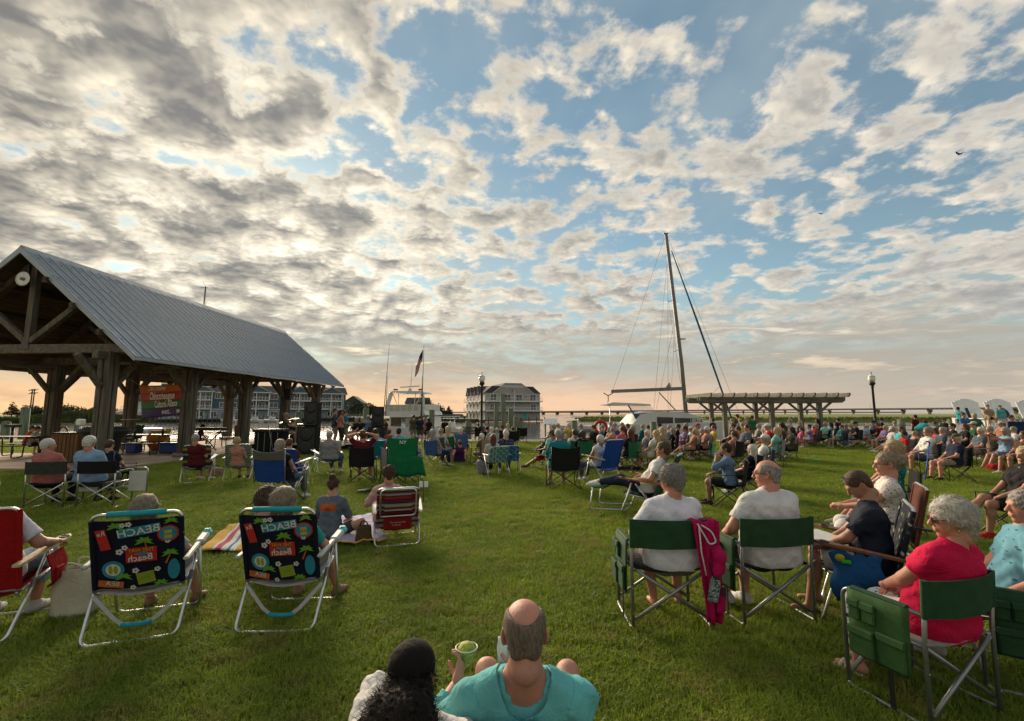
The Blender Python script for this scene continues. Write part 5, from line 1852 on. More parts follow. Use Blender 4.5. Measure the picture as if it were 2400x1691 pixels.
def beach_chair(label, loc, rz, back, frame=None, s=1.0, foam=None, arm='plastic', seat=0.36, top=0.95, lean=0.30, group=None, webm=None, strap=True, armtip=None, fine=True, name='beach_chair', pouch=None):
 """folding sand chair; back is a material or a callable that dresses the back panel"""
 o = thing(name, label, 'chair', loc, rz, group, s)
 frame = frame or M_alu
 w = 0.29
 sg = 10 if fine else 6
 R_ = 0.0125
 yb0 = -0.16
 zb0 = seat - 0.03
 L = (top - zb0) / math.cos(lean)
 bd = Vector((0, -math.sin(lean), math.cos(lean)))
 B0 = Vector((0, yb0, zb0))
 T0 = B0 + bd * L
 MB().tube(curve_pts([(-w, B0.y, B0.z), (-w, T0.y, T0.z), (w, T0.y, T0.z), (w, B0.y, B0.z)]), R_, sg).build('back_frame', frame, o)
 if foam:
  MB().tube([(-0.19, T0.y, T0.z), (0.19, T0.y, T0.z)], 0.022, 12).build('foam_grip', foam, o)
 MB().tube(curve_pts([(-w + 0.02, yb0 + 0.0, seat - 0.04), (-w + 0.02, 0.30, seat + 0.03), (w - 0.02, 0.30, seat + 0.03), (w - 0.02, yb0, seat - 0.04)]), R_, sg).build('seat_frame', frame, o)
 MB().tube([(-w - 0.01, yb0 - 0.01, zb0 + 0.02), (w + 0.01, yb0 - 0.01, zb0 + 0.02)], 0.011, sg).build('rear_bar', M_steel if fine else frame, o)
 MB().tube(curve_pts([(-w - 0.02, 0.16, seat + 0.20), (-w - 0.02, 0.33, 0.015), (w + 0.02, 0.33, 0.015), (w + 0.02, 0.16, seat + 0.20)]), R_, sg).build('front_leg', frame, o)
 MB().tube(curve_pts([(-w - 0.02, 0.10, seat + 0.19), (-w - 0.03, -0.10, seat - 0.06), (-w - 0.015, -0.30, 0.012), (w + 0.015, -0.30, 0.012), (w + 0.03, -0.10, seat - 0.06), (w + 0.02, 0.10, seat + 0.19)]), R_, sg).build('rear_leg', frame, o)
 for sx in (-1, 1):
  MB().box((sx * (w + 0.025), -0.06, seat - 0.01), (0.028, 0.035, 0.11), Matrix.Rotation(-0.45, 3, 'X'), ch=0.006).build('hinge', M_steel, o)
  za = seat + 0.21
  if arm == 'plastic':
   am = mat('grey_plastic_arm', (0.42, 0.42, 0.40), 0.5, 0.08)
   q = MB()
   q.bar((sx * (w + 0.035), -0.28, za - 0.015), (sx * (w + 0.04), 0.09, za + 0.03), 0.045, 0.03, ch=0.01)
   q.bar((sx * (w + 0.04), 0.05, za + 0.02), (sx * (w + 0.045), 0.24, za + 0.05), 0.075, 0.055, ch=0.016)
   ao = q.build('armrest', am, o)
   MB().bar((sx * (w + 0.046), 0.235, za + 0.05), (sx * (w + 0.048), 0.31, za + 0.06), 0.082, 0.062, ch=0.02).build('arm_tip', armtip or foam, ao)
   MB().lathe([(0.026, 0), (0.026, 0.003), (0.018, 0.003), (0.018, 0.001)], (sx * (w + 0.048), 0.275, za + 0.0905), 14).build('cup_hole', armtip or foam, ao)
  else:
   q = MB()
   q.prism([(sx * (w + 0.005), -0.30, za - 0.015), (sx * (w + 0.055), -0.30, za - 0.015), (sx * (w + 0.09), 0.30, za + 0.055), (sx * (w + 0.05), 0.36, za + 0.062), (sx * (w - 0.005), 0.30, za + 0.055)], (0, 0, 0), (0, 0, 0.02))
   ao = q.build('armrest', arm, o)
   if fine:
    MB().lathe([(0.036, 0), (0.036, 0.012), (0.026, 0.012), (0.026, 0.002)], (sx * (w + 0.047), 0.28, za + 0.068), 18, axis=Matrix.Rotation(0.12, 3, 'X')).build('cup_ring', M_blackplastic, ao)
 pb = [Vector((sx * (w - 0.004), 0, 0)) for sx in (-1, 1)]
 b0 = B0 + bd * 0.03; b1 = B0 + bd * (L - (0.045 if foam else 0.01))
 nd = (0, -math.cos(lean), -math.sin(lean))
 if callable(back):
  back(o, w, b0, b1, bd, Vector(nd))
 else:
  bs = hang_sheet(pb[0] + b1, pb[1] + b1, pb[0] + b0, pb[1] + b0, 0.03, 11, 9, 0.008, nd)
  for sx in (-1, 1):
   bs.tube([pb[0 if sx < 0 else 1] + b0, pb[0 if sx < 0 else 1] + b1], R_ + 0.006, sg)
  auto(bs.build('back_panel', back, o), 50)
 sm = webm if webm is not None else (back if not callable(back) else M_blackplastic)
 hang_sheet((-w + 0.02, 0.29, seat + 0.04), (w - 0.02, 0.29, seat + 0.04), (-w + 0.02, yb0, seat - 0.028), (w - 0.02, yb0, seat - 0.028), 0.045, 9, 9, 0.008, (0, 0, -1)).build('seat', sm, o)
 if strap:
  sm_ = mat('strap_webbing', (0.46, 0.46, 0.47), 0.8, 0.1, 30)
  pts = [Vector((-w - 0.02, -0.14, seat - 0.06)), Vector((-0.15, -0.17, seat - 0.24)), Vector((-0.09, -0.175, seat - 0.285))]
  q = MB()
  for a, b_ in zip(pts, pts[1:]):
   q.bar(a, b_, 0.03, 0.004, up=(0, 1, 0.2))
  pts2 = [Vector((-p.x, p.y, p.z)) for p in pts]
  for a, b_ in zip(pts2, pts2[1:]):
   q.bar(a, b_, 0.03, 0.004, up=(0, 1, 0.2))
  so = q.build('carry_strap', sm_, o)
  MB().tube([(-0.10, -0.176, seat - 0.29), (0, -0.18, seat - 0.295), (0.10, -0.176, seat - 0.29)], 0.017, 8).build('strap_grip', foam or M_blackplastic, so)
 if pouch:
  sx = 1
  x = w + 0.075
  pm = MB()
  pm.sheet([[(x - 0.01, 0.22, seat + 0.21), (x - 0.01, 0.0, seat + 0.19)], [(x + 0.03, 0.22, seat + 0.10), (x + 0.03, 0.0, seat + 0.08)], [(x + 0.035, 0.20, seat - 0.02), (x + 0.035, 0.02, seat - 0.03)], [(x - 0.005, 0.18, seat - 0.07), (x - 0.005, 0.04, seat - 0.07)]], 0.01)
  auto(pm.build('side_pouch', pouch, o), 60)
  MB().box((x + 0.045, 0.10, seat + 0.03), (0.02, 0.12, 0.11), ch=0.008).build('pouch_pocket', pouch, o)
 return o
def camp_chair(label, loc, rz, fab, frame=None, s=1.0, group=None, fine=True, fab2=None, top=0.88, hood=None, bag=None, name='camp_chair'):
 """quad folding camp chair with crossed legs on every side"""
 o = thing(name, label, 'chair', loc, rz, group, s)
 frame = frame or M_blacksteel
 w, f, b = 0.27, 0.25, -0.25
 zs = 0.42
 sg = 8 if fine else 5
 R_ = 0.0095
 for sx in (-1, 1):
  MB().tube([(sx * (w + 0.02), b + 0.0, zs - 0.05), (sx * (w + 0.03), b - 0.06, top)], R_, sg).build('back_post', frame, o)
  MB().tube([(sx * (w + 0.045), f + 0.03, 0.05), (sx * (w + 0.03), f + 0.02, 0.60)], R_, sg).build('front_post', frame, o)
  for (y0, y1) in ((f + 0.03, f + 0.0), (b - 0.06, b)):
   MB().tube([(sx * (w + 0.07), y0, 0.0), (-sx * (w - 0.02), y1, zs - 0.01)], R_, sg).build('leg', frame, o)
  MB().tube([(sx * (w + 0.06), f + 0.04, 0.0), (sx * w, b + 0.02, zs)], R_, sg).build('leg', frame, o)
  MB().tube([(sx * (w + 0.06), b - 0.05, 0.0), (sx * w, f - 0.0, zs)], R_, sg).build('leg', frame, o)
  q = hang_sheet((sx * (w + 0.01), b - 0.02, 0.635), (sx * (w + 0.01), f + 0.04, 0.60), (sx * (w + 0.075), b - 0.02, 0.635), (sx * (w + 0.075), f + 0.04, 0.60), 0.02, 6, 3, 0.008, (0, 0, -1))
  q.build('armrest', fab, o)
  for yy in (f + 0.03, b - 0.05):
   MB().lathe([(0.018, 0.0), (0.016, 0.02), (0.012, 0.035)], (sx * (w + 0.068), yy, 0.0), 8).build('foot', M_blackplastic, o)
 nd = (0, -1, -0.15)
 zb = zs - 0.02
 bs = hang_sheet((-w - 0.03, b - 0.062, top + 0.01), (w + 0.03, b - 0.062, top + 0.01), (-w - 0.01, b + 0.01, zb), (w + 0.01, b + 0.01, zb), 0.06, 11, 8, 0.008, nd)
 bs.v = [(x, y, z - (0.035 * math.cos(x / (w + 0.03) * 1.57) if z > top - 0.05 else 0)) for x, y, z in bs.v]
 auto(bs.build('back_panel', fab, o), 50)
 if fab2:
  b2 = hang_sheet((-w - 0.031, b - 0.063, top + 0.012), (w + 0.031, b - 0.063, top + 0.012), (-w - 0.026, b - 0.046, top - 0.15), (w + 0.026, b - 0.046, top - 0.15), 0.064, 11, 4, 0.012, nd)
  b2.v = [(x, y - 0.004, z - (0.035 * math.cos(x / (w + 0.03) * 1.57) if z > top - 0.05 else 0)) for x, y, z in b2.v]
  auto(b2.build('top_band', fab2, o), 50)
 g_ = []
 for i in range(7):
  y = f + (b - f) * i / 6
  g_.append([(-w + 2 * w * j / 8, y, zs - 0.055 * math.sin(math.pi * j / 8) * math.sin(math.pi * (0.15 + 0.7 * i / 6))) for j in range(9)])
 MB().sheet(g_, 0.008).build('seat', fab, o)
 if bag:
  mb = MB()
  mb.lathe([(0.01, 0.36), (0.05, 0.34), (0.09, 0.22), (0.10, 0.12), (0.06, 0.06), (0.01, 0.05)], (w + 0.02, b - 0.14, 0.06), 10)
  mb.build('carry_bag', bag, o)
 return o
def web_chair(label, loc, rz, cols, s=1.0, group=None):
 """aluminium lawn chair with woven webbing, each strap its own piece"""
 o = thing('webbed_lawn_chair', label, 'chair', loc, rz, group, s)
 w = 0.26
 zs, top = 0.40, 0.82
 for sx in (-1, 1):
  MB().tube([(sx * (w + 0.03), 0.30, 0.0), (sx * (w + 0.03), -0.05, 0.60)], 0.011, 8).build('leg', M_alu, o)
  MB().tube([(sx * (w + 0.05), -0.34, 0.0), (sx * (w + 0.05), 0.12, 0.58)], 0.011, 8).build('leg', M_alu, o)
  MB().bar((sx * (w + 0.045), -0.30, 0.605), (sx * (w + 0.045), 0.24, 0.59), 0.045, 0.022, ch=0.008).build('armrest', mat('pale_plastic_arm', (0.6, 0.6, 0.56), 0.5, 0.1), o)
 lean = 0.28
 bd = Vector((0, -math.sin(lean), math.cos(lean)))
 B0 = Vector((0, -0.20, zs - 0.02)); L = (top - zs) / math.cos(lean) + 0.02
 MB().tube(curve_pts([(-w, B0.y, B0.z), tuple(B0 + bd * L + Vector((-w, 0, 0))), tuple(B0 + bd * L + Vector((w, 0, 0))), (w, B0.y, B0.z)]), 0.011, 8).build('back_frame', M_alu, o)
 MB().tube(curve_pts([(-w, B0.y, zs), (-w, 0.28, zs + 0.02), (w, 0.28, zs + 0.02), (w, B0.y, zs)]), 0.011, 8).build('seat_frame', M_alu, o)
 m1, m2 = cols
 n1, n2 = 6, 6
 nd = Vector((0, math.cos(lean), math.sin(lean)))
 for k in range(n1):       # uprights
  x = -w + 0.045 + (2 * w - 0.09) * k / (n1 - 1)
  q = MB()
  for j in range(n2 * 2):
   a = B0 + bd * (L * (j + 0.0) / (n2 * 2)); b_ = B0 + bd * (L * (j + 1.0) / (n2 * 2))
   s0 = 0.005 * (1 if (k + j // 2) % 2 else -1)
   q.bar(a + nd * s0 + Vector((x, 0, 0)), b_ + nd * s0 + Vector((x, 0, 0)), 0.052, 0.003, up=nd)
  q.build('web_strap', m1, o)
 for k in range(n2):
  p = B0 + bd * (L * (k + 0.5) / n2)
  q = MB()
  for j in range(n1):
   x0 = -w + 2 * w * j / n1; x1 = -w + 2 * w * (j + 1) / n1
   s0 = -0.005 * (1 if (j + k) % 2 else -1)
   q.bar(p + nd * s0 + Vector((x0, 0, 0)), p + nd * s0 + Vector((x1, 0, 0)), 0.050, 0.003, up=nd)
  q.build('web_strap', m2, o)
 for k in range(6):
  y = B0.y + 0.05 + 0.42 * k / 5
  MB().bar((-w, y, zs + 0.01 - 0.02 * math.sin(k / 5 * 3.14)), (w, y, zs + 0.01 - 0.02 * math.sin(k / 5 * 3.14)), 0.06, 0.004).build('web_strap', m2, o)
 return o
def fwd(rz, d):
 return Vector((-math.sin(rz) * d, math.cos(rz) * d, 0))
def rear(p1, p2, back=0.22):
 """ground spot and heading of a chair whose rear feet stand at pixels p1 (left) and p2 (right)"""
 a, b = gnd(*p1), gnd(*p2)
 v = b - a
 rz = math.atan2(v.y, v.x)
 c = (a + b) / 2 + fwd(rz, back)
 return Vector((c.x, c.y, 0)), rz
# ------------------------------------------------------------------ foreground: chairs, people, their things
def pz(py, d):
 x, y, u = ray(1200, py)
 return CAMH + d * u / y
def fit(J, py, loc, rz, lo=0.86, hi=1.16, crown=0.122):
 """scale that puts the crown of a figure at picture row py"""
 hd = J['head']
 d = loc.y + math.cos(rz) * hd[1] + math.sin(rz) * hd[0]
 return max(lo, min(hi, pz(py, d) / (hd[2] + crown)))
def text_mesh(s, size, bold=0.0):
 cu = bpy.data.curves.new('t', 'FONT')
 cu.body = s; cu.size = size; cu.align_x = 'CENTER'; cu.offset = bold; cu.resolution_u = 2
 ob = bpy.data.objects.new('t', cu)
 me = bpy.data.meshes.new_from_object(ob)
 v = [tuple(p.co) for p in me.vertices]; f = [tuple(p.vertices) for p in me.polygons]
 bpy.data.objects.remove(ob); bpy.data.curves.remove(cu); bpy.data.meshes.remove(me)
 return v, f
def print_on(parent, S_, name, m, polys):
 """flat print: polygons [(x, t)...] laid on a surface map S_(x, t)"""
 mb = MB()
 for p in polys:
  mb.add([S_(x, t) for x, t in p], [tuple(range(len(p)))])
 return mb.build(name, m, parent)
def print_text(parent, S_, name, m, s, x0, t0, size, mirror=False, rot=0.0, sx=1.0, bold=0.0):
 v, f = text_mesh(s, size, bold)
 c, q = math.cos(rot), math.sin(rot)
 pts = []
 for (x, y, z) in v:
  x *= sx * (-1 if mirror else 1)
  pts.append(S_(x0 + c * x - q * y, t0 + q * x + c * y))
 return MB().add(pts, f).build(name, m, parent)
def rect(x, t, w, h, r=0.0):
 c, q = math.cos(r), math.sin(r)
 return [(x + c * a - q * b, t + q * a + c * b) for a, b in ((-w / 2, -h / 2), (w / 2, -h / 2), (w / 2, h / 2), (-w / 2, h / 2))]
def disc(x, t, r, n=18, ry=None):
 return [(x + r * math.cos(6.2832 * k / n), t + (ry or r) * math.sin(6.2832 * k / n)) for k in range(n)]
def palm(x, t, s, rot=0.0):
 out = []
 for k, a in enumerate((-0.1, 0.5, 1.1, 2.0, 2.7, 3.3)):
  a += rot
  c, q = math.cos(a), math.sin(a)
  out.append([(x + s * (c * u - q * w), t + s * (q * u + c * w) - s * 0.35 * u * u) for u, w in ((0, -0.10), (0.5, -0.2), (1.0, -0.05), (0.5, 0.16), (0, 0.10))])
 return out
def flower(x, t, s):
 out = []
 for k in range(5):
  a = 6.2832 * k / 5
  out.append(disc(x + s * 0.62 * math.cos(a), t + s * 0.62 * math.sin(a), s * 0.42, 7))
 return out
M_teal_foam = cloth((0.02, 0.30, 0.36), 'teal_foam', 0.7)
M_aqua = mat('aqua_plastic', (0.10, 0.50, 0.50), 0.45, 0.08)
def beach_print(o, w, b0, b1, bd, nd):
 """navy towelling back printed with beach signs seen from behind (lettering reversed)"""
 L = (b1 - b0).length
 def S_(x, t, off=0.0115):
  u = max(-1.0, min(1.0, x / w))
  return b0 + bd * t + Vector((x, 0, 0)) + nd * (0.03 * math.cos(u * math.pi / 2) + off)
 navy = cloth((0.008, 0.010, 0.022), 'navy_towelling')
 bs = hang_sheet(Vector((-w + .004, 0, 0)) + b1, Vector((w - .004, 0, 0)) + b1, Vector((-w + .004, 0, 0)) + b0, Vector((w - .004, 0, 0)) + b0, 0.03, 13, 9, 0.008, nd)
 for sx in (-1, 1):
  bs.tube([Vector((sx * (w - .004), 0, 0)) + b0, Vector((sx * (w - .004), 0, 0)) + b1], 0.020, 10)
 po = auto(bs.build('back_panel', navy, o), 50)
 k = lambda n, c: cloth(c, 'print_' + n)
 T = k('turquoise', (0.03, 0.24, 0.33)); Rd = k('red', (0.45, 0.03, 0.025)); Wh = k('white', (0.60, 0.60, 0.56)); Gn = k('green', (0.13, 0.33, 0.03)); Ye = k('yellow', (0.55, 0.36, 0.03)); Or = k('orange', (0.50, 0.13, 0.02)); Li = k('lime', (0.27, 0.32, 0.03))
 S1 = lambda x, t: S_(x, t, 0.0125)
 S2 = lambda x, t: S_(x, t, 0.0140)
 print_on(po, S1, 'print', T, [rect(0.02, L - 0.085, 0.28, 0.075, 0.14)])
 print_text(po, S2, 'lettering', Wh, 'BEACH', 0.02, L - 0.112, 0.085, True, 0.14, 1.05, 0.001)
 print_on(po, S1, 'print', Rd, [rect(0.03, L * 0.50, 0.20, 0.125)])
 print_text(po, S2, 'lettering', Ye, 'THIS WAY', 0.03, L * 0.50 + 0.028, 0.042, True, 0, 0.85)
 print_text(po, S2, 'lettering', Wh, 'Beach', 0.025, L * 0.50 - 0.048, 0.075, True, 0.06, 0.9, 0.001)
 print_on(po, S2, 'print', T, [[(-0.02, L * .5 + .01), (0.03, L * .5 + .025), (0.10, L * .5 + .012), (0.03, L * .5 - .002)]])
 print_on(po, S1, 'print', T, [disc(-0.155, L * 0.30, 0.075)])
 print_on(po, S2, 'print', Wh, [disc(-0.155, L * 0.30, 0.050)])
 for xx in (-0.172, -0.138):
  print_on(po, lambda x, t: S_(x, t, 0.0150), 'print', Li, [disc(xx, L * 0.30, 0.015, 12, 0.036)])
 print_on(po, S1, 'print', Rd, [rect(-0.215, L - 0.15, 0.07, 0.17, 0.22)])
 print_text(po, S2, 'lettering', Wh, 'Re', -0.222, L - 0.115, 0.055, True, 0.22)
 print_on(po, S1, 'print', Rd, [disc(0.205, L - 0.13, 0.072)])
 print_on(po, S2, 'print', T, [disc(0.205, L - 0.13, 0.058)])
 for tt in (0.115, 0.155):
  print_on(po, lambda x, t: S_(x, t, 0.0150), 'print', Ye, [rect(0.205, L - tt, 0.05, 0.028)])
 print_on(po, S1, 'print', Li, [rect(0.055, L * 0.15, 0.115, 0.10, 0.16)])
 print_on(po, S2, 'print', Gn, palm(0.055, L * 0.16, 0.035))
 print_on(po, S1, 'print', Or, [rect(-0.175, L * 0.085, 0.17, 0.055, -0.14)])
 print_text(po, S2, 'lettering', Wh, 'BEA', -0.165, L * 0.065, 0.055, True, -0.14)
 print_on(po, S1, 'print', T, [disc(0.235, L * 0.22, 0.04, 16, 0.09)])
 print_on(po, S1, 'print', Gn, palm(0.05, L * 0.70, 0.065) + palm(0.215, L * 0.48, 0.06) + palm(-0.09, L * 0.19, 0.06) + palm(-0.13, L * 0.93, 0.06) + palm(0.225, L * 0.96, 0.05) + palm(0.15, L * 0.04, 0.055))
 for pp in ([(0.05, L * .70), (0.056, L * .70), (0.07, L * .60), (0.06, L * .60)], [(0.215, L * .48), (0.221, L * .48), (0.19, L * .32), (0.178, L * .33)]):
  print_on(po, S1, 'print', Or, [pp])
 print_on(po, S1, 'print', Wh, flower(-0.045, L - 0.025, 0.022) + flower(-0.085, L - 0.03, 0.020) + flower(-0.11, L * 0.56, 0.026) + flower(-0.075, L * 0.62, 0.022) + flower(-0.01, L * 0.27, 0.024) + flower(0.13, L * 0.26, 0.022) + flower(0.20, L * 0.66, 0.018) + flower(-0.03, L * 0.02, 0.02))
M_green = mat('green_canvas', (0.017, 0.062, 0.024), 0.8, 0.18, 14.0, 0.4, 160.0, spec=0.3)
M_green2 = mat('bright_green_canvas', (0.040, 0.105, 0.028), 0.8, 0.18, 14.0, 0.4, 160.0, spec=0.3)
M_blackcloth = cloth((0.012, 0.012, 0.012), 'black_cloth')
M_frame_grey = mat('grey_tube', (0.27, 0.285, 0.28), 0.36, 0.12, 20, metal=0.7)
# --- couple in green chairs (right of centre)
c1, r1 = rear((1469, 1478), (1649, 1471))
c1.x += 0.07; r1 = rad(0)
director_chair('green canvas folding chair with a magenta jacket hung over its back post', c1, r1, M_green, M_frame_grey, M_blackcloth, pocket=-1, s=1.09, group='green canvas directors chairs')
J = skeleton(seat=0.47, lean=4, broad=1.1, hyaw=32, hpitch=-4, wrists=((-0.33, 0.17, 0.66), (0.16, 0.25, 0.62)), feet=((-0.10, 0.30, 0.085), (0.16, 0.36, 0.085)))
p = c1 + fwd(r1, -0.07) + Vector((0.08, 0, 0))
person('person', 'curly grey haired person in a white tee beside the magenta jacket', J, p, r1, fit(J, 1088, p, r1, crown=0.15), 'pink', cloth((0.66, 0.65, 0.70), 'lavender_white'), 0.8, print_cloth('grey_check', (0.16, 0.15, 0.15), [(0.04, 0.04, 0.04)], 60.0, 0.3), 1.55, None, 'curly', 'grey', 'hi', 1.32, 0.03, ('grip', 'relax'), fem=True, eyes=True, glasses='sun', hemz=0.05)
strands(person.last_hair, 5200, 0.024, 0.0011, 'grey', 3, 0.8, lift=0.5)
hb = person.last_hair.parent
jk = thing('jacket', 'magenta jacket with white cords draped over the back of a green chair', 'jacket', c1, r1)
M_mag = cloth((0.42, 0.006, 0.085), 'magenta_cloth')
g_ = []
for i in range(15):
 t = i / 14
 z = 0.885 - 0.80 * max(0, t - 0.12) / 0.88 if t > 0.12 else 0.86 + 0.2 * t
 row = []
 for j in range(13):
  u = j / 12
  wdt = 0.20 - 0.10 * t
  x = 0.345 - wdt + (wdt + 0.02 * math.sin(t * 9)) * u - 0.0 + 0.03 * t * math.sin(3 * t)
  y = -0.335 - 0.022 * math.sin(u * 11 + t * 4) * (0.3 + t) - 0.015 * math.sin(u * 25 + t * 6) + (0.16 if i == 0 else 0.0)
  row.append((x, y + (0.02 if i == 1 else 0), z + 0.012 * math.sin(u * 9)))
 g_.append(row)
MB().sheet(g_, 0.012).build('body', M_mag, jk)
MB().tube([(0.335 + 0.02 * math.sin(k), -0.32 - 0.05 * (k % 2), 0.66 - 0.05 * k) for k in range(11)], [0.05, 0.055, 0.06, 0.05, 0.055, 0.045, 0.05, 0.04, 0.045, 0.035, 0.02], 8).build('sleeve', M_mag, jk)
cordm = cloth((0.62, 0.60, 0.56), 'white_cord')
MB().tube(curve_pts([(0.19, -0.36, 0.86), (0.22, -0.375, 0.80), (0.275, -0.375, 0.70), (0.33, -0.375, 0.72), (0.30, -0.37, 0.80), (0.22, -0.365, 0.85)]), 0.006, 6).build('cord', cordm, jk)
MB().tube([(0.20, -0.365, 0.84), (0.205, -0.375, 0.65), (0.235, -0.38, 0.47)], 0.006, 6).build('cord', cordm, jk)
bt = thing('wristlet_purse', 'small teal patterned zip purse dangling from the green chair post', 'purse', c1, r1)
MB().box((0.285, -0.40, 0.37), (0.085, 0.035, 0.19), Euler((0, 0.2, 0.1)), ch=0.012).build('pouch', print_cloth('purse_print', (0.15, 0.20, 0.19), [(0.02, 0.05, 0.07), (0.4, 0.4, 0.36)], 40.0, 0.4), bt)
MB().box((0.305, -0.40, 0.455), (0.07, 0.04, 0.02), Euler((0, 0.2, 0.1)), ch=0.006).build('zip', M_blackplastic, bt)
MB().tube([(0.285, -0.385, 0.46), (0.27, -0.35, 0.6), (0.285, -0.27, 0.72)], 0.005, 5).build('cord', M_blackplastic, bt)
kb = MB()
kb.tube([(0.335, -0.40, 0.46), (0.345, -0.41, 0.40)], 0.004, 5).box((0.35, -0.415, 0.36), (0.03, 0.008, 0.07))
kb.build('tag', M_blackplastic, bt)
c2, r2 = rear((1737, 1471), (1888, 1455))
c2.x += 0.06; r2 = rad(7)
director_chair('green canvas folding chair with drink bottle pocket and white side table', c2, r2, M_green, M_frame_grey, M_blackcloth, pocket=-1, table=1, s=1.08, group='green canvas directors chairs')
J = skeleton(seat=0.47, lean=3, hyaw=48, hpitch=-3, wrists=((-0.34, 0.20, 0.66), (0.14, 0.24, 0.62)), feet=((-0.26, 0.30, 0.085), (-0.10, 0.27, 0.085)), broad=1.18)
p = c2 + fwd(r2, -0.07) + Vector((0.06, 0, 0))
person('person', 'balding grey haired man in a pale grey tee beside the white side table', J, p, r2, fit(J, 1080, p, r2, hi=1.2), 'pink', cloth((0.60, 0.60, 0.59), 'pale_grey_tee'), 0.7, cloth((0.02, 0.022, 0.02), 'dark_shorts'), 0.95, cloth((0.55, 0.55, 0.52), 'white_sneaker'), 'fringe', 'grey', 'hi', 1.36, 0.04, ('relax', 'relax'), eyes=True, glasses='clear', hemz=0.07)
strands(person.last_hair, 3600, 0.020, 0.0009, 'grey', 4, 0.0, lift=0.08)
btl = thing('drink_bottle', 'black insulated bottle with white bands in the chair pocket', 'bottle', c2 + fwd(r2, 0.02) + Vector((-0.345 * math.cos(r2), -0.345 * math.sin(r2), 0.27)), r2)
MB().lathe([(0.034, 0), (0.036, 0.01), (0.036, 0.17), (0.030, 0.19)], seg=18).build('body', M_blackplastic, btl)
MB().lathe([(0.0365, 0.15), (0.0375, 0.155), (0.0375, 0.165), (0.0365, 0.17)], seg=18).build('band', M_white, btl)
MB().lathe([(0.0365, 0.12), (0.0375, 0.125), (0.0375, 0.135), (0.0365, 0.14)], seg=18).build('band', M_white, btl)
MB().lathe([(0.031, 0.19), (0.033, 0.20), (0.033, 0.235), (0.02, 0.245)], seg=18).build('lid', M_blackplastic, btl)
# --- nearest right: pink top
c3, r3 = Vector((2.53, 3.02, 0)), rad(17)
director_chair('nearest green canvas chair with large zipped side pockets', c3, r3, M_green, M_frame_grey, mat('tan_seat', (0.25, 0.23, 0.20), 0.8), pocket=-1, group='green canvas directors chairs').children
for ch in bpy.data.objects:
 if ch.parent and ch.parent.get('label', '').startswith('nearest green canvas') and ch.name.startswith('pocket_panel'):
  for q in [ch] + list(ch.children):
   if not q.name.startswith('strap'):
    q.data.materials.clear(); q.data.materials.append(M_green2)
J = skeleton(seat=0.45, lean=13, hyaw=46, hpitch=-5, wrists=((-0.06, 0.30, 0.66), (0.05, 0.27, 0.64)), feet=((-0.24, 0.42, 0.085), (-0.03, 0.50, 0.085)), elbow=((-1, -0.2, -0.9), (1, -0.3, -0.9)))
p = c3 + fwd(r3, -0.06) + Vector((0.10, 0.02, 0))
M_floral = print_cloth('floral_white', (0.62, 0.60, 0.58), [(0.30, 0.05, 0.05), (0.12, 0.13, 0.16), (0.28, 0.12, 0.10)], 15.0, 0.20)
person('person', 'white haired person in a bright pink top and floral trousers in the nearest chair', J, p, r3, fit(J, 1166, p, r3, hi=1.2, crown=0.15), 'pink', cloth((0.50, 0.006, 0.052), 'bright_pink'), 0.50, M_floral, 1.72, None, 'wavy', 'white', 'hi', 1.22, 0.03, ('relax', 'relax'), fem=True, eyes=True, glasses='sun', hemz=0.08, hand_fix=((0.8, 0.3, -0.2), (-0.8, 0.35, -0.1)))
strands(person.last_hair, 7000, 0.055, 0.0010, 'white', 5, 0.12, flow=(0, -0.8, -0.45), lift=0.07)
M_beige = mat('beige_leather', (0.50, 0.44, 0.35), 0.6, 0.1, 20)
pb = person.last_hair.parent
for i in (0, 1):
 an, fd = J['an%d' % i], J['fd%d' % i]
 mb = MB()
 mb.bar(an - fd * 0.06 - V3(0, 0, 0.075), an + fd * 0.17 - V3(0, 0, 0.075), 0.085, 0.018, ch=0.006)
 mb.tube([an + fd * 0.10 + V3(-0.04, 0, -0.07), an + fd * 0.09 + V3(0, 0, -0.022), an + fd * 0.10 + V3(0.04, 0, -0.07)], 0.016, 8)
 mb.tube([an + fd * 0.06 + V3(-0.04, 0, -0.07), an + fd * 0.05 + V3(0, 0, -0.012), an + fd * 0.06 + V3(0.04, 0, -0.07)], 0.014, 8)
 mb.build('sandal', M_beige, pb)
er = MB().lathe([(0.001, 0), (0.005, -0.012), (0.006, -0.02), (0.001, -0.026)], tuple(Vector(J['head']) + Matrix(J['hrot'].tolist()) @ Vector((-0.084, -0.012, -0.044))), 8).build('earring', mat('gold', (0.6, 0.4, 0.12), 0.3, 0, metal=1.0), pb)
c4, r4 = Vector((3.38, 3.24, 0)), rad(58)
director_chair('green canvas chair cut by the right edge behind the nearest one', c4, r4, M_green, M_frame_grey, M_blackcloth, pocket=-1, group='green canvas directors chairs')
J = skeleton(seat=0.50, lean=8, hyaw=12, hpitch=0, wrists=((-0.30, 0.20, 0.66), (0.05, 0.28, 0.66)), feet=((0.02, 0.55, 0.10), (-0.16, 0.85, 0.40)), broad=1.1, kneepole=((-0.1, 1, 1.2), (-0.3, 1, 1.5)))
p = c4 + fwd(r4, -0.05)
M_fish = print_cloth('fish_print_blue', (0.13, 0.32, 0.40), [(0.03, 0.10, 0.16), (0.04, 0.12, 0.18)], 9.0, 0.20, stretch=(1.0, 1.0, 2.4))
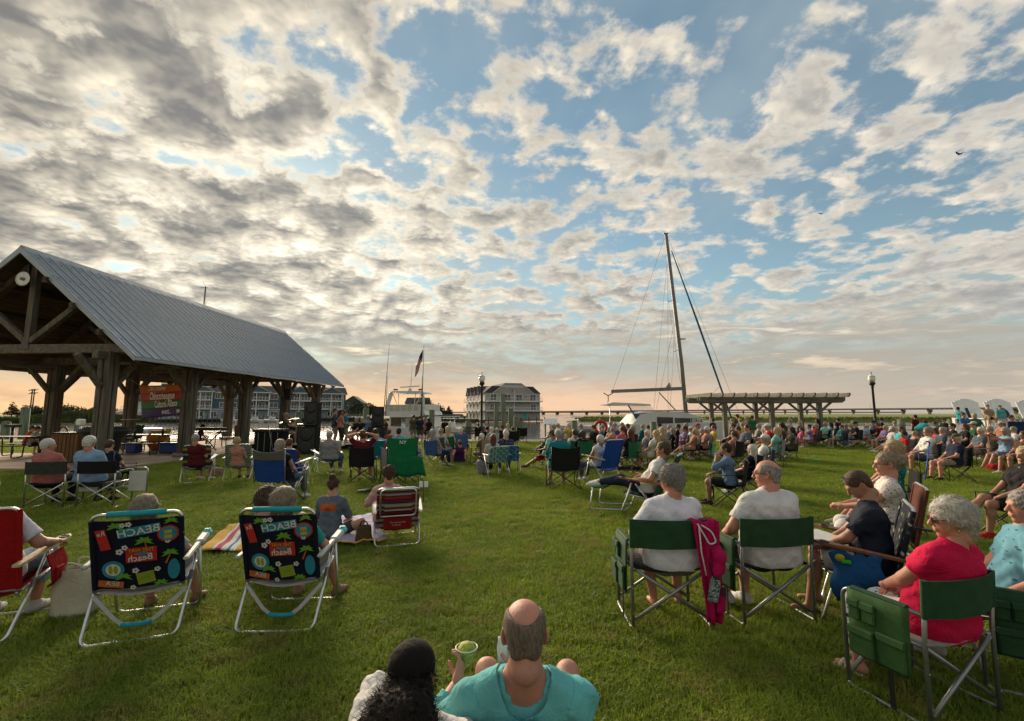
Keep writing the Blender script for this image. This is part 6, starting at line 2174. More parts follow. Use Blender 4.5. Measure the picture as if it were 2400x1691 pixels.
person('person', 'grey haired man in a light blue fish print shirt at the right picture edge', J, p, r4, fit(J, 1152, p, r4, hi=1.2), 'pink', M_fish, 0.8, cloth((0.085, 0.12, 0.16), 'faded_denim'), 1.85, cloth((0.35, 0.33, 0.3)), 'short', 'grey', 'hi', 1.15, 0.03, ('relax', 'relax'), eyes=True, hemz=0.05)
strands(person.last_hair, 3000, 0.022, 0.0009, 'grey', 6, 0.0, lift=0.1)
# --- three further right in folding chairs, facing the stage
M_leafprint = print_cloth('dark_leaf_print', (0.012, 0.014, 0.024), [(0.13, 0.16, 0.08), (0.30, 0.30, 0.27), (0.05, 0.10, 0.04)], 15.0, 0.26, stretch=(1, 1, 0.7))
c5, r5 = Vector((3.06, 4.12, 0)), rad(56)
beach_chair('aluminium folding chair with dark leaf print back and brown wooden arms', c5, r5, M_leafprint, M_alu, 1.0, None, mat('brown_arm', (0.16, 0.065, 0.028), 0.5, 0.25, 5, stretch=(1, 6, 1)), 0.38, 0.98, 0.26, webm=M_leafprint, strap=False)
J = skeleton(seat=0.40, lean=10, bend=14, hyaw=14, hpitch=-38, wrists=((-0.10, 0.38, 0.60), (0.05, 0.36, 0.60)), feet=((-0.16, 0.50, 0.085), (0.12, 0.46, 0.085)), broad=1.05)
p = c5 + fwd(r5, -0.05)
person('person', 'cropped hair man in a navy tee looking down with sunglasses on his head', J, p, r5, fit(J, 1106, p, r5), 'tan', cloth((0.014, 0.020, 0.032), 'navy_tee'), 0.75, print_cloth('floral_shorts', (0.52, 0.50, 0.44), [(0.05, 0.06, 0.05)], 22.0, 0.3), 0.92, None, 'buzz', 'brown', 'hi', 1.1, 0.02, ('grip', 'grip'), eyes=True, glasses='up')
ph = thing('phone', 'dark phone held low by the man bent over his lap', 'phone', p, r5)
MB().box((-0.02, 0.47, 0.575), (0.075, 0.14, 0.009), Euler((0.5, 0, 0)), ch=0.003).build('body', M_blackplastic, ph)
tw = thing('towel', 'blue towel with yellow edge stuffed over the arm of the leaf print chair', 'towel', c5, r5)
M_towb = cloth((0.012, 0.075, 0.20), 'royal_blue_towel')
g_ = []
for i in range(12):
 t = i / 11
 g_.append([(-0.36 - 0.05 * math.sin(u * 6 + t * 5) * (0.4 + t), -0.10 + 0.34 * u / 8 + 0.02 * math.sin(t * 9 + u), 0.60 - 0.36 * t + 0.02 * math.sin(u * 2.2)) for u in range(9)])
MB().sheet(g_, 0.014).build('drape', M_towb, tw)
MB().tube([(-0.37, -0.10 + 0.34 * u / 8, 0.235 + 0.02 * math.sin(u * 2.2)) for u in range(9)], 0.009, 5).build('trim', cloth((0.55, 0.30, 0.05), 'yellow_trim'), tw)
clp = thing('beach_clip', 'green and yellow plastic towel clip on the chair arm', 'clip', c5 + Vector((0, 0, 0)), r5)
MB().lathe([(0.030, 0), (0.034, 0.008), (0.030, 0.016), (0.02, 0.008)], (-0.40, 0.18, 0.56), 14, axis=Matrix.Rotation(1.2, 3, 'Y')).build('ring', cloth((0.45, 0.45, 0.02), 'clip_yellow'), clp)
MB().box((-0.385, 0.14, 0.535), (0.02, 0.07, 0.03), ch=0.006).build('jaw', cloth((0.05, 0.4, 0.02), 'clip_green'), clp)
c6, r6 = Vector((4.06, 5.08, 0)), rad(58)
beach_chair('aluminium tube chair behind the leaf print chair holding a woman with a bun', c6, r6, cloth((0.10, 0.035, 0.02), 'rust_cloth'), M_alu, 1.0, None, M_blackplastic, 0.38, 0.98, 0.22, strap=False)
J = skeleton(seat=0.42, lean=2, hyaw=12, hpitch=-4, wrists=((-0.07, 0.42, 0.72), (0.04, 0.42, 0.72)), feet=((-0.12, 0.46, 0.085), (0.12, 0.42, 0.085)))
p = c6 + fwd(r6, -0.02)
person('person', 'brown haired woman with a loose bun glasses and white floral top hands clasped', J, p, r6, fit(J, 1062, p, r6, hi=1.12), 'pink', print_cloth('white_floral_top', (0.60, 0.57, 0.52), [(0.10, 0.06, 0.06), (0.25, 0.10, 0.08)], 30.0, 0.25), 0.4, cloth((0.62, 0.60, 0.58), 'white_trousers'), 1.8, M_beige, 'updo', 'ash', 'hi', 0.98, 0, ('grip', 'grip'), fem=True, eyes=True, glasses='clear', hand_fix=((0.5, 0.8, 0), (-0.4, 0.8, 0)))
strands(person.last_hair, 2600, 0.04, 0.0010, 'ash', 8, 0.1, flow=(0, -1, 0.0), lift=0.15)
c7, r7 = Vector((5.72, 7.05, 0)), rad(62)
camp_chair('low dark camp chair under the blonde woman in teal', c7, r7, M_blackcloth, fine=True)
J = skeleton(seat=0.42, lean=6, hyaw=18, hpitch=0, wrists=((-0.08, 0.36, 0.60), (0.06, 0.34, 0.60)), feet=((-0.2, 0.66, 0.085), (0.02, 0.70, 0.085)))
p = c7 + fwd(r7, -0.02)
M_tealdot = print_cloth('teal_dots', (0.01, 0.16, 0.14), [(0.5, 0.52, 0.48)], 26.0, 0.22)
person('person', 'straight blonde haired woman in a teal dotted dress and white sandals', J, p, r7, fit(J, 1034, p, r7, hi=1.14), 'pink', M_tealdot, 0.4, M_tealdot, 0.9, M_beige, 'long', 'blonde', 'mid', 1.05, 0, ('relax', 'relax'), fem=True, dress=True)
strands(person.last_hair, 2000, 0.10, 0.0014, 'blonde', 9, 0.0, lift=0.08)
# --- left: red chair at the edge, two printed beach chairs
M_redc = cloth((0.28, 0.006, 0.006), 'red_canvas')
M_wood_arm = mat('pale_wood_arm', (0.52, 0.38, 0.20), 0.5, 0.2, 4, stretch=(1, 8, 1))
c8, r8 = Vector((-4.24, 3.86, 0)), rad(19)
beach_chair('red canvas high back beach chair with pale wooden arms at left edge', c8, r8, M_redc, M_alu, 1.0, None, M_wood_arm, 0.36, 1.0, 0.16, webm=M_redc, strap=False, pouch=M_redc)
J = skeleton(seat=0.38, lean=14, hyaw=0, wrists=((-0.3, 0.2, 0.62), (0.34, 0.18, 0.635)), feet=((-0.14, 0.40, 0.085), (0.16, 0.36, 0.085)))
p = c8 + fwd(r8, -0.04)
person('person', 'person in white tee and cropped jeans mostly hidden by the red chair back', J, p, r8, 1.0, 'tan', cloth((0.58, 0.56, 0.60), 'white_tee'), 0.8, cloth((0.16, 0.22, 0.28), 'light_denim'), 1.6, cloth((0.42, 0.42, 0.40), 'grey_canvas_shoe'), 'short', 'grey', 'hi', 1.1, 0.02, ('relax', 'relax'))
tb = thing('tote_bag', 'cream canvas tote bag standing between red chair and beach chair', 'bag', gnd(178, 1440) , rad(14))
g_ = []
M_tote = cloth((0.56, 0.51, 0.39), 'cream_canvas')
for i in range(9):
 t = i / 8
 w_ = 0.155 + 0.02 * math.sin(t * 3)
 dpt = 0.085 * (1 - 0.3 * t) + 0.01
 row = []
 for k in range(21):
  a = 6.2832 * k / 20
  ca, sa = math.cos(a), math.sin(a)
  row.append((w_ * math.copysign(abs(ca) ** 0.6, ca) + 0.01 * math.sin(7 * a + 5 * t), dpt * math.copysign(abs(sa) ** 0.6, sa) + 0.008 * math.sin(5 * a + 6 * t), 0.38 * t - 0.02 * t * math.sin(a * 2 + 1)))
 g_.append(row)
MB().sheet(g_, 0.006).add([(-0.14, -0.07, 0.004), (0.14, -0.07, 0.004), (0.14, 0.07, 0.004), (-0.14, 0.07, 0.004)], [(0, 1, 2, 3)]).build('body', M_tote, tb)
for sy in (-1, 1):
 MB().tube(curve_pts([(-0.07, sy * 0.06, 0.36), (-0.06, sy * 0.09, 0.46), (0.04, sy * 0.10, 0.44), (0.07, sy * 0.06, 0.36)]), 0.009, 6).build('handle', M_tote, tb)
for (pa, pb_, lab, plab, hc, py, kw) in (
  ((181, 1524), (414, 1491), 'navy beach chair with palm and sign print beside the cream tote bag', 'ash blonde person in grey seated in the printed chair beside the tote bag', 'ash', 1160, dict(shirt=cloth((0.35, 0.35, 0.36), 'heather_grey'), bottom=cloth((0.30, 0.29, 0.28), 'stone_shorts'))),
  ((546, 1487), (734, 1482), 'navy beach chair with palm and sign print next to the striped towel', 'ash haired person with a bob in the printed chair next to the striped towel', 'ash', 1140, dict(shirt=cloth((0.03, 0.26, 0.25), 'aqua_top'), bottom=cloth((0.25, 0.24, 0.22), 'taupe_shorts')))):
 c_, r_ = rear(pa, pb_, 0.30)
 beach_chair(lab, c_, r_, beach_print, M_alu, 1.0, M_teal_foam, 'plastic', 0.38, 0.97, 0.30, armtip=M_aqua, webm=cloth((0.40, 0.38, 0.36), 'seat_cloth_grey'), group='printed navy beach chairs')
 J = skeleton(seat=0.38, lean=20, hyaw=-8 if py == 1160 else -30, hpitch=4, wrists=((-0.30, 0.20, 0.60), (0.31, 0.20, 0.62)), feet=((-0.12, 0.52, 0.085), (0.30, 0.50, 0.085)))
 p = c_ + fwd(r_, -0.02)
 person('person', plab, J, p, r_, fit(J, py, p, r_, crown=0.14), 'pink', kw['shirt'], 0.8, kw['bottom'], 0.95, mat('tan_sandal', (0.22, 0.12, 0.07), 0.7), 'bob', hc, 'hi', 1.05, 0, ('relax', 'relax'), fem=True)
 strands(person.last_hair, 3200, 0.07, 0.0011, hc, 12, 0.0, lift=0.10, flow=(0, -0.5, -0.8))
p = gnd(628, 1250); p.z = 0
J = skeleton(seat=0.02, lean=10, bend=-10, hyaw=-20, hpitch=-10, feet=((-0.15, 0.55, 0.085), (0.12, 0.58, 0.085)), wrists=((-0.1, 0.4, 0.45), (0.1, 0.4, 0.45)))
p = Vector((-2.52, 5.05, 0))
person('person', 'curly brown haired youngster in mint sitting on the ground behind a beach chair', J, p, rad(-10), fit(J, 1142, p, 0, 0.8, 1.3, crown=0.14), 'pink', cloth((0.22, 0.46, 0.42), 'mint_cloth'), 1.5, cloth((0.1, 0.1, 0.12)), 0.9, None, 'curly', 'brown', 'mid', 0.95)
strands(person.last_hair, 1500, 0.02, 0.0012, 'brown', 13, 0.6)
tw = thing('beach_towel', 'yellow towel with pink and blue stripes spread on the grass', 'towel', (0, 0, 0))
A, B_, D_ = gnd(468, 1302), gnd(582, 1300), gnd(535, 1238)
g_ = []
for i in range(26):
 u = i / 25
 row = []
 for j in range(24):
  v = j / 23
  q = A + (B_ - A) * u * 1.5 + (D_ - A) * v * 1.0
  q.z = 0.062 + 0.012 * math.sin(u * 9 + v * 5) + 0.010 * math.sin(v * 13)
  row.append(q)
 g_.append(row)
cols_t = [(0.60, 0.34, 0.06)] * 2 + [(0.62, 0.60, 0.54), (0.42, 0.06, 0.12), (0.62, 0.60, 0.54), (0.05, 0.20, 0.34), (0.62, 0.60, 0.54)] + [(0.60, 0.34, 0.06)] * 2 + [(0.62, 0.60, 0.54), (0.42, 0.06, 0.12), (0.62, 0.60, 0.54)] + [(0.60, 0.34, 0.06)] * 6
for k in range(25):
 mtw = cloth(cols_t[int(k * 15 / 25)], 'towel_%d' % (int(k * 15 / 25)))
 MB().sheet(g_[k:k + 2], 0.010).build('stripe', mtw, tw)
p = gnd(770, 1275); p.z = 0
rzb = rad(-3)
p = p + Vector((-0.08, 0.22, 0))
J = skeleton(seat=0.02, lean=-4, bend=2, hyaw=4, hpitch=-6, feet=((-0.30, 0.30, 0.085), (0.30, 0.34, 0.085)), wrists=((-0.14, 0.34, 0.22), (0.14, 0.34, 0.22)), kneepole=((-1, 0.4, 0.5), (1.2, 0.3, 0.45)))
bo = person('person', 'curly haired bun girl in a blue grey tee with a sunset print on the back', J, p, rzb, fit(J, 1118, p, rzb, 0.9, 1.25, crown=0.17), 'fair', cloth((0.105, 0.135, 0.165), 'slate_tee'), 0.95, cloth((0.05, 0.055, 0.065), 'dark_short'), 0.7, None, 'bun', 'brown', 'hi', 0.98, 0, ('relax', 'relax'), fem=True, hemz=0.06)
strands(person.last_hair, 3000, 0.018, 0.001, 'brown', 14, 0.7, lift=0.4)
from mathutils.bvhtree import BVHTree
def project_print(obj, origin_y=-1.0, off=0.006):
 me = obj.data
 bv = BVHTree.FromPolygons([v.co for v in me.vertices], [tuple(p.vertices) for p in me.polygons])
 def S_(x, t):
  hit = bv.ray_cast(Vector((x, origin_y, t)), Vector((0, 1, 0)))
  return (hit[0] + Vector((0, -off, 0))) if hit[0] else Vector((x, -0.2, t))
 return S_
sh = [c_ for c_ in bo.children if c_.name.startswith('shirt')][0]
S_ = project_print(sh)
zc_ = J['chest'][2] - 0.06
def dense(poly, n=6):
 """strip of small quads for a rectangle so that it follows the cloth"""
 (x0, t0), (x1, t1) = poly
 return [[(x0 + (x1 - x0) * i / n, t0 + (t1 - t0) * j / n), (x0 + (x1 - x0) * (i + 1) / n, t0 + (t1 - t0) * j / n), (x0 + (x1 - x0) * (i + 1) / n, t0 + (t1 - t0) * (j + 1) / n), (x0 + (x1 - x0) * i / n, t0 + (t1 - t0) * (j + 1) / n)] for i in range(n) for j in range(n)]
print_on(sh, S_, 'print', cloth((0.42, 0.095, 0.03), 'print_sun_orange'), dense(((-0.125, zc_ - 0.01), (0.125, zc_ + 0.125))))
S2_ = project_print(sh, off=0.009)
print_on(sh, S2_, 'print', cloth((0.50, 0.30, 0.03), 'print_sun_gold'), [[(0.0 + 0.115 * math.cos(a - 0.03), zc_ + 0.018 + 0.10 * math.sin(a - 0.03)), (0.115 * math.cos(a + 0.03), zc_ + 0.018 + 0.10 * math.sin(a + 0.03)), (0.04 * math.cos(a), zc_ + 0.018 + 0.04 * math.sin(a))] for a in np.linspace(0.25, 2.9, 11)])
print_on(sh, S2_, 'print', cloth((0.45, 0.04, 0.015), 'print_sun_red'), [[(0.045 * math.cos(a), zc_ + 0.02 + 0.045 * math.sin(a)) for a in np.linspace(0, 3.1416, 10)]])
print_on(sh, S2_, 'print', cloth((0.10, 0.18, 0.27), 'print_wave_blue'), [[(x, zc_ - 0.06), (x + 0.02, zc_ - 0.06), (x + 0.02, zc_ + 0.012 + 0.010 * math.sin(70 * (x + 0.02))), (x, zc_ + 0.012 + 0.010 * math.sin(70 * x))] for x in np.arange(-0.125, 0.12, 0.02)])
bl = thing('picnic_blanket', 'lilac and blue blanket with orange edge under the bun girl', 'blanket', (0, 0, 0))
q0, q1, q2, q3 = gnd(786, 1286), gnd(905, 1276), gnd(870, 1216), gnd(740, 1225)
g_ = [[(q0.lerp(q1, j / 13)).lerp(q3.lerp(q2, j / 13), i / 11) + Vector((0, 0, 0.062 + 0.015 * math.sin(i * 1.3 + j) + 0.01 * math.sin(j * 2.1))) for j in range(14)] for i in range(12)]
MB().sheet(g_, 0.012).build('cloth', print_cloth('lilac_blanket', (0.42, 0.36, 0.52), [(0.15, 0.35, 0.45), (0.55, 0.5, 0.3)], 5.0, 0.3), bl)
MB().tube([v + Vector((0, 0, 0.006)) for v in g_[0]], 0.012, 6).build('hem', cloth((0.58, 0.32, 0.06), 'orange_hem'), bl)
bg = thing('brown_bag', 'brown cloth bag standing between bun girl and striped chair', 'bag', gnd(852, 1277), rad(10))
g_ = []
for i in range(8):
 t = i / 7
 g_.append([((0.105 - 0.03 * t * t) * math.copysign(abs(math.cos(a)) ** 0.6, math.cos(a)) + 0.006 * math.sin(a * 5 + t * 7), (0.08 - 0.05 * t) * math.copysign(abs(math.sin(a)) ** 0.6, math.sin(a)), 0.25 * t) for a in np.linspace(0, 6.2832, 17)])
MB().sheet(g_, 0.006).build('body', cloth((0.085, 0.058, 0.026), 'brown_canvas'), bg)
MB().tube(curve_pts([(-0.05, 0, 0.25), (-0.03, -0.05, 0.32), (0.03, -0.05, 0.31), (0.05, 0, 0.25)]), 0.008, 6).build('handle', cloth((0.06, 0.04, 0.02), 'brown_strap'), bg)
M_multi = stripe_cloth('serape_stripes', [(0.20, 0.012, 0.015), (0.24, 0.02, 0.02), (0.05, 0.008, 0.012), (0.30, 0.30, 0.30), (0.25, 0.03, 0.02), (0.02, 0.02, 0.03), (0.22, 0.23, 0.05), (0.30, 0.30, 0.31), (0.04, 0.05, 0.14), (0.25, 0.015, 0.015), (0.28, 0.02, 0.02), (0.012, 0.010, 0.012)], 4.6)
c_, r_ = rear((876, 1284), (984, 1275), 0.25)
o = beach_chair('red multi striped backpack chair with an aluminium pillow frame', c_, r_, M_multi, M_alu, 0.92, None, M_white, 0.27, 0.80, 0.14, strap=False, webm=M_multi)
MB().tube(curve_pts([(-0.25, -0.30, 0.42), (-0.25, -0.345, 0.80), (0.25, -0.345, 0.80), (0.25, -0.30, 0.42), (-0.25, -0.30, 0.42)]), 0.012, 8).build('backpack_frame', M_alu, o)
pk = MB().box((0, -0.235, 0.30), (0.40, 0.07, 0.17), ch=0.02).build('pouch', cloth((0.20, 0.008, 0.008), 'dark_red_canvas'), o)
text_part('The Coolest One', 0.032, cloth((0.5, 0.4, 0.36), 'pale_thread'), pk, (0, -0.2735, 0.315), (math.pi / 2, 0, 0), 0.001)
text_part('on Planet', 0.032, cloth((0.5, 0.4, 0.36), 'pale_thread'), pk, (-0.02, -0.2735, 0.28), (math.pi / 2, 0, 0), 0.001)
for z in (0.52, 0.66):
 MB().box((0, -0.262 - (z - .52) * .15, z), (0.40, 0.05, 0.10), ch=0.02).build('pouch', M_multi, o)
J = skeleton(seat=0.26, lean=6, hyaw=10, hpitch=-14, wrists=((-0.20, 0.22, 0.62), (0.1, 0.3, 0.4)), feet=((-0.2, 0.62, 0.085), (0.1, 0.66, 0.085)))
p = c_ + fwd(r_, 0.02) + Vector((-0.13, 0, 0))
person('person', 'curly dark haired person in a pink blouse leaning left in the striped chair', J, p, rad(14), fit(J, 1112, p, 0.1, 0.85, 1.2, crown=0.15), 'pink', print_cloth('pink_lace', (0.50, 0.30, 0.28), [(0.12, 0.07, 0.07)], 34.0, 0.22), 0.9, cloth((0.05, 0.05, 0.06)), 1.7, None, 'curly', 'brown', 'hi', 1.0, 0, ('relax', 'relax'), fem=True)
strands(person.last_hair, 3000, 0.02, 0.001, 'brown', 15, 0.8, lift=0.5)
sg_ = thing('cup_stake', 'pair of small white cards on a thin dark stake behind the striped chair', 'stake', gnd(992, 1180))
MB().tube([(0, 0, 0), (0, 0, 0.30)], 0.008, 6).build('stake', M_blacksteel, sg_)
for sx in (-1, 1):
 MB().box((sx * 0.05, 0, 0.36), (0.075, 0.01, 0.11), Euler((0, 0, sx * 0.3))).build('card', M_white, sg_)
sh_ = thing('shoe_pair', 'dark pair of shoes lying on the grass left of the striped chair', 'shoes', gnd(858, 1158), rad(70))
for k in (0, 1):
 T = Sdf(0.02)
 T.cone((0.1 * k, 0, 0.05), (0.1 * k, 0.20, 0.035), 0.045, 0.035).cut((0, 0, 0.0), (0, 0, -1))
 link('shoe', raw_mesh('shoe', [(*T.mesh(0.014), 0)], [M_blackplastic]), sh_)
# --- nearest pair at the bottom edge
p1 = Vector((-0.0, 0, 0))
r9 = rad(-2)
loc9 = Vector((0.055, 2.06, 0))
J = skeleton(seat=0.24, lean=30, bend=4, hyaw=3, hpitch=-12, wrists=((-0.31, 0.05, 0.61), (-0.04, 0.20, 0.58)), feet=((-0.26, 0.40, 0.085), (0.26, 0.44, 0.085)), elbow=((-0.8, -0.6, -0.8), (1, -0.3, -1)), broad=1.3, kneepole=((-0.2, 1, 1.2), (0.3, 1, 1.2)))
for q_ in ('sh0', 'sh1'):
 J[q_][2] -= 0.035
s9 = fit(J, 1412, loc9, r9, 0.9, 1.15)
M_turq = cloth((0.13, 0.43, 0.43), 'turquoise_linen')
b9 = person('person', 'balding man in a turquoise collared shirt holding a plastic cup of dip', J, loc9, r9, s9, 'pink', M_turq, 1.75, cloth((0.30, 0.27, 0.21), 'khaki'), 0.72, None, 'fringe', 'stubble', 'hi', 1.08, 0.01, ('cup', 'grip'), eyes=False, neck_low=0.055, fold=1.4, palm=((0.85, 0.1, 0.2), (1, 0, 0.3)), hand_fix=((0.10, 0.45, 0.65), (-0.2, 0.6, 0.6)))
strands(person.last_hair, 4200, 0.006, 0.0006, 'stubble', 20, 0.0, lift=0.4)
sh9 = [c_ for c_ in KIDS[b9.name] if c_.name.startswith('shirt')][0]
bv9 = BVHTree.FromPolygons([v.co for v in sh9.data.vertices], [tuple(q.vertices) for q in sh9.data.polygons])
tu9 = Vector(nrm(J['neck'] - J['chest'])); ex9 = Vector((1, 0, 0)); ey9 = tu9.cross(ex9)
g_ = []
for i in range(6):
 row = []
 for k in range(29):
  a = math.pi * (0.86 + 1.28 * k / 28)
  rr = (0.094, 0.100, 0.112, 0.125, 0.14, 0.152)[i] + (0.02 * abs(math.cos(a)) ** 6 if i > 3 else 0)
  q = Vector(J['neck']) - tu9 * 0.0 + ex9 * rr * math.cos(a) * 1.12 + ey9 * (rr * math.sin(a) * 1.12 - 0.012)
  h_ = bv9.ray_cast(q + tu9 * 0.12, -tu9)
  z_ = h_[0] if h_[0] else q - tu9 * 0.05
  row.append(z_ + tu9 * (0.022, 0.034, 0.032, 0.024, 0.015, 0.009)[i])
 g_.append(row)
auto(MB().sheet(g_, 0.006).build('collar', M_turq, b9), 60)
bc9 = camp_chair('dark low chair frame arched behind the pair at the bottom edge', Vector((-0.30, 1.66, 0)), rad(2), cloth((0.05, 0.05, 0.05), 'charcoal_mesh'), M_blacksteel, 0.68, fine=True)
cup = thing('dip_cup', 'clear plastic cup of green guacamole held by the balding man', 'cup', tuple(Matrix.Translation(loc9) @ Matrix.Rotation(r9, 4, 'Z') @ (Vector(J['wr0']) * s9 + Vector((0.030, 0.070, 0.060)))), 0)
cm = bpy.data.materials.new('clear_plastic'); cm.use_nodes = True
cb = cm.node_tree.nodes['Principled BSDF']
cb.inputs['Base Color'].default_value = (0.42, 0.46, 0.16, 1); cb.inputs['Roughness'].default_value = 0.12; cb.inputs['Alpha'].default_value = 0.22
MB().lathe([(0.030, 0.0), (0.032, 0.002), (0.047, 0.055), (0.049, 0.058), (0.047, 0.060), (0.045, 0.056), (0.031, 0.004)], seg=28).build('wall', cm, cup)
MB().tube([(0.0485 * math.cos(a), 0.0485 * math.sin(a), 0.058) for a in np.linspace(0, 6.2832, 29)[:-1]], 0.0022, 6, closed=True).build('rim', mat('rim_plastic', (0.7, 0.72, 0.68), 0.3, 0), cup)
T = Sdf(0.01)
T.cone((0, 0, 0.012), (0, 0, 0.040), 0.030, 0.041)
rg_ = random.Random(4)
for k in range(26):
 a, q = rg_.uniform(0, 6.28), rg_.uniform(0, 0.032)
 T.ell((q * math.cos(a), q * math.sin(a), 0.052 + 0.008 * rg_.random()), (0.008, 0.009, 0.007), k=0.005)
T.cut((0, 0, 0.002), (0, 0, -1))
link('guacamole', raw_mesh('guac', [(*T.mesh(0.003), 0)], [mat('guacamole_green', (0.52, 0.54, 0.08), 0.6, 0.5, 60, 0.6, 160, col2=(0.22, 0.26, 0.03))]), cup)
nap = thing('napkin', 'white paper napkin in the right hand of the balding man', 'napkin', tuple(Matrix.Translation(loc9) @ Matrix.Rotation(r9, 4, 'Z') @ (Vector(J['wr1']) * s9 + Vector((-0.045, 0.06, 0.085)))), rad(10))
MB().sheet([[(-0.05 + 0.02 * j, -0.01 + 0.012 * math.sin(j * 2 + i), -0.06 + 0.03 * i) for j in range(6)] for i in range(5)], 0.004).build('sheet', M_white, nap)
loc10 = Vector((-0.36, 1.86, 0)); r10 = rad(4)
J = skeleton(seat=0.20, lean=26, bend=6, hyaw=-6, hpitch=-14, wrists=((-0.04, 0.24, 0.60), (0.12, 0.40, 0.42)), feet=((-0.26, 0.50, 0.085), (0.10, 0.56, 0.085)), elbow=((-1.0, 0.7, 1.0), (1, -0.3, -1)), broad=1.15)
s10 = fit(J, 1514, loc10, r10, 0.85, 1.15, crown=0.14)
M_blouse = cloth((0.62, 0.60, 0.56), 'white_blouse')
b10 = person('person', 'woman in a black cap with a big curly ponytail and white off shoulder blouse', J, loc10, r10, s10, 'tan', M_blouse, 1.85, print_cloth('bw_print', (0.5, 0.5, 0.5), [(0.03, 0.03, 0.03), (0.15, 0.02, 0.06)], 22.0, 0.3), 1.4, None, 'afro_pony', 'dark', 'hi', 1.0, 0, ('relax', 'relax'), cap=cloth((0.007, 0.006, 0.005), 'black_cap'), fem=True, neck_low=0.06, fold=2.6)
strands(person.last_hair, 9000, 0.030, 0.0010, 'dark', 21, 0.9, lift=0.8, zmin=None)
T = Sdf(0.04)
sh0, el0 = J['sh0'], J['el0']
T.cone(sh0 * 0.7 + el0 * 0.3, el0 * 1.05 - sh0 * 0.05, 0.060, 0.066).cone(sh0 * 0.5 + el0 * 0.5, el0 + V3(-0.01, -0.02, -0.04), 0.068, 0.055)
T.fold = (0.006, 42.0, 1.0)
link('puff_sleeve', raw_mesh('puff', [(*T.mesh(0.011), 0)], [M_blouse]), b10)
# ------------------------------------------------------------------ boats, piles, birds, poles
M_gel = mat('white_gelcoat', (0.62, 0.61, 0.56), 0.3, 0.08, 0.8, spec=0.5)
M_canvasb = cloth((0.03, 0.12, 0.22), 'marine_blue_canvas')
M_mast = mat('mast_grey', (0.16, 0.155, 0.135), 0.5, 0.15, 1.5)
def hull(w, L, z0, z1, bow=0.35, n=9):
 """boat hull along +Y, stern at y=0, pointed bow"""
 rows = []
 for i in range(n):
  t = i / (n - 1)
  k = 1.0 if t < 1 - bow else max(0.03, 1 - ((t - 1 + bow) / bow) ** 1.8)
  zt = z1 + 0.35 * (t ** 2) * (z1 - z0) * 0.5
  rows.append([(-w / 2 * k * 0.55, L * t * 0.97, z0), (-w / 2 * k * 0.95, L * t * 0.99, z0 + (zt - z0) * 0.5), (-w / 2 * k, L * t, zt), (w / 2 * k, L * t, zt), (w / 2 * k * 0.95, L * t * 0.99, z0 + (zt - z0) * 0.5), (w / 2 * k * 0.55, L * t * 0.97, z0)])
 mb = MB().sheet(rows, 0.0, smooth=False)
 mb.add(rows[0], [(0, 1, 2, 3, 4, 5)])
 return mb
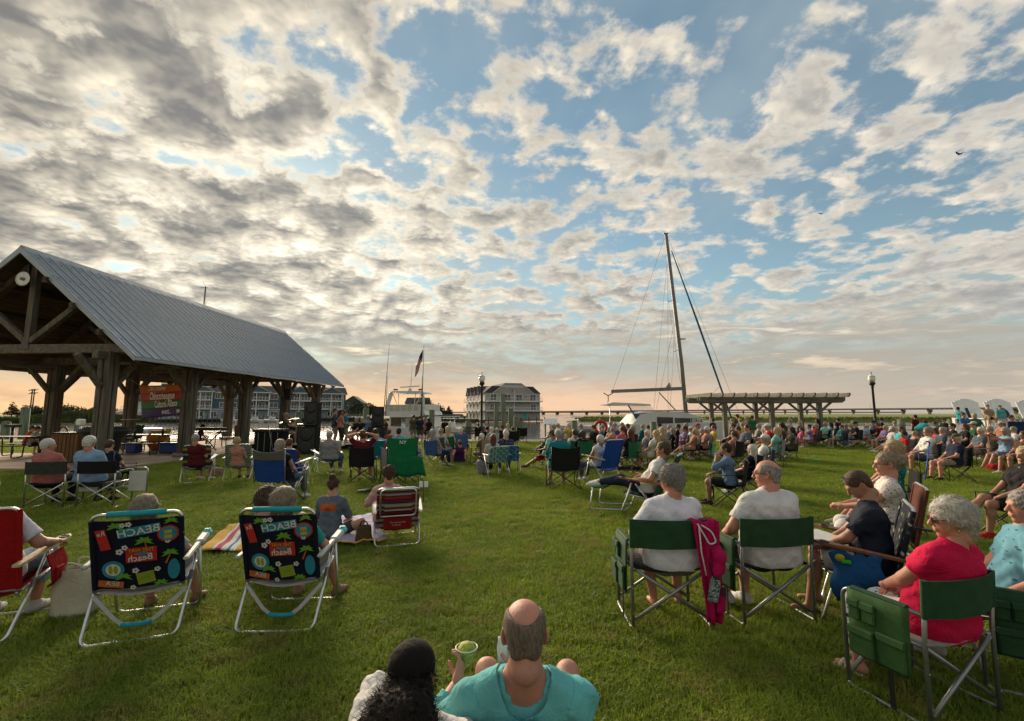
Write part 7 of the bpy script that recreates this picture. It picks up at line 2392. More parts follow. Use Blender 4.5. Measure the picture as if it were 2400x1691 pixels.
def yacht():
 d = 40.0
 o = thing('motor_yacht', 'white flybridge motor yacht moored stern on with antennas and radar', 'boat', (at(936, 966, d).x, d, 0), rad(-4))
 k = d / F
 def X(px): return (px - 936) * k
 def Z(py): return CAMH + (966 - py) * k
 hull(4.4, 13.0, WATER_Z - 0.4, 0.30).build('hull', M_gel, o)
 MB().box((0, 1.4, 0.33), (4.3, 2.6, 0.10)).build('cockpit_deck', M_gel, o)
 MB().box((0, 0.02, 0.0), (4.3, 0.10, 0.9), ch=0.02).build('transom', M_gel, o)
 cab = MB()
 cab.prism([(X(884), 0, Z(1004)), (X(990), 0, Z(1004)), (X(984), 0, Z(977)), (X(890), 0, Z(977))], (0, 2.6, 0), (0, 8.0, 0))
 co = cab.build('cabin', M_gel, o)
 for a, b_ in ((X(893), X(929)), (X(946), X(982))):
  MB().box(((a + b_) / 2, 2.59, (Z(979) + Z(1000)) / 2), (b_ - a, 0.06, Z(979) - Z(1000)), ch=0.02).build('window', M_glassd, co)
 MB().box((X(937), 2.56, (Z(979) + Z(1002)) / 2), (0.5, 0.08, Z(979) - Z(1002))).build('door_post', M_gel, co)
 fb = MB()
 fb.prism([(X(883), 0, Z(973)), (X(912), 0, Z(978)), (X(960), 0, Z(978)), (X(990), 0, Z(973)), (X(985), 0, Z(964)), (X(889), 0, Z(964))], (0, 1.2, 0), (0, 8.2, 0))
 fb.prism([(X(889), 0, Z(964)), (X(985), 0, Z(964)), (X(979), 0, Z(948)), (X(896), 0, Z(948))], (0, 1.35, 0), (0, 1.6, 0))
 for s in (-1, 1):
  fb.box((s * 1.72, 4.6, (Z(948) + Z(964)) / 2), (0.14, 6.4, Z(948) - Z(964)))
 fb.box((0, 7.7, (Z(945) + Z(964)) / 2), (3.4, 0.15, Z(945) - Z(964)))
 fb.build('flybridge', M_gel, o)
 q = MB()
 for r_ in range(3):
  for c_ in range(5):
   q.box((X(905 + c_ * 15), 1.33, Z(951 + r_ * 5)), (0.42, 0.05, 0.15), ch=0.02)
 q.build('fender_rack', mat('cream_vinyl', (0.50, 0.46, 0.36), 0.6, 0.1), o)
 MB().prism([(X(898), 0, Z(919)), (X(978), 0, Z(919)), (X(973), 0, Z(915)), (X(903), 0, Z(915))], (0, 1.6, 0), (0, 5.4, 0)).build('hardtop', M_gel, o)
 for s, x0, x1 in ((-1, X(899), X(892)), (1, X(977), X(982))):
  MB().bar((x0, 1.8, Z(919)), (x1, 1.5, Z(956)), 0.22, 0.34, ch=0.03).build('arch_leg', M_gel, o)
  MB().tube([(x0 * 0.55, 2.0, Z(918)), (x0 * 0.5, 1.9, Z(948))], 0.03, 6).build('strut', M_alu, o)
  MB().tube([(x0 * 0.92, 1.9, Z(921)), (x0 * 0.62, 1.9, Z(946))], 0.03, 6).build('strut', M_alu, o)
  MB().box((x0 * 0.80, 2.2, Z(911)), (0.34, 0.3, 0.14), ch=0.03).build('floodlight', M_blackplastic, o)
 MB().lathe([(0.18, 0), (0.16, 0.25), (0.10, 0.32)], (X(939), 2.6, Z(915)), 10).build('radar_base', M_gel, o)
 MB().box((X(939), 2.6, Z(903)), (1.85, 0.14, 0.12), Euler((0, -0.06, 0)), ch=0.03).build('radar_bar', M_gel, o)
 MB().tube([(X(940), 2.7, Z(905)), (X(943), 2.7, Z(850))], [0.035, 0.012], 6).build('antenna', M_gel, o)
 for xa, xb, yb in ((X(889), X(898), 800), (X(894), X(896), 880), (X(980), X(981), 880)):
  MB().tube([(xa, 1.0, Z(975)), (xb, 1.0, Z(yb))], [0.045, 0.012], 6).build('outrigger', M_mast, o)
 MB().tube([(X(983), 0.8, Z(985)), (X(985), 0.8, Z(806))], [0.05, 0.02], 8).build('flagpole', M_mast, o)
 MB().bar((X(945), 0.4, Z(1030)), (X(930), 1.8, Z(977)), 0.34, 0.06).build('ladder', M_alu, o)
 fl = thing('flag', 'striped red and white flag with blue canton on the yacht pole', 'flag', (o.location.x, d + 0.8, 0), 0)
 fw, fh = 1.15, 2.0
 def FP(u, v):     # u along the fly (0 at pole), v down the hoist
  return Vector((X(985) - 0.05 - 1.05 * u * 0.62 - 0.05 * math.sin(u * 6 + v), 0.0 + 0.10 * math.sin(u * 8 + v * 2), Z(816) - 1.05 * v * 0.95 - u * 1.5 + 0.05 * math.sin(u * 5)))
 for r_ in range(7):
  c_ = cloth((0.36, 0.03, 0.04), 'flag_red') if r_ % 2 == 0 else cloth((0.55, 0.52, 0.48), 'flag_white')
  u0 = 0.42 if r_ < 4 else 0.0
  MB().sheet([[FP(u0 + (1 - u0) * j / 8, (r_ + i / 2) / 7) for j in range(9)] for i in range(3)], 0.008).build('stripe', c_, fl)
 MB().sheet([[FP(0.42 * j / 4, 4 / 7 * i / 4) for j in range(5)] for i in range(5)], 0.008).build('canton', cloth((0.03, 0.035, 0.09), 'flag_blue'), fl)
yacht()
def catamaran():
 d = 44.0
 k = d / F
 o = thing('catamaran', 'white sailing catamaran with tall raked mast and blue canvas', 'boat', (at(1560, 966, d).x, d, 0), 0)
 def X(px): return (px - 1560) * k
 def Z(py): return CAMH + (966 - py) * k
 for y in (0, 4.6):
  h = hull(1.5, 11.6, WATER_Z - 0.4, Z(994), 0.4)
  ho = h.build('hull', M_gel, o)
  ho.matrix_local = Matrix.Translation((X(1428), y, 0)) @ Matrix.Rotation(-math.pi / 2, 4, 'Z')
 cab = MB()
 cab.prism([(X(1478), 0, Z(996)), (X(1648), 0, Z(996)), (X(1640), 0, Z(984)), (X(1630), 0, Z(974)), (X(1606), 0, Z(967)), (X(1532), 0, Z(964)), (X(1500), 0, Z(972))], (0, -0.3, 0), (0, 5.0, 0))
 co = cab.build('cabin', M_gel, o)
 for a, b_, t_ in ((1537, 1574, 977), (1578, 1614, 979)):
  MB().prism([(X(a), 0, Z(t_)), (X(b_), 0, Z(t_ + 1)), (X(b_), 0, Z(992)), (X(a), 0, Z(993))], (0, -0.34, 0), (0, -0.29, 0)).build('window', M_glassd, co)
 text_part('Elka', 0.55, M_blackplastic, co, (X(1628), -0.32, Z(989)), (math.pi / 2, 0, 0), 0.004, sx=1.3)
 MB().prism([(X(1424), 0, Z(948)), (X(1440), 0, Z(943)), (X(1525), 0, Z(947)), (X(1529), 0, Z(951)), (X(1450), 0, Z(950))], (0, 0.2, 0), (0, 4.4, 0)).build('hardtop', M_gel, o)
 gl = bpy.data.materials.new('clear_vinyl'); gl.use_nodes = True
 gb = gl.node_tree.nodes['Principled BSDF']
 gb.inputs['Base Color'].default_value = (0.5, 0.5, 0.48, 1); gb.inputs['Alpha'].default_value = 0.35; gb.inputs['Roughness'].default_value = 0.1
 MB().add([(X(1473), 0.15, Z(951)), (X(1526), 0.15, Z(951)), (X(1537), 0.15, Z(966)), (X(1486), 0.15, Z(971))], [(0, 1, 2, 3)]).build('vinyl_window', gl, o)
 MB().bar((X(1474), 0.1, Z(950)), (X(1487), 0.1, Z(972)), 0.08, 0.25, up=(0, -1, 0)).build('canvas_edge', M_canvasb, o)
 MB().prism([(X(1484), 0, Z(970)), (X(1507), 0, Z(971)), (X(1500), 0, Z(986)), (X(1494), 0, Z(991))], (0, 0.02, 0), (0, 0.10, 0)).build('side_curtain', M_canvasb, o)
 MB().bar((X(1484), 0.05, Z(970)), (X(1538), 0.05, Z(967)), 0.06, 0.2, up=(0, -1, 0)).build('canvas_edge', M_canvasb, o)
 for px in (1432, 1447, 1437):
  MB().tube([(X(px), 0.3 + (px - 1432) * 0.2, Z(1010)), (X(px), 0.3 + (px - 1432) * 0.2, Z(947))], 0.035, 6).build('stanchion', M_alu, o)
 def XZ(px, py, y=2.3):
  q = at(px, py, d + y)
  return (q.x - o.location.x, y, q.z)
 m = MB().tube([XZ(1608, 974), XZ(1598, 860), XZ(1561, 548)], [0.21, 0.20, 0.16], 10)
 mo = m.build('mast', M_mast, o)
 MB().box(XZ(1560, 548), (0.5, 0.2, 0.1)).tube([XZ(1566, 548), XZ(1573, 543)], 0.02, 5).build('masthead', M_mast, mo)
 MB().box(XZ(1601, 795, 2.1), (0.45, 0.3, 0.14)).build('radome', M_gel, mo)
 MB().bar(XZ(1432, 918), XZ(1602, 911), 0.30, 0.34, ch=0.06).build('boom', M_mast, o)
 MB().prism([(X(1578), 0, Z(909)), (X(1594), 0, Z(907)), (X(1591), 0, Z(892))], (0, 2.2, 0), (0, 2.35, 0)).build('sail_corner', cloth((0.3, 0.27, 0.22), 'sailcloth'), o)
 MB().tube([(X(1564), 2.3, Z(918)), (X(1604), 2.3, Z(962))], 0.06, 6).build('vang', M_mast, o)
 MB().tube([XZ(1574, 588), XZ(1640, 770), XZ(1716, 985)], [0.05, 0.11, 0.08], 8).build('furled_sail', M_canvasb, o)
 w = MB()
 for a, b_ in (((1568, 562), (1738, 985)), ((1557, 560), (1436, 915)), ((1563, 620), (1532, 965)), ((1565, 620), (1566, 990)), ((1580, 760), (1538, 960)), ((1582, 760), (1569, 990)), ((1566, 700), (1595, 900)), ((1688, 905), (1635, 960))):
  w.tube([XZ(*a), XZ(*b_, 2.3 if b_[1] < 970 else 0.2)], 0.014, 4)
 w.build('rigging', M_mast, o)
 for py, x0, x1 in ((708, 1566, 1577), (825, 1579, 1588)):
  MB().tube([XZ(x0, py, 1.6), XZ(x1, py - 4)], 0.03, 5).build('spreader', M_mast, o)
 wg = MB().tube([(X(1431), 1.0, Z(950)), (X(1432), 1.0, Z(928))], 0.03, 6)
 for a in (0.5, 2.6, 4.7):
  wg.bar((X(1432), 0.95, Z(927)), (X(1432) + 0.55 * math.cos(a), 0.95, Z(927) + 0.55 * math.sin(a)), 0.09, 0.02, up=(0, -1, 0))
 wg.build('wind_generator', M_mast, o)
catamaran()
def skiff(px, d, L, label, rz=1.2, cabin=True):
 c = at(px, 966, d)
 o = thing('small_boat', label, 'boat', (c.x, d, 0), rz, 'small boats moored in the harbour')
 hull(L * 0.33, L, WATER_Z - 0.2, WATER_Z + 0.75).build('hull', M_gel, o)
 MB().box((0, L * 0.45, WATER_Z + 0.72), (L * 0.28, L * 0.8, 0.05)).build('deck', M_gel, o)
 if cabin:
  MB().box((0, L * 0.45, WATER_Z + 1.15), (L * 0.2, L * 0.25, 0.8), ch=0.08).build('console', M_gel, o)
  MB().box((0, L * 0.45, WATER_Z + 2.0), (L * 0.24, L * 0.32, 0.06)).build('canopy', M_gel, o)
  for sx in (-1, 1):
   MB().tube([(sx * L * 0.1, L * 0.36, WATER_Z + 0.7), (sx * L * 0.1, L * 0.36, WATER_Z + 2.0)], 0.03, 5).build('post', M_alu, o)
 else:
  MB().tube([(0, L * 0.5, WATER_Z + 0.7), (0, L * 0.5, WATER_Z + 9)], 0.07, 6).build('mast', M_gel, o)
 return o
for px, d, L, lab in ((655, 128, 6, 'small white skiff at the apartment docks nearest the pavilion posts'), (560, 126, 7, 'white skiff with a canopy at the apartment dock'), (615, 127, 6, 'white runabout moored mid dock in front of the apartments'), (1095, 60, 6, 'open white skiff on the water left of the lamp post'), (1390, 70, 7, 'low white tender with canopy behind the crowd left of the catamaran'), (1690, 60, 6.5, 'white skiff behind the pergola posts')):
 skiff(px, d, L, lab)
ob_ = skiff(370, 60, 9, 'sailboat moored behind the banner with a furled white sail', 1.4, False)
MB().tube([(-0.2, 1.2, 1.6), (0, 4, 1.75), (0.1, 6.5, 1.7)], [0.28, 0.36, 0.22], 8).build('furled_sail', cloth((0.5, 0.48, 0.42), 'furled_sailcloth'), ob_)
mst = thing('sailboat_mast', 'dark mast tip with spreaders showing above the pavilion ridge', 'mast', at(455, 966, 55).xy.to_3d(), 0)
zz = pz_ = at(461, 672, 55).z
MB().tube([(0, 0, WATER_Z), (0.2, 0, zz)], [0.12, 0.08], 7).build('spar', M_mast, mst)
MB().tube([(-0.35, 0, zz - 0.1), (0.5, 0, zz - 0.15)], 0.03, 5).tube([(0.2, 0, zz), (-0.2, 0, zz + 0.7)], 0.015, 4).build('masthead', M_mast, mst)
MB().tube([(0.25, 0, zz - 0.1), (0.9, 0, zz - 9)], 0.02, 4).build('stay', M_mast, mst)
for i, (px, d, top, lab, r_) in enumerate(((1178, 31, 926, 'tallest leaning mooring pile right of the centre lamp post', .17), (1163, 31, 948, 'mooring pile directly behind the centre lamp post', .16), (1197, 32, 960, 'mooring pile third from the centre lamp post', .18), (1210, 31, 980, 'short pile at the right of the pile cluster', .2), (1098, 31, 989, 'low flat topped pile left of the lamp post', .2), (1222, 31, 990, 'low pile behind the empty camp chair', .2), (1012, 32, 963, 'tall pale pile right of the people standing by the yacht', .2), (858, 32, 959, 'tall pile just left of the yacht', .2), (1345, 31, 988, 'thick pile among the seated crowd left of the red lifebuoy', .2), (1530, 31, 991, 'pile in front of the catamaran cabin', .2), (2000, 31, 988, 'pile between pergola and lamp post', .2), (2110, 31, 985, 'thick pile right of the right lamp post', .22), (2225, 31, 985, 'pile left of the giant L chair', .22), (60, 33, 958, 'tall green pile seen under the left of the pavilion', .25), (18, 33, 990, 'short pile at the left edge under the pavilion', .25), (186, 33, 990, 'short pile seen just right of the left pavilion post', .2), (580, 33, 985, 'pile seen between the middle pavilion posts', .2), (700, 33, 967, 'tall pale green pile behind the drummer', .2))):
 c = at(px, 966, d)
 z1 = at(px, top, d).z
 o = thing('mooring_pile', lab, 'pile', (c.x, d, WATER_Z - 0.5), 0, 'green mooring piles along the bulkhead')
 hgt = z1 - WATER_Z + 0.5
 ln = 0.25 if top == 926 else 0.03 * math.sin(i)
 MB().tube([(ln, 0, 0), (0, 0, hgt)], [r_ * 1.05, r_], 10).build('shaft', M_pile, o)
 MB().lathe([(r_ * 1.02, 0), (r_ * 0.9, 0.05), (0.01, 0.07)], (0, 0, hgt), 10).build('cap', M_pile, o)
dk = thing('far_dock', 'long low timber dock with piles in front of the apartments', 'dock', (0, 0, 0))
a, b_ = at(360, 966, 122), at(830, 966, 148)
a.z = b_.z = -0.25
MB().bar(a, b_, 2.0, 0.3).build('deck', M_wood_dark, dk)
for k in range(46):
 p = a.lerp(b_, k / 45.0)
 MB().tube([(p.x, p.y - 1.0, -1.5), (p.x, p.y - 1.0, 0.6 + 0.5 * ((k * 7) % 3))], 0.16, 6).build('pile', M_wood_grey, dk)
for i, (px, d, col, lab) in enumerate(((842, 140, (0.6, 0.6, 0.6), 'white car parked by the small brown house'), (826, 141, (0.3, 0.32, 0.35), 'grey car parked beside the white one'), (1062, 146, (0.6, 0.6, 0.58), 'white van parked on the spit left of the hotel'), (1078, 147, (0.15, 0.15, 0.17), 'dark car parked by the hotel corner'), (1048, 145, (0.55, 0.55, 0.53), 'pale car parked under the spit trees'))):
 c = at(px, 966, d)
 o = thing('parked_car', lab, 'car', (c.x, d, -0.35), 0.2, 'cars parked by the water')
 cm_ = mat('car_paint_%d' % i, col, 0.3, 0.05, coat=0.5)
 MB().box((0, 0, 0.62), (4.4, 1.8, 0.6), ch=0.15).build('body', cm_, o)
 MB().prism([(-1.6, 0, 0.9), (1.3, 0, 0.9), (0.7, 0, 1.5), (-1.3, 0, 1.5)], (0, -0.8, 0), (0, 0.8, 0)).build('cabin', M_glassd, o)
 for x in (-1.4, 1.4):
  MB().lathe([(0.33, -0.1), (0.33, 0.1)], (x, -0.85, 0.33), 12, axis=Matrix.Rotation(math.pi / 2, 3, 'X')).build('wheel', M_blackplastic, o)
for px, d, top, lab in ((70, 160, 914, 'left power pole of the close pair on the far bank'), (75, 162, 912, 'right power pole of the close pair on the far bank'), (227, 165, 917, 'single power pole left of the near pavilion post')):
 c = at(px, 966, d)
 o = thing('power_pole', lab, 'power pole', (c.x, d, -0.4))
 h_ = at(px, top, d).z + 0.4
 MB().tube([(0, 0, 0), (0, 0, h_)], [0.22, 0.16], 7).build('pole', M_wood_dark, o)
 for q in (0.25, 1.4):
  MB().box((0, 0, h_ - q), (2.6, 0.16, 0.18)).build('crossarm', M_wood_dark, o)
  for x in (-1.1, -0.5, 0.5, 1.1):
   MB().lathe([(0.07, 0), (0.09, 0.12), (0.05, 0.25)], (x, 0, h_ - q + 0.08), 6).build('insulator', M_steel, o)
for px, py, d, s_, lab, tilt in ((2250, 362, 45, 1.0, 'dark gull gliding high at the upper right', 0.5), (1925, 502, 70, 0.9, 'small distant gull right of the mast top', 0.0), (1103, 783, 80, 0.8, 'tiny gull above the yacht flag', 0.2)):
 o = thing('gull', lab, 'bird', at(px, py, d), 0.3, None, s_)
 MB().tube([(0, -0.25, 0), (0, -0.08, 0.01), (0, 0.12, 0.02), (0, 0.27, 0.03)], [0.02, 0.075, 0.07, 0.015], 8).build('body', M_blackplastic, o)
 for sx in (-1, 1):
  up = 0.42 if sx > 0 else 0.12
  MB().sheet([[(sx * 0.05, 0.10, 0.02), (sx * 0.32, 0.16, 0.02 + up * 0.5), (sx * 0.68, 0.0, 0.02 + up)], [(sx * 0.05, -0.08, 0.02), (sx * 0.32, -0.04, 0.02 + up * 0.5), (sx * 0.66, -0.06, 0.02 + up)]], 0.012).build('wing', M_blackplastic, o)
 MB().sheet([[(-0.02, -0.22, 0), (0.02, -0.22, 0)], [(-0.06, -0.38, 0), (0.06, -0.38, 0)]], 0.008).build('tail', M_blackplastic, o)
# ------------------------------------------------------------------ under the pavilion: tables, bins, band gear
M_tabl = mat('dark_plastic_coat', (0.03, 0.032, 0.03), 0.5, 0.2, 8)
def picnic_table(label, loc, rz, s=1.0):
 o = thing('picnic_table', label, 'picnic table', loc, rz, 'dark picnic tables under the pavilion', s)
 for k in range(5):
  MB().box((0, -0.30 + 0.15 * k, 0.75), (1.83, 0.14, 0.035), ch=0.006).build('top_board', M_tabl, o)
 for sy in (-1, 1):
  for k in range(2):
   MB().box((0, sy * (0.66 + 0.14 * k), 0.45), (1.83, 0.13, 0.03), ch=0.006).build('bench_board', M_tabl, o)
 for sx in (-0.65, 0.65):
  for sy in (-1, 1):
   MB().tube(curve_pts([(sx, 0.0, 0.70), (sx, sy * 0.28, 0.70), (sx, sy * 0.34, 0.03), (sx, sy * 0.74, 0.03), (sx, sy * 0.74, 0.43)]), 0.022, 8).build('leg', M_blacksteel, o)
 return o
def slab_at(px, d):
 return Vector((at(px, 966, d).x, d, 0.09))
picnic_table('dark picnic table at the far left edge under the pavilion', slab_at(40, 17.2), rad(5))
picnic_table('dark picnic table below the banner with bottles on it', slab_at(352, 18.6), rad(2))
picnic_table('dark picnic table between banner and band beside the cooler', slab_at(482, 21.5), rad(8))
o = thing('trash_can', 'large black flared plastic trash bin behind the seated men', 'bin', slab_at(250, 14.9))
MB().lathe([(0.32, 0), (0.36, 0.1), (0.46, 0.80), (0.66, 1.02), (0.68, 1.08), (0.66, 1.12), (0.55, 1.14), (0.2, 1.15)], seg=24).build('body', M_blackplastic, o)
MB().lathe([(0.56, 1.14), (0.5, 1.19), (0.1, 1.21)], seg=24).build('lid', M_blackplastic, o)
o = thing('slatted_bin', 'brown wooden slatted litter bin behind the two white haired men', 'bin', slab_at(183, 15.6))
wd_ = mat('brown_slats', (0.16, 0.075, 0.025), 0.7, 0.3, 3, stretch=(4, 4, 0.5))
for k in range(7):
 MB().box((-0.39 + 0.13 * k, -0.36, 0.48), (0.115, 0.04, 0.92), ch=0.008).build('slat', wd_, o)
 MB().box((-0.39 + 0.13 * k, 0.36, 0.48), (0.115, 0.04, 0.92), ch=0.008).build('slat', wd_, o)
for k in range(6):
 for sx in (-1, 1):
  MB().box((sx * 0.45, -0.30 + 0.12 * k, 0.48), (0.04, 0.105, 0.92), ch=0.008).build('slat', wd_, o)
MB().box((0, 0, 0.965), (0.95, 0.8, 0.05), ch=0.015).build('lid', M_blackplastic, o)
for px, d, lab in ((408, 18.9, 'blue wheeled cooler under the banner table'), (322, 19.0, 'small blue cooler left of the wheeled cooler')):
 o = thing('cooler', lab, 'cooler', slab_at(px, d))
 w_ = 0.72 if px == 408 else 0.42
 cb_ = mat('cooler_blue', (0.012, 0.055, 0.20), 0.45, 0.1)
 MB().box((0, 0, 0.19), (w_, 0.40, 0.36), ch=0.03).build('body', cb_, o)
 MB().box((0, 0, 0.40), (w_ + 0.03, 0.42, 0.06), ch=0.02).build('lid', cb_, o)
 MB().tube(curve_pts([(w_ / 2, -0.14, 0.30), (w_ / 2 + 0.09, -0.14, 0.25), (w_ / 2 + 0.09, 0.14, 0.25), (w_ / 2, 0.14, 0.30)]), 0.012, 6).build('handle', cb_, o)
tl = slab_at(352, 18.6)
for dx, h_, c_, lab in ((-0.5, 0.30, (0.02, 0.05, 0.02), 'dark green bottle standing at the left of the banner table'), (0.62, 0.28, (0.03, 0.02, 0.01), 'brown bottle standing at the right of the banner table'), (0.1, 0.18, (0.55, 0.52, 0.45), 'pale tub in the middle of the banner table')):
 o = thing('bottle', lab, 'bottle', tl + Vector((dx, -0.05, 0.77)))
 MB().lathe([(0.04, 0), (0.042, h_ * 0.6), (0.016, h_ * 0.8), (0.015, h_)], seg=12).build('body', mat('bottle_%d' % int(h_ * 100), c_, 0.2, 0.1), o)
 MB().lathe([(0.017, h_), (0.017, h_ + 0.02)], seg=8).build('cap', M_blackplastic, o)
cc_ = camp_chair('dark folded green camp chair standing by the banner table', slab_at(308, 20.3), rad(150), cloth((0.012, 0.035, 0.018), 'dark_green_cloth'), s=1.25, fine=False)
bp = thing('beach_bag', 'orange and yellow beach bag on the far side of the banner table', 'bag', slab_at(375, 20.2))
MB().lathe([(0.20, 0.0), (0.36, 0.25), (0.40, 0.55), (0.36, 0.85)], seg=16).build('body', cloth((0.45, 0.14, 0.02), 'orange_bag'), bp)
MB().sheet([[(0.42, -0.1, 0.95), (0.62, -0.1, 0.9)], [(0.46, -0.12, 0.6), (0.60, -0.1, 0.6)], [(0.50, -0.1, 0.15), (0.56, -0.1, 0.2)]], 0.02).build('towel', cloth((0.5, 0.36, 0.05), 'yellow_towel'), bp)
o = thing('bike_hoop', 'black hoop shaped bike stand on the slab behind the men', 'bike stand', slab_at(153, 19.0))
MB().tube(curve_pts([(-0.2, 0, 0), (-0.2, 0, 0.85), (-0.1, 0, 1.05), (0.1, 0, 1.05), (0.2, 0, 0.85), (0.2, 0, 0)]), 0.03, 8).build('hoop', M_blacksteel, o)
o = thing('binocular_viewer', 'white coin operated viewer on a stand near the water', 'viewer', Vector((at(192, 966, 25).x, 25, 0.05)))
MB().tube([(0, 0, 0), (0, 0, 1.0)], 0.05, 8).build('stand', M_white, o)
MB().box((0, 0, 1.15), (0.30, 0.36, 0.34), ch=0.05).build('head', M_white, o)
o = thing('charcoal_grill', 'small black pedestal grill near the left water edge', 'grill', Vector((at(35, 966, 24).x, 24, 0.02)))
MB().tube([(0, 0, 0), (0, 0, 0.95)], 0.06, 8).build('pedestal', M_blacksteel, o)
MB().box((0, 0, 1.02), (0.55, 0.4, 0.16), ch=0.02).build('box', M_blacksteel, o)
STG = 22.0
sp_ = thing('stage_riser', 'low black stage riser at the right end of the pavilion', 'stage', (at(800, 966, STG).x, STG, 0.0), rad(-3))
MB().box((-1.4, 0.9, 0.2), (7.4, 3.2, 0.14), ch=0.01).build('deck', M_blackcloth, sp_)
MB().box((-1.4, -0.68, 0.10), (7.36, 0.04, 0.2)).build('skirt', M_blackcloth, sp_)
def box_speaker(label, px, d, z0, w, h_, dp, n=2):
 c = at(px, 966, d)
 o = thing('loudspeaker', label, 'loudspeaker', (c.x, d, z0), rad(8))
 MB().box((0, 0, h_ / 2), (w, dp, h_), ch=0.02).build('cabinet', M_blackcloth, o)
 MB().box((0, -dp / 2 - 0.01, h_ / 2), (w * 0.9, 0.02, h_ * 0.92)).build('grille', M_blackplastic, o)
 for k in range(n):
  MB().lathe([(w * 0.36, 0), (w * 0.3, 0.015), (w * 0.1, 0.005)], (0, -dp / 2 - 0.022, h_ * (0.28 + 0.44 * k)), 16, axis=Matrix.Rotation(math.pi / 2, 3, 'X')).build('cone', M_blackplastic, o)
box_speaker('lower black subwoofer of the tall stack at the stage left', 727, 19.0, 0.02, 0.72, 1.15, 0.7)
box_speaker('upper black loudspeaker of the tall stack at the stage left', 733, 19.1, 1.18, 0.55, 1.0, 0.55)
box_speaker('lower black subwoofer beside the yacht', 884, 23.5, 0.02, 0.75, 1.0, 0.7)
box_speaker('upper black loudspeaker beside the yacht', 886, 23.6, 1.03, 0.55, 1.0, 0.5)
c_ = at(676, 925, 24.5)
o = thing('hung_speaker', 'small black loudspeaker fixed to a pavilion post under the eave', 'loudspeaker', c_)
MB().box((0, 0, 0), (0.34, 0.3, 0.55), ch=0.02).build('cabinet', M_blackplastic, o)
MB().box((0.3, 0, 0.0), (0.35, 0.06, 0.06)).build('bracket', M_blacksteel, o)
o = thing('drum_riser_desk', 'black mixing desk flight case in front of the drummer', 'flight case', slab_at(640, 19.5))
MB().box((0, 0, 0.42), (1.15, 0.6, 0.84), ch=0.02).build('case', M_blackcloth, o)
MB().box((0, -0.02, 0.90), (1.25, 0.66, 0.12), ch=0.02).build('lid', M_blackplastic, o)
for k in range(4):
 MB().box((-0.4 + 0.27 * k, -0.305, 0.42), (0.03, 0.012, 0.8)).build('edge_strip', M_steel, o)
o = thing('microphone_stand', 'grey boom microphone stand leaning in front of the flight case', 'microphone stand', slab_at(640, 18.6))
MB().tube([(0.12, 0, 0.0), (-0.15, 0, 1.05)], 0.015, 6).tube([(-0.15, 0, 1.05), (-0.2, 0, 1.3)], 0.012, 6).build('pole', M_steel, o)
for a in (0.3, 2.4, 4.5):
 MB().tube([(0.10, 0, 0.1), (0.10 + 0.28 * math.cos(a), 0.28 * math.sin(a), 0.0)], 0.011, 5).build('leg', M_steel, o)
o = thing('keyboard', 'black stage keyboard on a stand at the left of the band', 'keyboard', slab_at(497, 20.4))
MB().box((0, 0, 0.92), (1.3, 0.36, 0.11), ch=0.02).build('body', M_blackplastic, o)
MB().box((0.0, -0.08, 0.985), (1.15, 0.14, 0.012)).build('keys', M_white, o)
for sx in (-1, 1):
 MB().tube([(-0.4 * sx, 0.15 * sx, 0.0), (0.4 * sx, 0.15 * sx, 0.86)], 0.02, 6).build('stand', M_blacksteel, o)
o = thing('drum_kit', 'chrome trimmed drum kit on the stage beside the speaker stack', 'drum kit', (at(700, 966, 21.4).x, 21.4, 0.27))
chm = mat('chrome', (0.6, 0.6, 0.58), 0.15, 0, metal=1.0)
MB().lathe([(0.28, -0.2), (0.28, 0.2)], (0, 0, 0.3), 20, axis=Matrix.Rotation(math.pi / 2, 3, 'X')).build('bass_drum', M_blackplastic, o)
for x, z, r_ in ((-0.3, 0.62, 0.16), (0.1, 0.72, 0.15), (0.45, 0.5, 0.2)):
 MB().lathe([(r_, 0), (r_, 0.2)], (x, 0.05, z), 16).build('tom', M_blackplastic, o)
 MB().lathe([(r_ + 0.01, 0.19), (r_ + 0.01, 0.215), (r_ * 0.9, 0.215)], (x, 0.05, z), 16).build('hoop', chm, o)
for x, z in ((-0.6, 1.0), (0.55, 1.08), (-0.2, 1.15)):
 MB().lathe([(0.24, 0), (0.08, 0.02), (0.02, 0.03)], (x, 0, z), 18, axis=Matrix.Rotation(0.2, 3, 'X')).build('cymbal', mat('cymbal', (0.5, 0.4, 0.16), 0.3, 0, metal=1.0), o)
 MB().tube([(x, 0, 0), (x, 0, z)], 0.012, 6).build('stand', chm, o)
o = thing('orange_bucket', 'orange round water drum beside the third pavilion post', 'water drum', slab_at(567, 22.0))
MB().lathe([(0.24, 0.5), (0.26, 0.55), (0.27, 1.0), (0.25, 1.05), (0.05, 1.06)], seg=18).build('drum', cloth((0.42, 0.07, 0.012), 'orange_plastic', 0.5), o)
MB().box((0, 0, 0.25), (0.45, 0.45, 0.5), ch=0.02).build('stand', M_wood_dark, o)
o = thing('lifebuoy', 'round red lifebuoy hung on a post behind the crowd', 'lifebuoy', at(1408, 1002, 27.2), 0)
MB().tube([(0.34 * math.cos(a), 0, 0.34 * math.sin(a)) for a in np.linspace(0, 6.2832, 25)[:-1]], 0.09, 8, closed=True).build('ring', cloth((0.45, 0.02, 0.02), 'buoy_red', 0.5), o)
MB().box((0, 0.12, -0.2), (0.12, 0.1, 1.5)).build('post', M_pile, o)
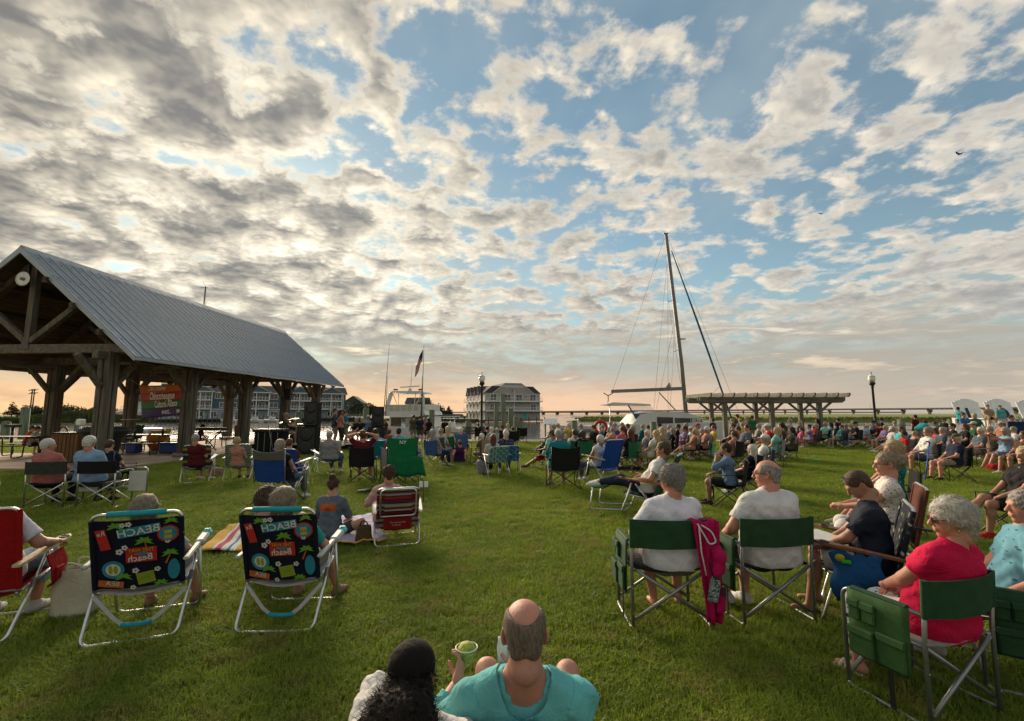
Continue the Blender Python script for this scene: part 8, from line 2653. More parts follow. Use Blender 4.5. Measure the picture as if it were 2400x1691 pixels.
for px, py, lab in ((1290, 990, 'tilted white information panel by the water left of the seated crowd'), (2378, 1020, 'blue information board beside the giant O chair')):
 c_ = at(px, 966, 27.0 if px < 2000 else 22.0)
 o = thing('info_panel', lab, 'sign', (c_.x, c_.y, 0.05), 0.0)
 blue = px > 2000
 MB().box((0, 0, 1.15 if not blue else 0.95), (0.8, 0.06, 0.5 if not blue else 0.6), Euler((-0.9 if not blue else 0, 0, 0)), ch=0.01).build('panel', M_white if not blue else cloth((0.015, 0.03, 0.10), 'sign_blue'), o)
 for sx in (-1, 1):
  MB().box((sx * 0.3, 0.04, 0.5), (0.08, 0.08, 1.0)).build('leg', M_pile, o)
o = thing('park_bench', 'dark slatted park bench under the centre lamp post', 'bench', (at(1112, 966, 27.2).x, 27.2, 0.05))
for k in range(5):
 MB().box((0, 0.22 + 0.02 * k, 0.45 + 0.09 * k), (1.7, 0.03, 0.07)).build('back_slat', M_tabl, o)
 MB().box((0, 0.16 - 0.09 * k, 0.43), (1.7, 0.075, 0.03)).build('seat_slat', M_tabl, o)
for sx in (-1, 1):
 MB().box((sx * 0.75, 0.0, 0.21), (0.05, 0.42, 0.42)).build('leg', M_blacksteel, o)
 MB().box((sx * 0.75, 0.26, 0.62), (0.05, 0.05, 0.42)).build('back_post', M_blacksteel, o)
o = thing('frisbee', 'bright green flying disc lying on the open lawn', 'flying disc', gnd(1913, 1079, 0.05))
MB().lathe([(0.14, -0.02), (0.15, 0.0), (0.13, 0.025), (0.02, 0.03)], seg=24).build('disc', cloth((0.02, 0.50, 0.10), 'frisbee_green', 0.5), o)
o = thing('guard_rail', 'low dark metal guard rail along the boardwalk behind the crowd', 'railing', (0, 0, 0))
for z in (0.35, 0.65, 0.95):
 MB().tube([(18.5, SHORE - 0.05, z), (27.0, SHORE - 0.05, z)], 0.025, 6).build('rail', M_blacksteel, o)
for k in range(6):
 MB().box((18.5 + 1.7 * k, SHORE - 0.05, 0.5), (0.06, 0.06, 1.0)).build('post', M_blacksteel, o)
# ------------------------------------------------------------------ the rest of the audience
COL = dict(white=(.60, .60, .58), grey=(.24, .24, .24), lgrey=(.42, .42, .42), black=(.014, .014, .015), navy=(.016, .022, .045), blue=(.05, .11, .27), sky=(.20, .32, .46), teal=(.008, .15, .17), aqua=(.06, .40, .42), mint=(.17, .42, .33), green=(.02, .13, .06), olive=(.08, .085, .05), red=(.38, .015, .02), maroon=(.09, .010, .014), pink=(.52, .09, .16), salmon=(.40, .13, .11), peach=(.42, .20, .14), purple=(.05, .012, .07), lilac=(.26, .17, .36), yellow=(.52, .38, .07), orange=(.50, .11, .01), khaki=(.28, .23, .14), tan=(.30, .22, .14), denim=(.07, .10, .15), ltdenim=(.16, .22, .30), chambray=(.12, .19, .29), brown=(.07, .04, .025), slate=(.08, .10, .13), cream=(.50, .45, .34), royal=(.012, .05, .25))
def cmat(n):
 if n in ('floral', 'plaid', 'print', 'tropic', 'dots'):
  return print_cloth('crowd_' + n, *{'floral': ((.02, .025, .05), [(.25, .27, .33), (.10, .13, .2)], 26., .28), 'plaid': ((.03, .035, .05), [(.45, .45, .45)], 22., .3), 'print': ((.40, .40, .40), [(.06, .07, .09)], 22., .3), 'tropic': ((.04, .28, .22), [(.02, .09, .07), (.5, .5, .45)], 16., .3), 'dots': ((.03, .03, .03), [(.5, .5, .48)], 34., .22)}[n])
 return cloth(COL[n], 'wear_' + n)
POSE = {
 'sit': dict(seat=.42, lean=10),
 'lap': dict(seat=.42, lean=14, wrists=((-.08, .24, .62), (.08, .24, .62)), feet=((-.16, .45, .085), (.12, .52, .085))),
 'out': dict(seat=.40, lean=18, wrists=((-.29, .16, .64), (.29, .16, .64)), feet=((-.14, .78, .085), (.06, .84, .085)), hyaw=8),
 'cross': dict(seat=.42, lean=14, wrists=((-.10, .28, .62), (.12, .26, .60)), feet=((-.06, .46, .085), (.02, .74, .30)), kneepole=((-.1, 1, 1), (-.25, 1, 1.2)), hyaw=10),
 'fwd': dict(seat=.42, lean=-14, wrists=((-.14, .42, .64), (.14, .42, .64)), feet=((-.16, .38, .085), (.16, .38, .085)), hpitch=-6),
 'chin': dict(seat=.42, lean=-4, wrists=((-.08, .24, 1.02), (.10, .36, .66)), feet=((-.12, .42, .085), (.12, .46, .085)), elbow=((-.6, .6, -1), (1, -.5, -1))),
 'up': dict(seat=.42, lean=12, wrists=((-.12, -.16, 1.24), (.12, -.16, 1.24)), elbow=((-1, .1, .1), (1, .1, .1)), hpitch=4),
 'phone': dict(seat=.42, lean=6, wrists=((-.06, .38, 1.06), (.06, .38, 1.06)), feet=((-.12, .62, .085), (.05, .66, .085)), elbow=((-1, 0, -.8), (1, 0, -.8))),
 'arms': dict(seat=.42, lean=12, wrists=((-.44, .05, .70), (.44, .05, .70)), elbow=((-1, -.3, .1), (1, -.3, .1))),
 'ground': dict(seat=.0, lean=14, wrists=((-.28, -.20, .09), (.28, -.20, .09)), feet=((-.2, .55, .085), (.18, .50, .085)), elbow=((-.4, -1, 0), (.4, -1, 0)), hyaw=6),
 'reach': dict(seat=.0, lean=-8, wrists=((-.1, .52, .20), (.1, .55, .20)), feet=((-.12, .80, .085), (.12, .72, .085)), hpitch=8),
 'recline': dict(seat=.30, lean=32, bend=6, wrists=((-.26, .12, .55), (.26, .12, .55)), feet=((-.10, .82, .44), (.08, .84, .44)), hpitch=6),
 'stand': dict(stand=True, lean=2, wrists=((-.25, .06, .78), (.25, .06, .78))),
 'hold': dict(stand=True, lean=2, wrists=((-.10, .26, 1.05), (.12, .26, 1.02))),
 'hips': dict(stand=True, lean=2, wrists=((-.20, .06, 1.0), (.20, .06, 1.0)), elbow=((-1, -.4, .2), (1, -.4, .2)), feet=((-.14, .04, .085), (.12, -.05, .085))),
 'stoop': dict(stand=True, lean=-58, bend=10, wrists=((-.12, .55, .55), (.12, .55, .55)), hpitch=-20),
 'drum': dict(seat=.50, lean=2, wrists=((-.16, .40, .82), (.18, .42, .80)), feet=((-.2, .4, .085), (.25, .45, .085))),
}
PROTO, CHP = {}, {}
def trim(w):
 while w[-1] in 'a an and the in of with his her under left right by on to at both two behind over between from pale dark blue white big beside beyond near facing holding seen sitting leaning legs bare black light'.split():
  w = w[:-1]
 return ' '.join(w)
def set_mats(o, m):
 for sl_ in o.material_slots:
  sl_.link = 'OBJECT'; sl_.material = m
def crowd(px, py, d, rz, pose, top, bot, hair, hcol, label, skin='fair', chair=None, cap=None, leg=0.85, sl=.7, fem=False, g=1.0, shoe='white', dz=0.0, dx=0.0, crown=.135, res='lo', grp=None, belly=0.0, hyaw=None, cdy=.04, name='person'):
 rz = rad(rz)
 kw = dict(POSE[pose])
 if hyaw is not None:
  kw['hyaw'] = hyaw
 key = (pose, hair, bool(cap), leg, sl, fem, g, shoe is None, res, hyaw, belly)
 Jk = skeleton(**kw)
 hd = Jk['head']
 x, y, u = ray(px, 966)
 X = x / y * (d + math.cos(rz) * hd[1])          # head stands over px
 lx = X + math.sin(rz) * hd[1]
 loc = Vector((lx, d, dz))
 zt = pz(py, d + math.cos(rz) * hd[1]) - dz
 s = max(.80, min(1.16, zt / (hd[2] + crown)))
 if key not in PROTO:
  o = person(name, label, Jk, loc, rz, s, skin, cmat(top), sl, cmat(bot), leg, cmat(shoe) if shoe else None, hair, hcol, res, g, belly, fem=fem, cap=cmat(cap) if cap else None)
  PROTO[key] = o
 else:
  o = copy_tree(PROTO[key])
  o.name = name
  o.location = loc; o.rotation_euler = (0, 0, rz); o.scale = (s, s, s)
  for kk in ('label', 'group'):
   if kk in o:
    del o[kk]
  tag(o, label, 'person')
 o['group'] = grp or 'audience on the lawn'
 set_mats(o, SKIN[skin])
 for c in KIDS.get(o.name, ()):
  n = c.name.split('.')[0]
  set_mats(c, {'shirt': cmat(top), 'shoe': cmat(shoe) if shoe else None, 'hair': HAIR[hcol], 'cap': cmat(cap) if cap else None}.get(n, cmat(bot)))
  for q in KIDS.get(c.name, ()):
   set_mats(q, cmat(cap) if cap else HAIR[hcol])
 if chair:
  cl = loc + fwd(rz, cdy)
  st = label.split(' ')
  kind, cc = chair.split(':')
  lab = '%s under the %s' % ({'camp': cc + ' folding camp chair', 'beach': cc + ' low beach chair', 'web': cc + ' webbed chair'}[kind], trim(st[:9]))
  kk = (kind, cc, d < 13)
  if kk not in CHP:
   fm = cmat(cc) if cc in COL or cc in ('tropic',) else M_blackcloth
   if kind == 'camp':
    CHP[kk] = camp_chair(lab, cl, rz, fm, M_alu if cc in ('olive', 'brown') else M_blacksteel, 1.0, None, d < 13)
   else:
    CHP[kk] = beach_chair(lab, cl, rz, fm, M_alu, 1.0, None, M_white, .38, .90, .25, strap=False, fine=d < 13)
   ch = CHP[kk]
  else:
   ch = copy_tree(CHP[kk])
   ch.location = cl; ch.rotation_euler = (0, 0, rz)
   ch['label'] = lab
  ch['group'] = 'folding chairs of the audience'
 return o
ROWS = '''
122|1028|8.75|10|sit|salmon|black|short|white|white haired man in a salmon shirt in the left dark chair|g=1.3,sl=1.6,res=mid,leg=1.8,shoe=black,skin=pink,hyaw=-35
218|1021|8.8|6|sit|sky|olive|short|white|white haired man in a pale blue shirt in the right dark chair|g=1.3,sl=1.6,res=mid,leg=1.8,shoe=black,skin=pink
264|1031|10.4|-4|sit|navy|black|short|brown|brown haired youngster in a navy camp chair beside the pale blue shirt|chair=camp:navy,leg=1.8
463|1017|11.7|-2|sit|maroon|navy|buzz|grey|short haired man in maroon in the multi striped chair|skin=pink,res=mid
560|1026|12.0|2|sit|peach|grey|curly|blonde|curly blonde woman in the green striped chair|fem=1,res=mid,shoe=black
662|1030|9.15|-14|lap|black|denim|bob|ash|brown haired woman in a black tank top in the blue and grey chair|fem=1,sl=.12,res=mid,skin=pink,leg=1.8
682|1028|11.0|-10|sit|maroon|denim|short|red|reddish haired child in a small blue chair beyond the tank top woman|chair=beach:royal
775|1010|13.2|-4|sit|grey|denim|short|grey|man in a white cap in the tropical print chair|cap=white,g=1.15,leg=1.8,res=mid
853|1008|11.8|10|up|maroon|navy|short|brown|man in maroon with both hands clasped behind his head|chair=camp:black,g=1.2,res=mid,skin=pink,shoe=lgrey
882|1005|14.2|6|arms|sky|navy|short|dark|dark haired man in light blue with arms spread over chairs|chair=beach:teal
914|1008|18.5|2|sit|red|denim|short|brown|small figure in a red cap beyond the arms spread man|cap=red
936|1004|15.4|4|sit|aqua|navy|short|dark|dark capped person in the teal chair near the yacht|chair=camp:teal,cap=black
925|1030|11.7|12|lap|tropic|denim|long|blonde|straight blonde haired woman in a teal leaf blouse in a grey chair|chair=camp:grey,fem=1,leg=1.8,res=mid
971|1022|11.8|2|sit|lgrey|olive|pony|white|person with a long white ponytail and an olive cap in the big green chair|cap=olive,sl=1.7,res=mid
1016|1006|14.8|-40|lap|grey|navy|bob|grey|grey bobbed person with arm out in a blue chair|chair=camp:blue,fem=1,leg=1.8
1035|1004|16.5|-30|sit|print|grey|short|ash|person in a grey patterned shirt in an olive chair|chair=camp:olive
1051|999|17|-20|lap|cream|black|long|blonde|long curly blonde woman with black straps left of the blue chair|fem=1,chair=camp:green
1082|1001|18.2|-10|sit|blue|navy|short|white|fair haired person between red and blue chair backs|chair=camp:blue
1079|1031|16.2|10|ground|purple|navy|updo|brown|woman in a purple tank top leaning back on a blanket|fem=1,sl=.1,skin=pink,shoe=,res=mid
1128|1025|15.2|40|fwd|olive|grey|short|white|white haired person in an olive shirt bent forward on the blanket side|chair=camp:tan
1156|1019|12.9|20|lap|lgrey|black|long|red|long auburn haired woman in a grey tee in the teal webbed chair|fem=1,leg=1.8,res=mid,skin=tan
1186|1007|13.3|8|sit|floral|denim|short|white|white haired man in a navy floral shirt in the blue webbed chair|g=1.2,leg=1.9,res=mid
1153|1001|19.5|30|lap|white|black|curly|white|white haired person in white behind the auburn woman|fem=1,chair=camp:lgrey
1166|1003|20.2|25|lap|pink|black|short|grey|grey haired person in hot pink behind the floral shirt|fem=1,chair=camp:black
1142|999|21|20|sit|black|black|short|dark|dark figure seated by the lamp post foot|chair=camp:black
1177|996|22|25|sit|olive|black|short|brown|capped man in camouflage right of the lamp post|cap=olive,chair=camp:black
1190|993|23.5|15|sit|cream|grey|long|blonde|blonde woman in cream left of the empty camp chair|fem=1,chair=camp:grey
1308|1006|10.9|6|fwd|teal|mint|short|grey|broad man in a teal tee and white cap leaning forward in a black chair|cap=white,g=1.35,res=mid,shoe=tan,skin=tan,belly=.04,sl=.95
1294|1008|14.3|60|out|mint|red|short|brown|man in a pale striped tee and red shorts with legs stretched left|chair=camp:black,skin=tan,shoe=brown,cap=olive
1297|994|20.5|50|out|lgrey|black|short|grey|capped man in grey at the left end of the back row|cap=lgrey,chair=camp:black
1307|992|21.5|40|lap|sky|grey|short|grey|grey haired man in pale blue second in the back row|chair=camp:grey,cap=cream
1333|990|21|45|chin|yellow|grey|short|white|person in yellow with hand to mouth beside the thick pile|chair=camp:grey
1346|1006|14.6|30|sit|white|denim|short|brown|tanned man in white in the left of the two green chairs|chair=camp:green,skin=tan
1364|1009|14.4|30|sit|black|black|bob|brown|woman in a white visor in the right of the two green chairs|chair=camp:green,fem=1,cap=white
1361|994|21|60|lap|teal|grey|short|ash|person in teal right of the thick pile|chair=camp:black
1391|996|20.5|55|out|olive|khaki|short|brown|person in a hat and olive left of the lifebuoy|chair=camp:black,cap=olive
1406|1019|11.6|38|lap|white|denim|short|white|tanned white haired woman in a white tank top in the blue high back chair|fem=1,sl=.1,skin=tan,res=mid,leg=1.8
1412|995|21.5|60|sit|grey|grey|short|grey|man in a grey print shirt in front of the lifebuoy|chair=camp:black
1434|1001|17|50|chin|peach|khaki|short|ash|person in a peach tank top behind the blue high back chair|chair=camp:black,fem=1,sl=.1
1440|991|23|60|sit|sky|grey|short|grey|person in light blue far behind near the catamaran stern|chair=camp:blue
1458|999|15.8|45|lap|pink|khaki|curly|red|red curly haired woman in pink behind the long haired one|fem=1,chair=camp:black
1476|1006|14|38|sit|black|khaki|long|red|woman with very long red hair in a dark green chair|fem=1,chair=camp:green,skin=pink
1470|993|22|50|sit|navy|grey|short|brown|person just right of the red curly hair far behind|chair=camp:black
1516|1007|16|62|lap|print|tan|buzz|white|bald man in a pale printed shirt facing left|chair=camp:black,skin=pink
1518|997|23|60|sit|maroon|grey|short|dark|child in front of the catamaran window|
1536|1008|13.8|48|lap|white|khaki|long|blonde|blonde woman in white in the yellow chair|fem=1,chair=camp:yellow
1551|1000|15.2|50|sit|tan|olive|long|blonde|wavy haired woman in sunglasses in a tan chair with a green bag|fem=1,chair=camp:tan
1568|996|20|65|cross|sky|tan|short|grey|grey haired person in sky blue mid crowd|chair=camp:black
1575|1003|17.5|60|sit|black|black|bob|ash|fair bobbed woman in black behind the tan chair|fem=1,chair=camp:black
1588|994|20.5|70|lap|black|navy|short|dark|dark haired man in black and sunglasses mid crowd|chair=camp:teal,skin=tan
1604|998|18|72|out|lilac|lilac|short|dark|woman in a lilac top with long bare legs stretched left|fem=1,skin=tan,chair=camp:black,shoe=red
1607|991|23|65|sit|red|khaki|short|grey|person in red far behind the lilac top|chair=camp:black
1628|1004|16.6|75|cross|peach|khaki|bob|blonde|blonde woman with crossed legs behind the man on the grass|fem=1,skin=tan,chair=camp:black
1634|993|20|70|chin|white|khaki|short|grey|man in a red cap mid crowd|cap=red,skin=tan,chair=camp:black
1655|1000|17|75|lap|peach|black|curly|white|white curly haired person in salmon tones right of the red cap|fem=1,skin=tan,chair=camp:black
1669|981|24.5|20|stand|navy|red|short|dark|boy in a dark sports top standing by the first pergola post|skin=tan
1671|996|18.5|85|sit|yellow|olive|short|brown|child in a yellow tee right of the white curly hair|
1659|1016|18|80|reach|mint|khaki|short|grey|man in a mint long sleeved shirt sitting on the grass reaching to his feet|sl=1.9,leg=.8,shoe=,skin=tan,res=mid
1695|1038|8.75|62|chin|chambray|black|short|dark|dark haired woman in a chambray shirt chin in hand in a black chair|fem=1,chair=camp:black,sl=1.5,res=hi,skin=tan,shoe=black,g=1.1
1760|1042|9.9|50|lap|black|black|long|white|long white haired woman in a dark tank top beside the chambray shirt|fem=1,sl=.1,chair=camp:black,res=mid,skin=pink
1790|1018|11.2|60|lap|white|navy|short|grey|man in a white cap and white shirt with a navy jacket|cap=white,chair=camp:navy,res=mid,skin=tan
1718|1011|14.4|40|sit|peach|denim|curly|brown|curly brown haired woman in a peach top seen from behind|fem=1,chair=camp:black,sl=.2
1749|994|16|80|out|slate|denim|short|brown|heavy man in a charcoal tee lounging left|g=1.35,belly=.06,chair=camp:black,skin=pink
1728|1000|19|60|lap|peach|khaki|curly|brown|woman in front of the second pergola post|fem=1,chair=camp:black
1714|981|25.5|30|stand|cream|khaki|short|ash|fair child standing left in the group under the pergola|
1727|971|26|20|hold|olive|grey|short|brown|man in a cap standing tallest under the pergola|cap=olive
1749|976|26.2|10|stand|cream|khaki|bob|blonde|blonde girl standing under the pergola|fem=1
1762|974|26|0|stand|green|khaki|short|brown|person in green standing right in the pergola group|
1738|990|22|40|lap|yellow|black|short|ash|child in yellow below the pergola group|
1716|992|20|60|sit|black|black|short|brown|child in a black tee with a white print under the pergola|
1797|993|17|75|chin|red|grey|short|grey|man in a white and red cap leaning on his hand|cap=white,skin=pink,chair=camp:black
1818|1001|15|50|sit|mint|olive|bob|blonde|blonde woman with tied hair in a pale mint top|fem=1,chair=camp:grey,hyaw=20
1829|990|17.5|30|sit|brown|brown|short|dark|person wrapped in brown seen from behind|chair=camp:brown,sl=1.8
1853|1001|16.5|70|lap|olive|black|bob|dark|dark haired woman in olive with a blue bag behind her chair|fem=1,chair=camp:black
1849|981|25|40|sit|print|grey|short|grey|man in a pale printed shirt at the third pergola post|chair=camp:black
1873|986|25.5|50|sit|slate|black|long|blonde|blonde woman right of the printed shirt under the pergola|fem=1,chair=camp:black
1876|1002|21|70|sit|pink|grey|short|dark|small girl in bright pink|fem=1
1893|995|22.5|65|chin|lilac|white|short|dark|woman in a lilac tee beside the pink girl|fem=1,chair=camp:black
1911|993|23|75|cross|red|white|bob|grey|woman in sunglasses with a red jacket over white|fem=1,chair=camp:black
1932|989|23.6|80|out|mint|black|short|grey|large man in a pale mint shirt with legs stretched to white sneakers|g=1.3,belly=.05,chair=camp:black,skin=tan
1914|981|26|30|sit|black|black|long|dark|dark haired woman under the last pergola post|fem=1,chair=camp:black
1945|991|25|60|sit|sky|black|long|dark|dark long haired woman in light blue right of the pergola|fem=1,chair=camp:black
1962|987|26|20|stand|navy|navy|short|dark|boy from behind in blue right of the pergola|
1980|994|24.5|85|chin|slate|khaki|short|ash|woman in a plaid shirt with her hand at her chin|fem=1,chair=camp:black,skin=tan
2003|989|23|85|lap|black|ltdenim|short|grey|man in a black tee and blue jeans with a dark cap|cap=black,leg=1.9,chair=camp:black
2054|992|23.5|80|cross|maroon|tropic|curly|red|red haired woman in maroon and teal floral shorts|fem=1,skin=pink,chair=camp:red
2064|983|26|60|hold|black|black|short|dark|person with a dark hat at the lamp post|cap=black
2094|987|26.5|0|sit|white|navy|short|ash|child from behind sitting near the thick pile|
2090|1001|20|85|out|white|white|short|grey|man in a white shirt and sunglasses with white shoes stretched left|skin=tan,chair=camp:black
2109|999|18|80|lap|aqua|black|short|brown|brown haired woman half behind the white shirt man|fem=1,skin=tan,chair=camp:teal
2114|1011|15.5|85|sit|red|black|curly|dark|curly dark haired woman in a bright red top|fem=1,skin=tan,chair=camp:black
2141|1010|17|70|lap|peach|grey|short|ash|child leaning by the red top|fem=1
2170|1002|13.2|78|lap|white|slate|curly|ash|curly haired woman in sunglasses and a flowing white shirt|fem=1,sl=1.5,chair=camp:black,res=mid,skin=pink
2205|1001|16.4|75|lap|slate|grey|short|grey|grey haired man in a slate tee behind the white shirt woman|chair=camp:grey,skin=pink
2236|1016|11.9|80|lap|navy|khaki|short|white|moustached man in an olive cap navy tee and khaki shorts|cap=olive,chair=camp:black,res=mid,skin=pink,shoe=black,g=1.15
2143|972|26|10|stand|maroon|black|short|dark|girl in a dark dress standing on the boardwalk|fem=1,skin=tan
2168|985|24|-70|stoop|aqua|grey|short|dark|left of two stooping people in turquoise tees|
2186|988|23.5|80|stoop|aqua|navy|short|brown|right of two stooping people in turquoise tees|
2210|979|22|80|hold|black|khaki|short|brown|man in a dark cap standing behind the slate tee|cap=olive
2228|992|19|75|sit|black|black|short|dark|person in black below the giant L chair|chair=camp:black
2258|994|18|75|sit|black|black|bob|brown|brown haired woman left of the straw hat|fem=1,chair=camp:black
2278|988|19|80|lap|green|black|short|brown|man in a straw hat and green shirt|cap=cream,chair=camp:black,skin=pink
2294|1001|15|82|lap|slate|khaki|short|white|white haired man in a grey blue shirt with glasses|chair=camp:tan,skin=pink
2343|988|21|80|sit|peach|grey|short|brown|person in a small straw hat below the giant O chair|cap=cream
2350|1002|14.3|82|phone|sky|ltdenim|long|grey|woman in a blue sundress holding up a phone|fem=1,sl=.1,chair=camp:red,res=mid,skin=tan,shoe=
2370|1000|17.5|75|sit|white|grey|short|ash|person in white behind the blue sundress|chair=camp:black
2391|1046|6.5|80|cross|black|black|long|blonde|blonde woman in black with crossed bare legs and red shoes|fem=1,skin=tan,shoe=red,res=hi,chair=camp:green
2246|954|25.4|-80|sit|aqua|navy|short|dark|boy in turquoise sitting on the left arm of the giant L chair|dz=.98,shoe=
2258|967|24.5|180|sit|blue|black|short|dark|boy in blue on the seat of the giant L chair|dz=.28
2284|969|25|170|sit|green|black|bob|blonde|girl in green on the right side of the giant L chair|dz=.28,fem=1
2316|949|25.5|150|sit|tan|olive|short|dark|boy in a tan tee between the giant chairs|dz=.98,shoe=
2345|950|25.4|160|stand|aqua|white|short|brown|boy in turquoise standing in front of the giant letter O|dz=.66,shoe=
2370|973|25|200|chin|peach|khaki|short|brown|child sitting low on the giant O chair|dz=.2
1431|988|24.5|60|sit|sky|grey|short|grey|person in light blue close behind the lifebuoy post|chair=camp:blue
1457|990|24|55|sit|cream|grey|short|ash|person in cream far behind the red curly hair|chair=camp:black
1618|1000|19|70|sit|white|red|short|brown|child in a pale cap left of the red cap|cap=white
1733|987|24|20|stand|grey|navy|short|ash|small child in a yellow cap in the pergola group|cap=yellow
1777|993|21|70|lap|grey|khaki|short|grey|man in grey half hidden left of the white and red cap|chair=camp:black
1992|993|24.6|80|lap|cream|khaki|bob|blonde|woman in cream just left of the black tee and jeans|fem=1,chair=camp:black
2046|986|25.2|70|sit|slate|black|short|brown|person in a dark cap just left of the red haired woman|cap=navy,chair=camp:black
2394|1010|13|80|lap|brown|brown|short|brown|person in brown cut off by the right picture edge|skin=tan,chair=camp:black
1121|993|26.6|10|sit|black|black|short|dark|dark clad person on the bench by the lamp post|dz=.05
1043|994|26|0|stand|black|black|short|dark|dark figure by the water behind the blonde woman|
1202|1004|22|20|lap|grey|black|short|dark|person in grey next to the empty camp chair|chair=camp:black
1482|998|19|60|lap|navy|khaki|bob|ash|woman in navy between long red hair and bald man|fem=1,chair=camp:navy
1505|995|22|65|sit|teal|grey|short|grey|man in dark teal far behind the bald man|chair=camp:black
1545|993|22.5|60|sit|lgrey|grey|short|dark|man in pale grey behind the wavy haired woman|chair=camp:black,cap=navy
1645|1004|19|80|lap|maroon|black|short|grey|person in maroon behind the mint long sleeves|chair=camp:black
1836|997|20|70|lap|lilac|black|bob|brown|woman in lilac beyond the person wrapped in brown|fem=1,chair=camp:black
1970|996|22.5|80|lap|teal|khaki|short|brown|man in teal between the boy in blue and the plaid shirt|chair=camp:black
2030|994|23.8|80|out|sky|khaki|short|white|white haired man in sky blue right of the jeans|chair=camp:black
2072|997|21.5|82|lap|lilac|denim|bob|blonde|blonde woman in lilac left of the white shirt man|fem=1,chair=camp:navy
2188|1003|17.2|78|lap|pink|black|bob|brown|woman in pink between flowing white shirt and slate tee|fem=1,chair=camp:black
2315|999|17|80|sit|maroon|khaki|short|grey|man in maroon behind the grey blue shirt|chair=camp:black
785|957|21.6|-60|hold|plaid|khaki|short|brown|man in a black and white plaid shirt at the band|dz=.2,grp=band and helpers
799|960|21.2|-50|hold|peach|dots|long|brown|woman in a pink jacket and spotted skirt facing the band|fem=1,leg=1.6,dz=.2,grp=band and helpers
810|962|21.4|-70|hold|teal|khaki|short|brown|man in a dark teal shirt and cap playing on stage|dz=.2,cap=olive,g=1.2,belly=.05,grp=band and helpers
836|979|23|160|sit|black|black|long|ash|left of two women in black seated by the stage|fem=1,grp=band and helpers,dz=.25
850|979|23|160|sit|black|black|long|blonde|right of two women in black seated by the stage|fem=1,grp=band and helpers,dz=.25
864|974|24|0|stand|sky|grey|short|grey|man in a pale shirt seen from behind left of the yacht|grp=band and helpers
904|985|26|-30|stand|brown|denim|long|ash|woman with an orange bag standing before the yacht window|fem=1,grp=band and helpers
970|972|26|10|stand|olive|grey|buzz|brown|man in an olive tee standing by the yacht stern|grp=people standing by the yacht
985|974|25.6|-10|stand|navy|olive|buzz|brown|man in a navy tee standing by the yacht stern|grp=people standing by the yacht,g=1.15
995|979|26.4|20|stand|pink|black|long|ash|woman half hidden behind the navy tee|fem=1,grp=people standing by the yacht
1006|980|25.8|-20|stand|black|ltdenim|long|dark|dark haired woman in black and denim shorts by the yacht|fem=1,leg=.5,grp=people standing by the yacht
672|967|21|-75|drum|olive|khaki|short|ash|fair haired drummer in an olive shirt sitting on stage|dz=.25,skin=tan,grp=band and helpers
480|995|21.2|-60|fwd|black|black|short|dark|keyboard player in a black cap bent over the keys|cap=black,dz=.1,grp=band and helpers
732|946|21.5|160|hold|black|black|short|red|singer half hidden behind the speaker stack|dz=.25,grp=band and helpers
84|998|18.3|-70|fwd|orange|black|short|dark|person in orange at the left picnic table|dz=.1,sl=.9
97|999|17.8|-75|fwd|lgrey|black|short|dark|person in grey beside the orange shirt at the picnic table|dz=.1,leg=1.9,shoe=black
'''
for row in ROWS.strip().splitlines():
 f_ = row.split('|')
 ex = {}
 for q in filter(None, f_[10].split(',')):
  k_, v_ = q.split('=')
  ex[k_] = bool(int(v_)) if k_ == 'fem' else (v_ or None) if k_ in ('chair', 'cap', 'shoe', 'skin', 'res', 'grp') else float(v_)
 crowd(float(f_[0]), float(f_[1]), float(f_[2]), float(f_[3]), *f_[4:9], f_[9], **ex)
sc1, sr1 = rear((55, 1196), (147, 1193))
director_chair('dark green folding chair with side table under the salmon shirt', sc1, sr1, mat('dark_olive_canvas', (.03, .04, .028), .8, .2, 14, .4, 160), M_alu, M_blackcloth, table=1, table_down=True, s=1.06, group='aluminium directors chairs at left')
sc2, sr2 = rear((177, 1193), (266, 1191))
director_chair('black folding chair with side table under the pale blue shirt', sc2, sr2, M_blackcloth, M_alu, M_blackcloth, table=1, table_down=True, s=1.06, group='aluminium directors chairs at left')
M_st1 = stripe_cloth('dark_multi_stripes', [(.02, .03, .05), (.25, .25, .2), (.02, .02, .03), (.25, .02, .03), (.3, .3, .05), (.03, .12, .03), (.02, .02, .02)], 3.2)
M_st2 = stripe_cloth('green_stripes', [(.05, .10, .06), (.22, .27, .20), (.10, .17, .12), (.25, .28, .22)], 9.0)
M_trop = print_cloth('tropical_white', (.42, .50, .42), [(.02, .16, .10), (.40, .02, .02), (.10, .30, .22)], 12.0, .3)
for (a, b_, m_, lab) in (((503 - 78, 1133), (487, 1130), M_st1, 'dark multi striped beach chair under the man in maroon'), ((521, 1128), (586, 1126), M_st2, 'pale green striped beach chair under the curly blonde woman'), ((741, 1113), (802, 1108), M_trop, 'white tropical print beach chair under the white capped man')):
 c_, r_ = rear(a, b_, .25)
 beach_chair(lab, c_, r_, m_, M_alu, 1.0, None, M_white, .37, .92, .2, strap=False, webm=m_)
c_, r_ = rear((756, 1174), (1, 1), .2)
c_ = Vector((at(664, 966, 9.05).x, 9.05, 0))
camp_chair('blue camp chair with a grey mesh top band under the tank top woman', c_, rad(-10), cloth((.012, .05, .21), 'strong_blue_canvas'), M_steel, 1.12, fab2=cloth((.09, .09, .085), 'grey_mesh'), top=.92)
c_ = Vector((at(962, 966, 11.9).x - .1, 11.75, 0))
gch = camp_chair('big bright green camp chair with a white monogram under the ponytail', c_, rad(6), cloth((.008, .16, .055), 'kelly_green'), M_blacksteel, 1.22, top=.93)
text_part('NY', .10, M_white, gch, (.02, -.392, .80), (math.pi / 2 - .1, 0, 0), .003)
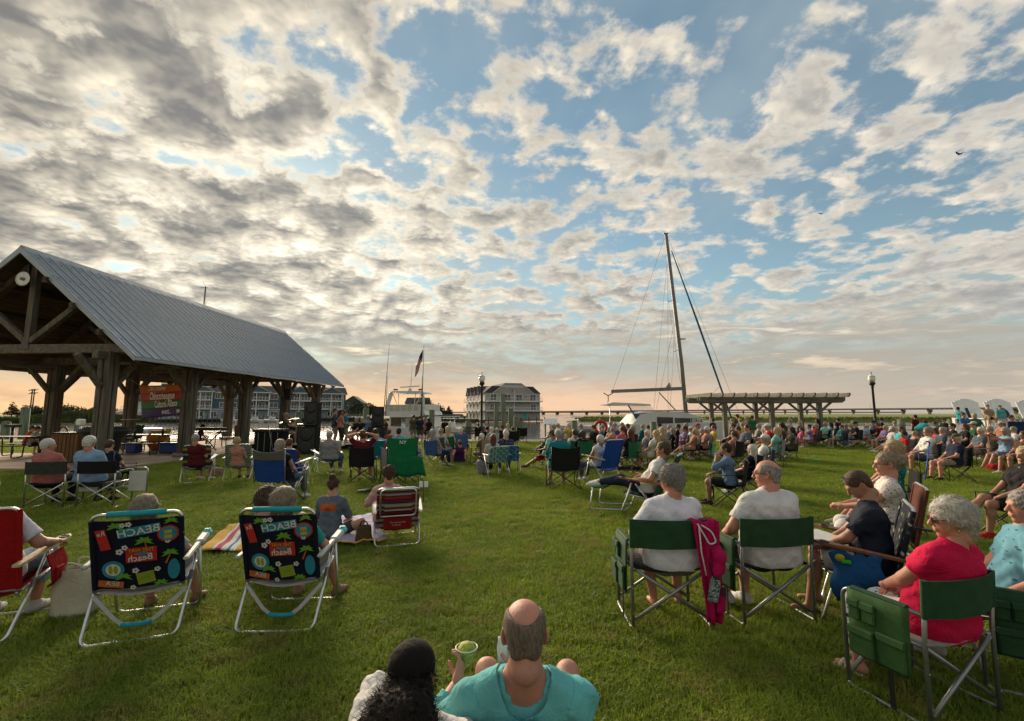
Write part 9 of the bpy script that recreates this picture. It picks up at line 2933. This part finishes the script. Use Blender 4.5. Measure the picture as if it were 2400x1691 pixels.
jk = thing('green_jacket', 'kelly green jacket hanging over the back of the big green chair', 'jacket', c_, rad(6))
MB().sheet([[(-.36 + .085 * j + .10 * t, -.42 - .03 * math.sin(j * 1.7 + 3 * t), .66 - .46 * t + .03 * math.sin(j)) for j in range(11)] for t in (0, .2, .4, .6, .8, 1.)], .015).build('drape', cloth((.008, .14, .05), 'kelly_jacket'), jk)
web_chair('teal webbed aluminium lawn chair under the auburn haired woman', Vector((at(1163, 966, 12.8).x, 12.8, 0)), rad(20), (cloth((.06, .20, .19), 'web_teal'), cloth((.20, .33, .30), 'web_pale_teal')), group='webbed lawn chairs')
web_chair('blue webbed aluminium lawn chair under the navy floral shirt', Vector((at(1192, 966, 13.2).x, 13.2, 0)), rad(8), (cloth((.015, .10, .26), 'web_blue'), cloth((.06, .20, .36), 'web_pale_blue')), group='webbed lawn chairs')
camp_chair('empty black camp chair facing away at the water edge', Vector((at(1222, 966, 26.3).x, 26.3, .0)), rad(4), M_blackcloth, fine=False)
c_ = Vector((at(1318, 966, 10.8).x, 10.8, 0))
camp_chair('wide black armchair camp seat under the teal tee', c_, rad(6), M_blackcloth, M_blacksteel, 1.1)
c_ = Vector((at(1412, 966, 11.6).x, 11.6, 0))
beach_chair('bright blue high back beach chair under the white haired woman', c_, rad(38), cloth((.012, .06, .30), 'vivid_blue_canvas'), M_alu, 1.08, None, M_wood_arm, .36, 1.0, .3, strap=False)
c_, r_ = Vector((at(1512, 966, 8.25).x, 8.25, 0)), rad(62)
J = skeleton(**POSE['recline'])
p = c_ + fwd(r_, .0)
person('person', 'man in white shirt and dark jeans lying back with white shoes raised', J, p, r_, 1.08, 'tan', cmat('white'), .6, cloth((.022, .032, .055), 'dark_denim'), 1.85, cmat('white'), 'short', 'brown', 'mid', 1.08, .02)
o = beach_chair('green reclining chair with footrest and orange wooden arms', c_ + fwd(r_, .02), r_, M_green, M_alu, 1.12, None, mat('orange_wood', (.34, .13, .03), .5, .25, 4, stretch=(1, 8, 1)), .28, .92, .50, strap=False)
fr = MB().box((0, .72, .36), (.48, .22, .03), ch=.012).build('footrest', M_green2, o)
MB().tube(curve_pts([(-.24, .80, .35), (-.24, .86, .02), (-.24, .30, .05)]), .012, 8).tube(curve_pts([(.24, .80, .35), (.24, .86, .02), (.24, .30, .05)]), .012, 8).build('footrest_frame', M_alu, fr)
fp = MB().box((0, -.44, .72), (.40, .012, .26), Euler((.50, 0, 0)), ch=.004).build('back_flap', M_green, o)
text_part('Rj:PAX', .085, M_white, fp, (.02, -.452, .71), (math.pi / 2 + .50 - 1.0, 0, 0), .002)
o = thing('walking_cane', 'bright blue metal cane leaning by the moustached man', 'cane', gnd(2168, 1130))
MB().tube([(0, 0, 0), (.30, .1, .95)], .014, 8).build('shaft', cloth((.03, .10, .50), 'cane_blue', .35), o)
MB().tube(curve_pts([(.30, .1, .93), (.31, .1, .99), (.22, .1, 1.0)]), .018, 8).build('handle', M_blackplastic, o)
for px, py, w_, h_, c__, lab in ((1277, 1078, .42, .5, 'black', 'black soft cooler bag standing left of the teal tee man'), (1475, 1104, .8, .12, 'black', 'flat black chair bag lying under the dark green chair'), (1566, 1062, .3, .42, 'green', 'green drawstring bag hanging behind the tan chair'), (1868, 1042, .3, .45, 'royal', 'blue drawstring bag behind the woman in olive'), (2335, 1104, .38, .2, 'red', 'red purse on the grass under the red armed chair'), (505, 1118, .3, .25, 'tan', 'tan handbag on the grass between two striped chairs'), (1130, 1112, .3, .4, 'grey', 'grey cloth hanging beside the teal webbed chair'), (1525, 1072, .34, .34, 'yellow', 'yellow chair sack beside the yellow chair'), (1952, 1046, .3, .34, 'green', 'green bag beside the large mint shirt man')):
 o = thing('bag', lab, 'bag', gnd(px, py))
 T = Sdf(.05)
 T.box((0, 0, h_ * .5), (w_ * .5 - .06, .08, max(.01, h_ * .5 - .06)), .06).cut((0, 0, .005), (0, 0, -1))
 T.fold = (.008, 20., len(lab))
 link('body', raw_mesh('bag', [(*T.mesh(.02), 0)], [cmat(c__)]), o)
 MB().tube(curve_pts([(-w_ * .25, 0, h_ * .9), (-w_ * .2, 0, h_ * 1.25), (w_ * .2, 0, h_ * 1.25), (w_ * .25, 0, h_ * .9)]), .012, 6).build('handle', M_blackplastic, o)
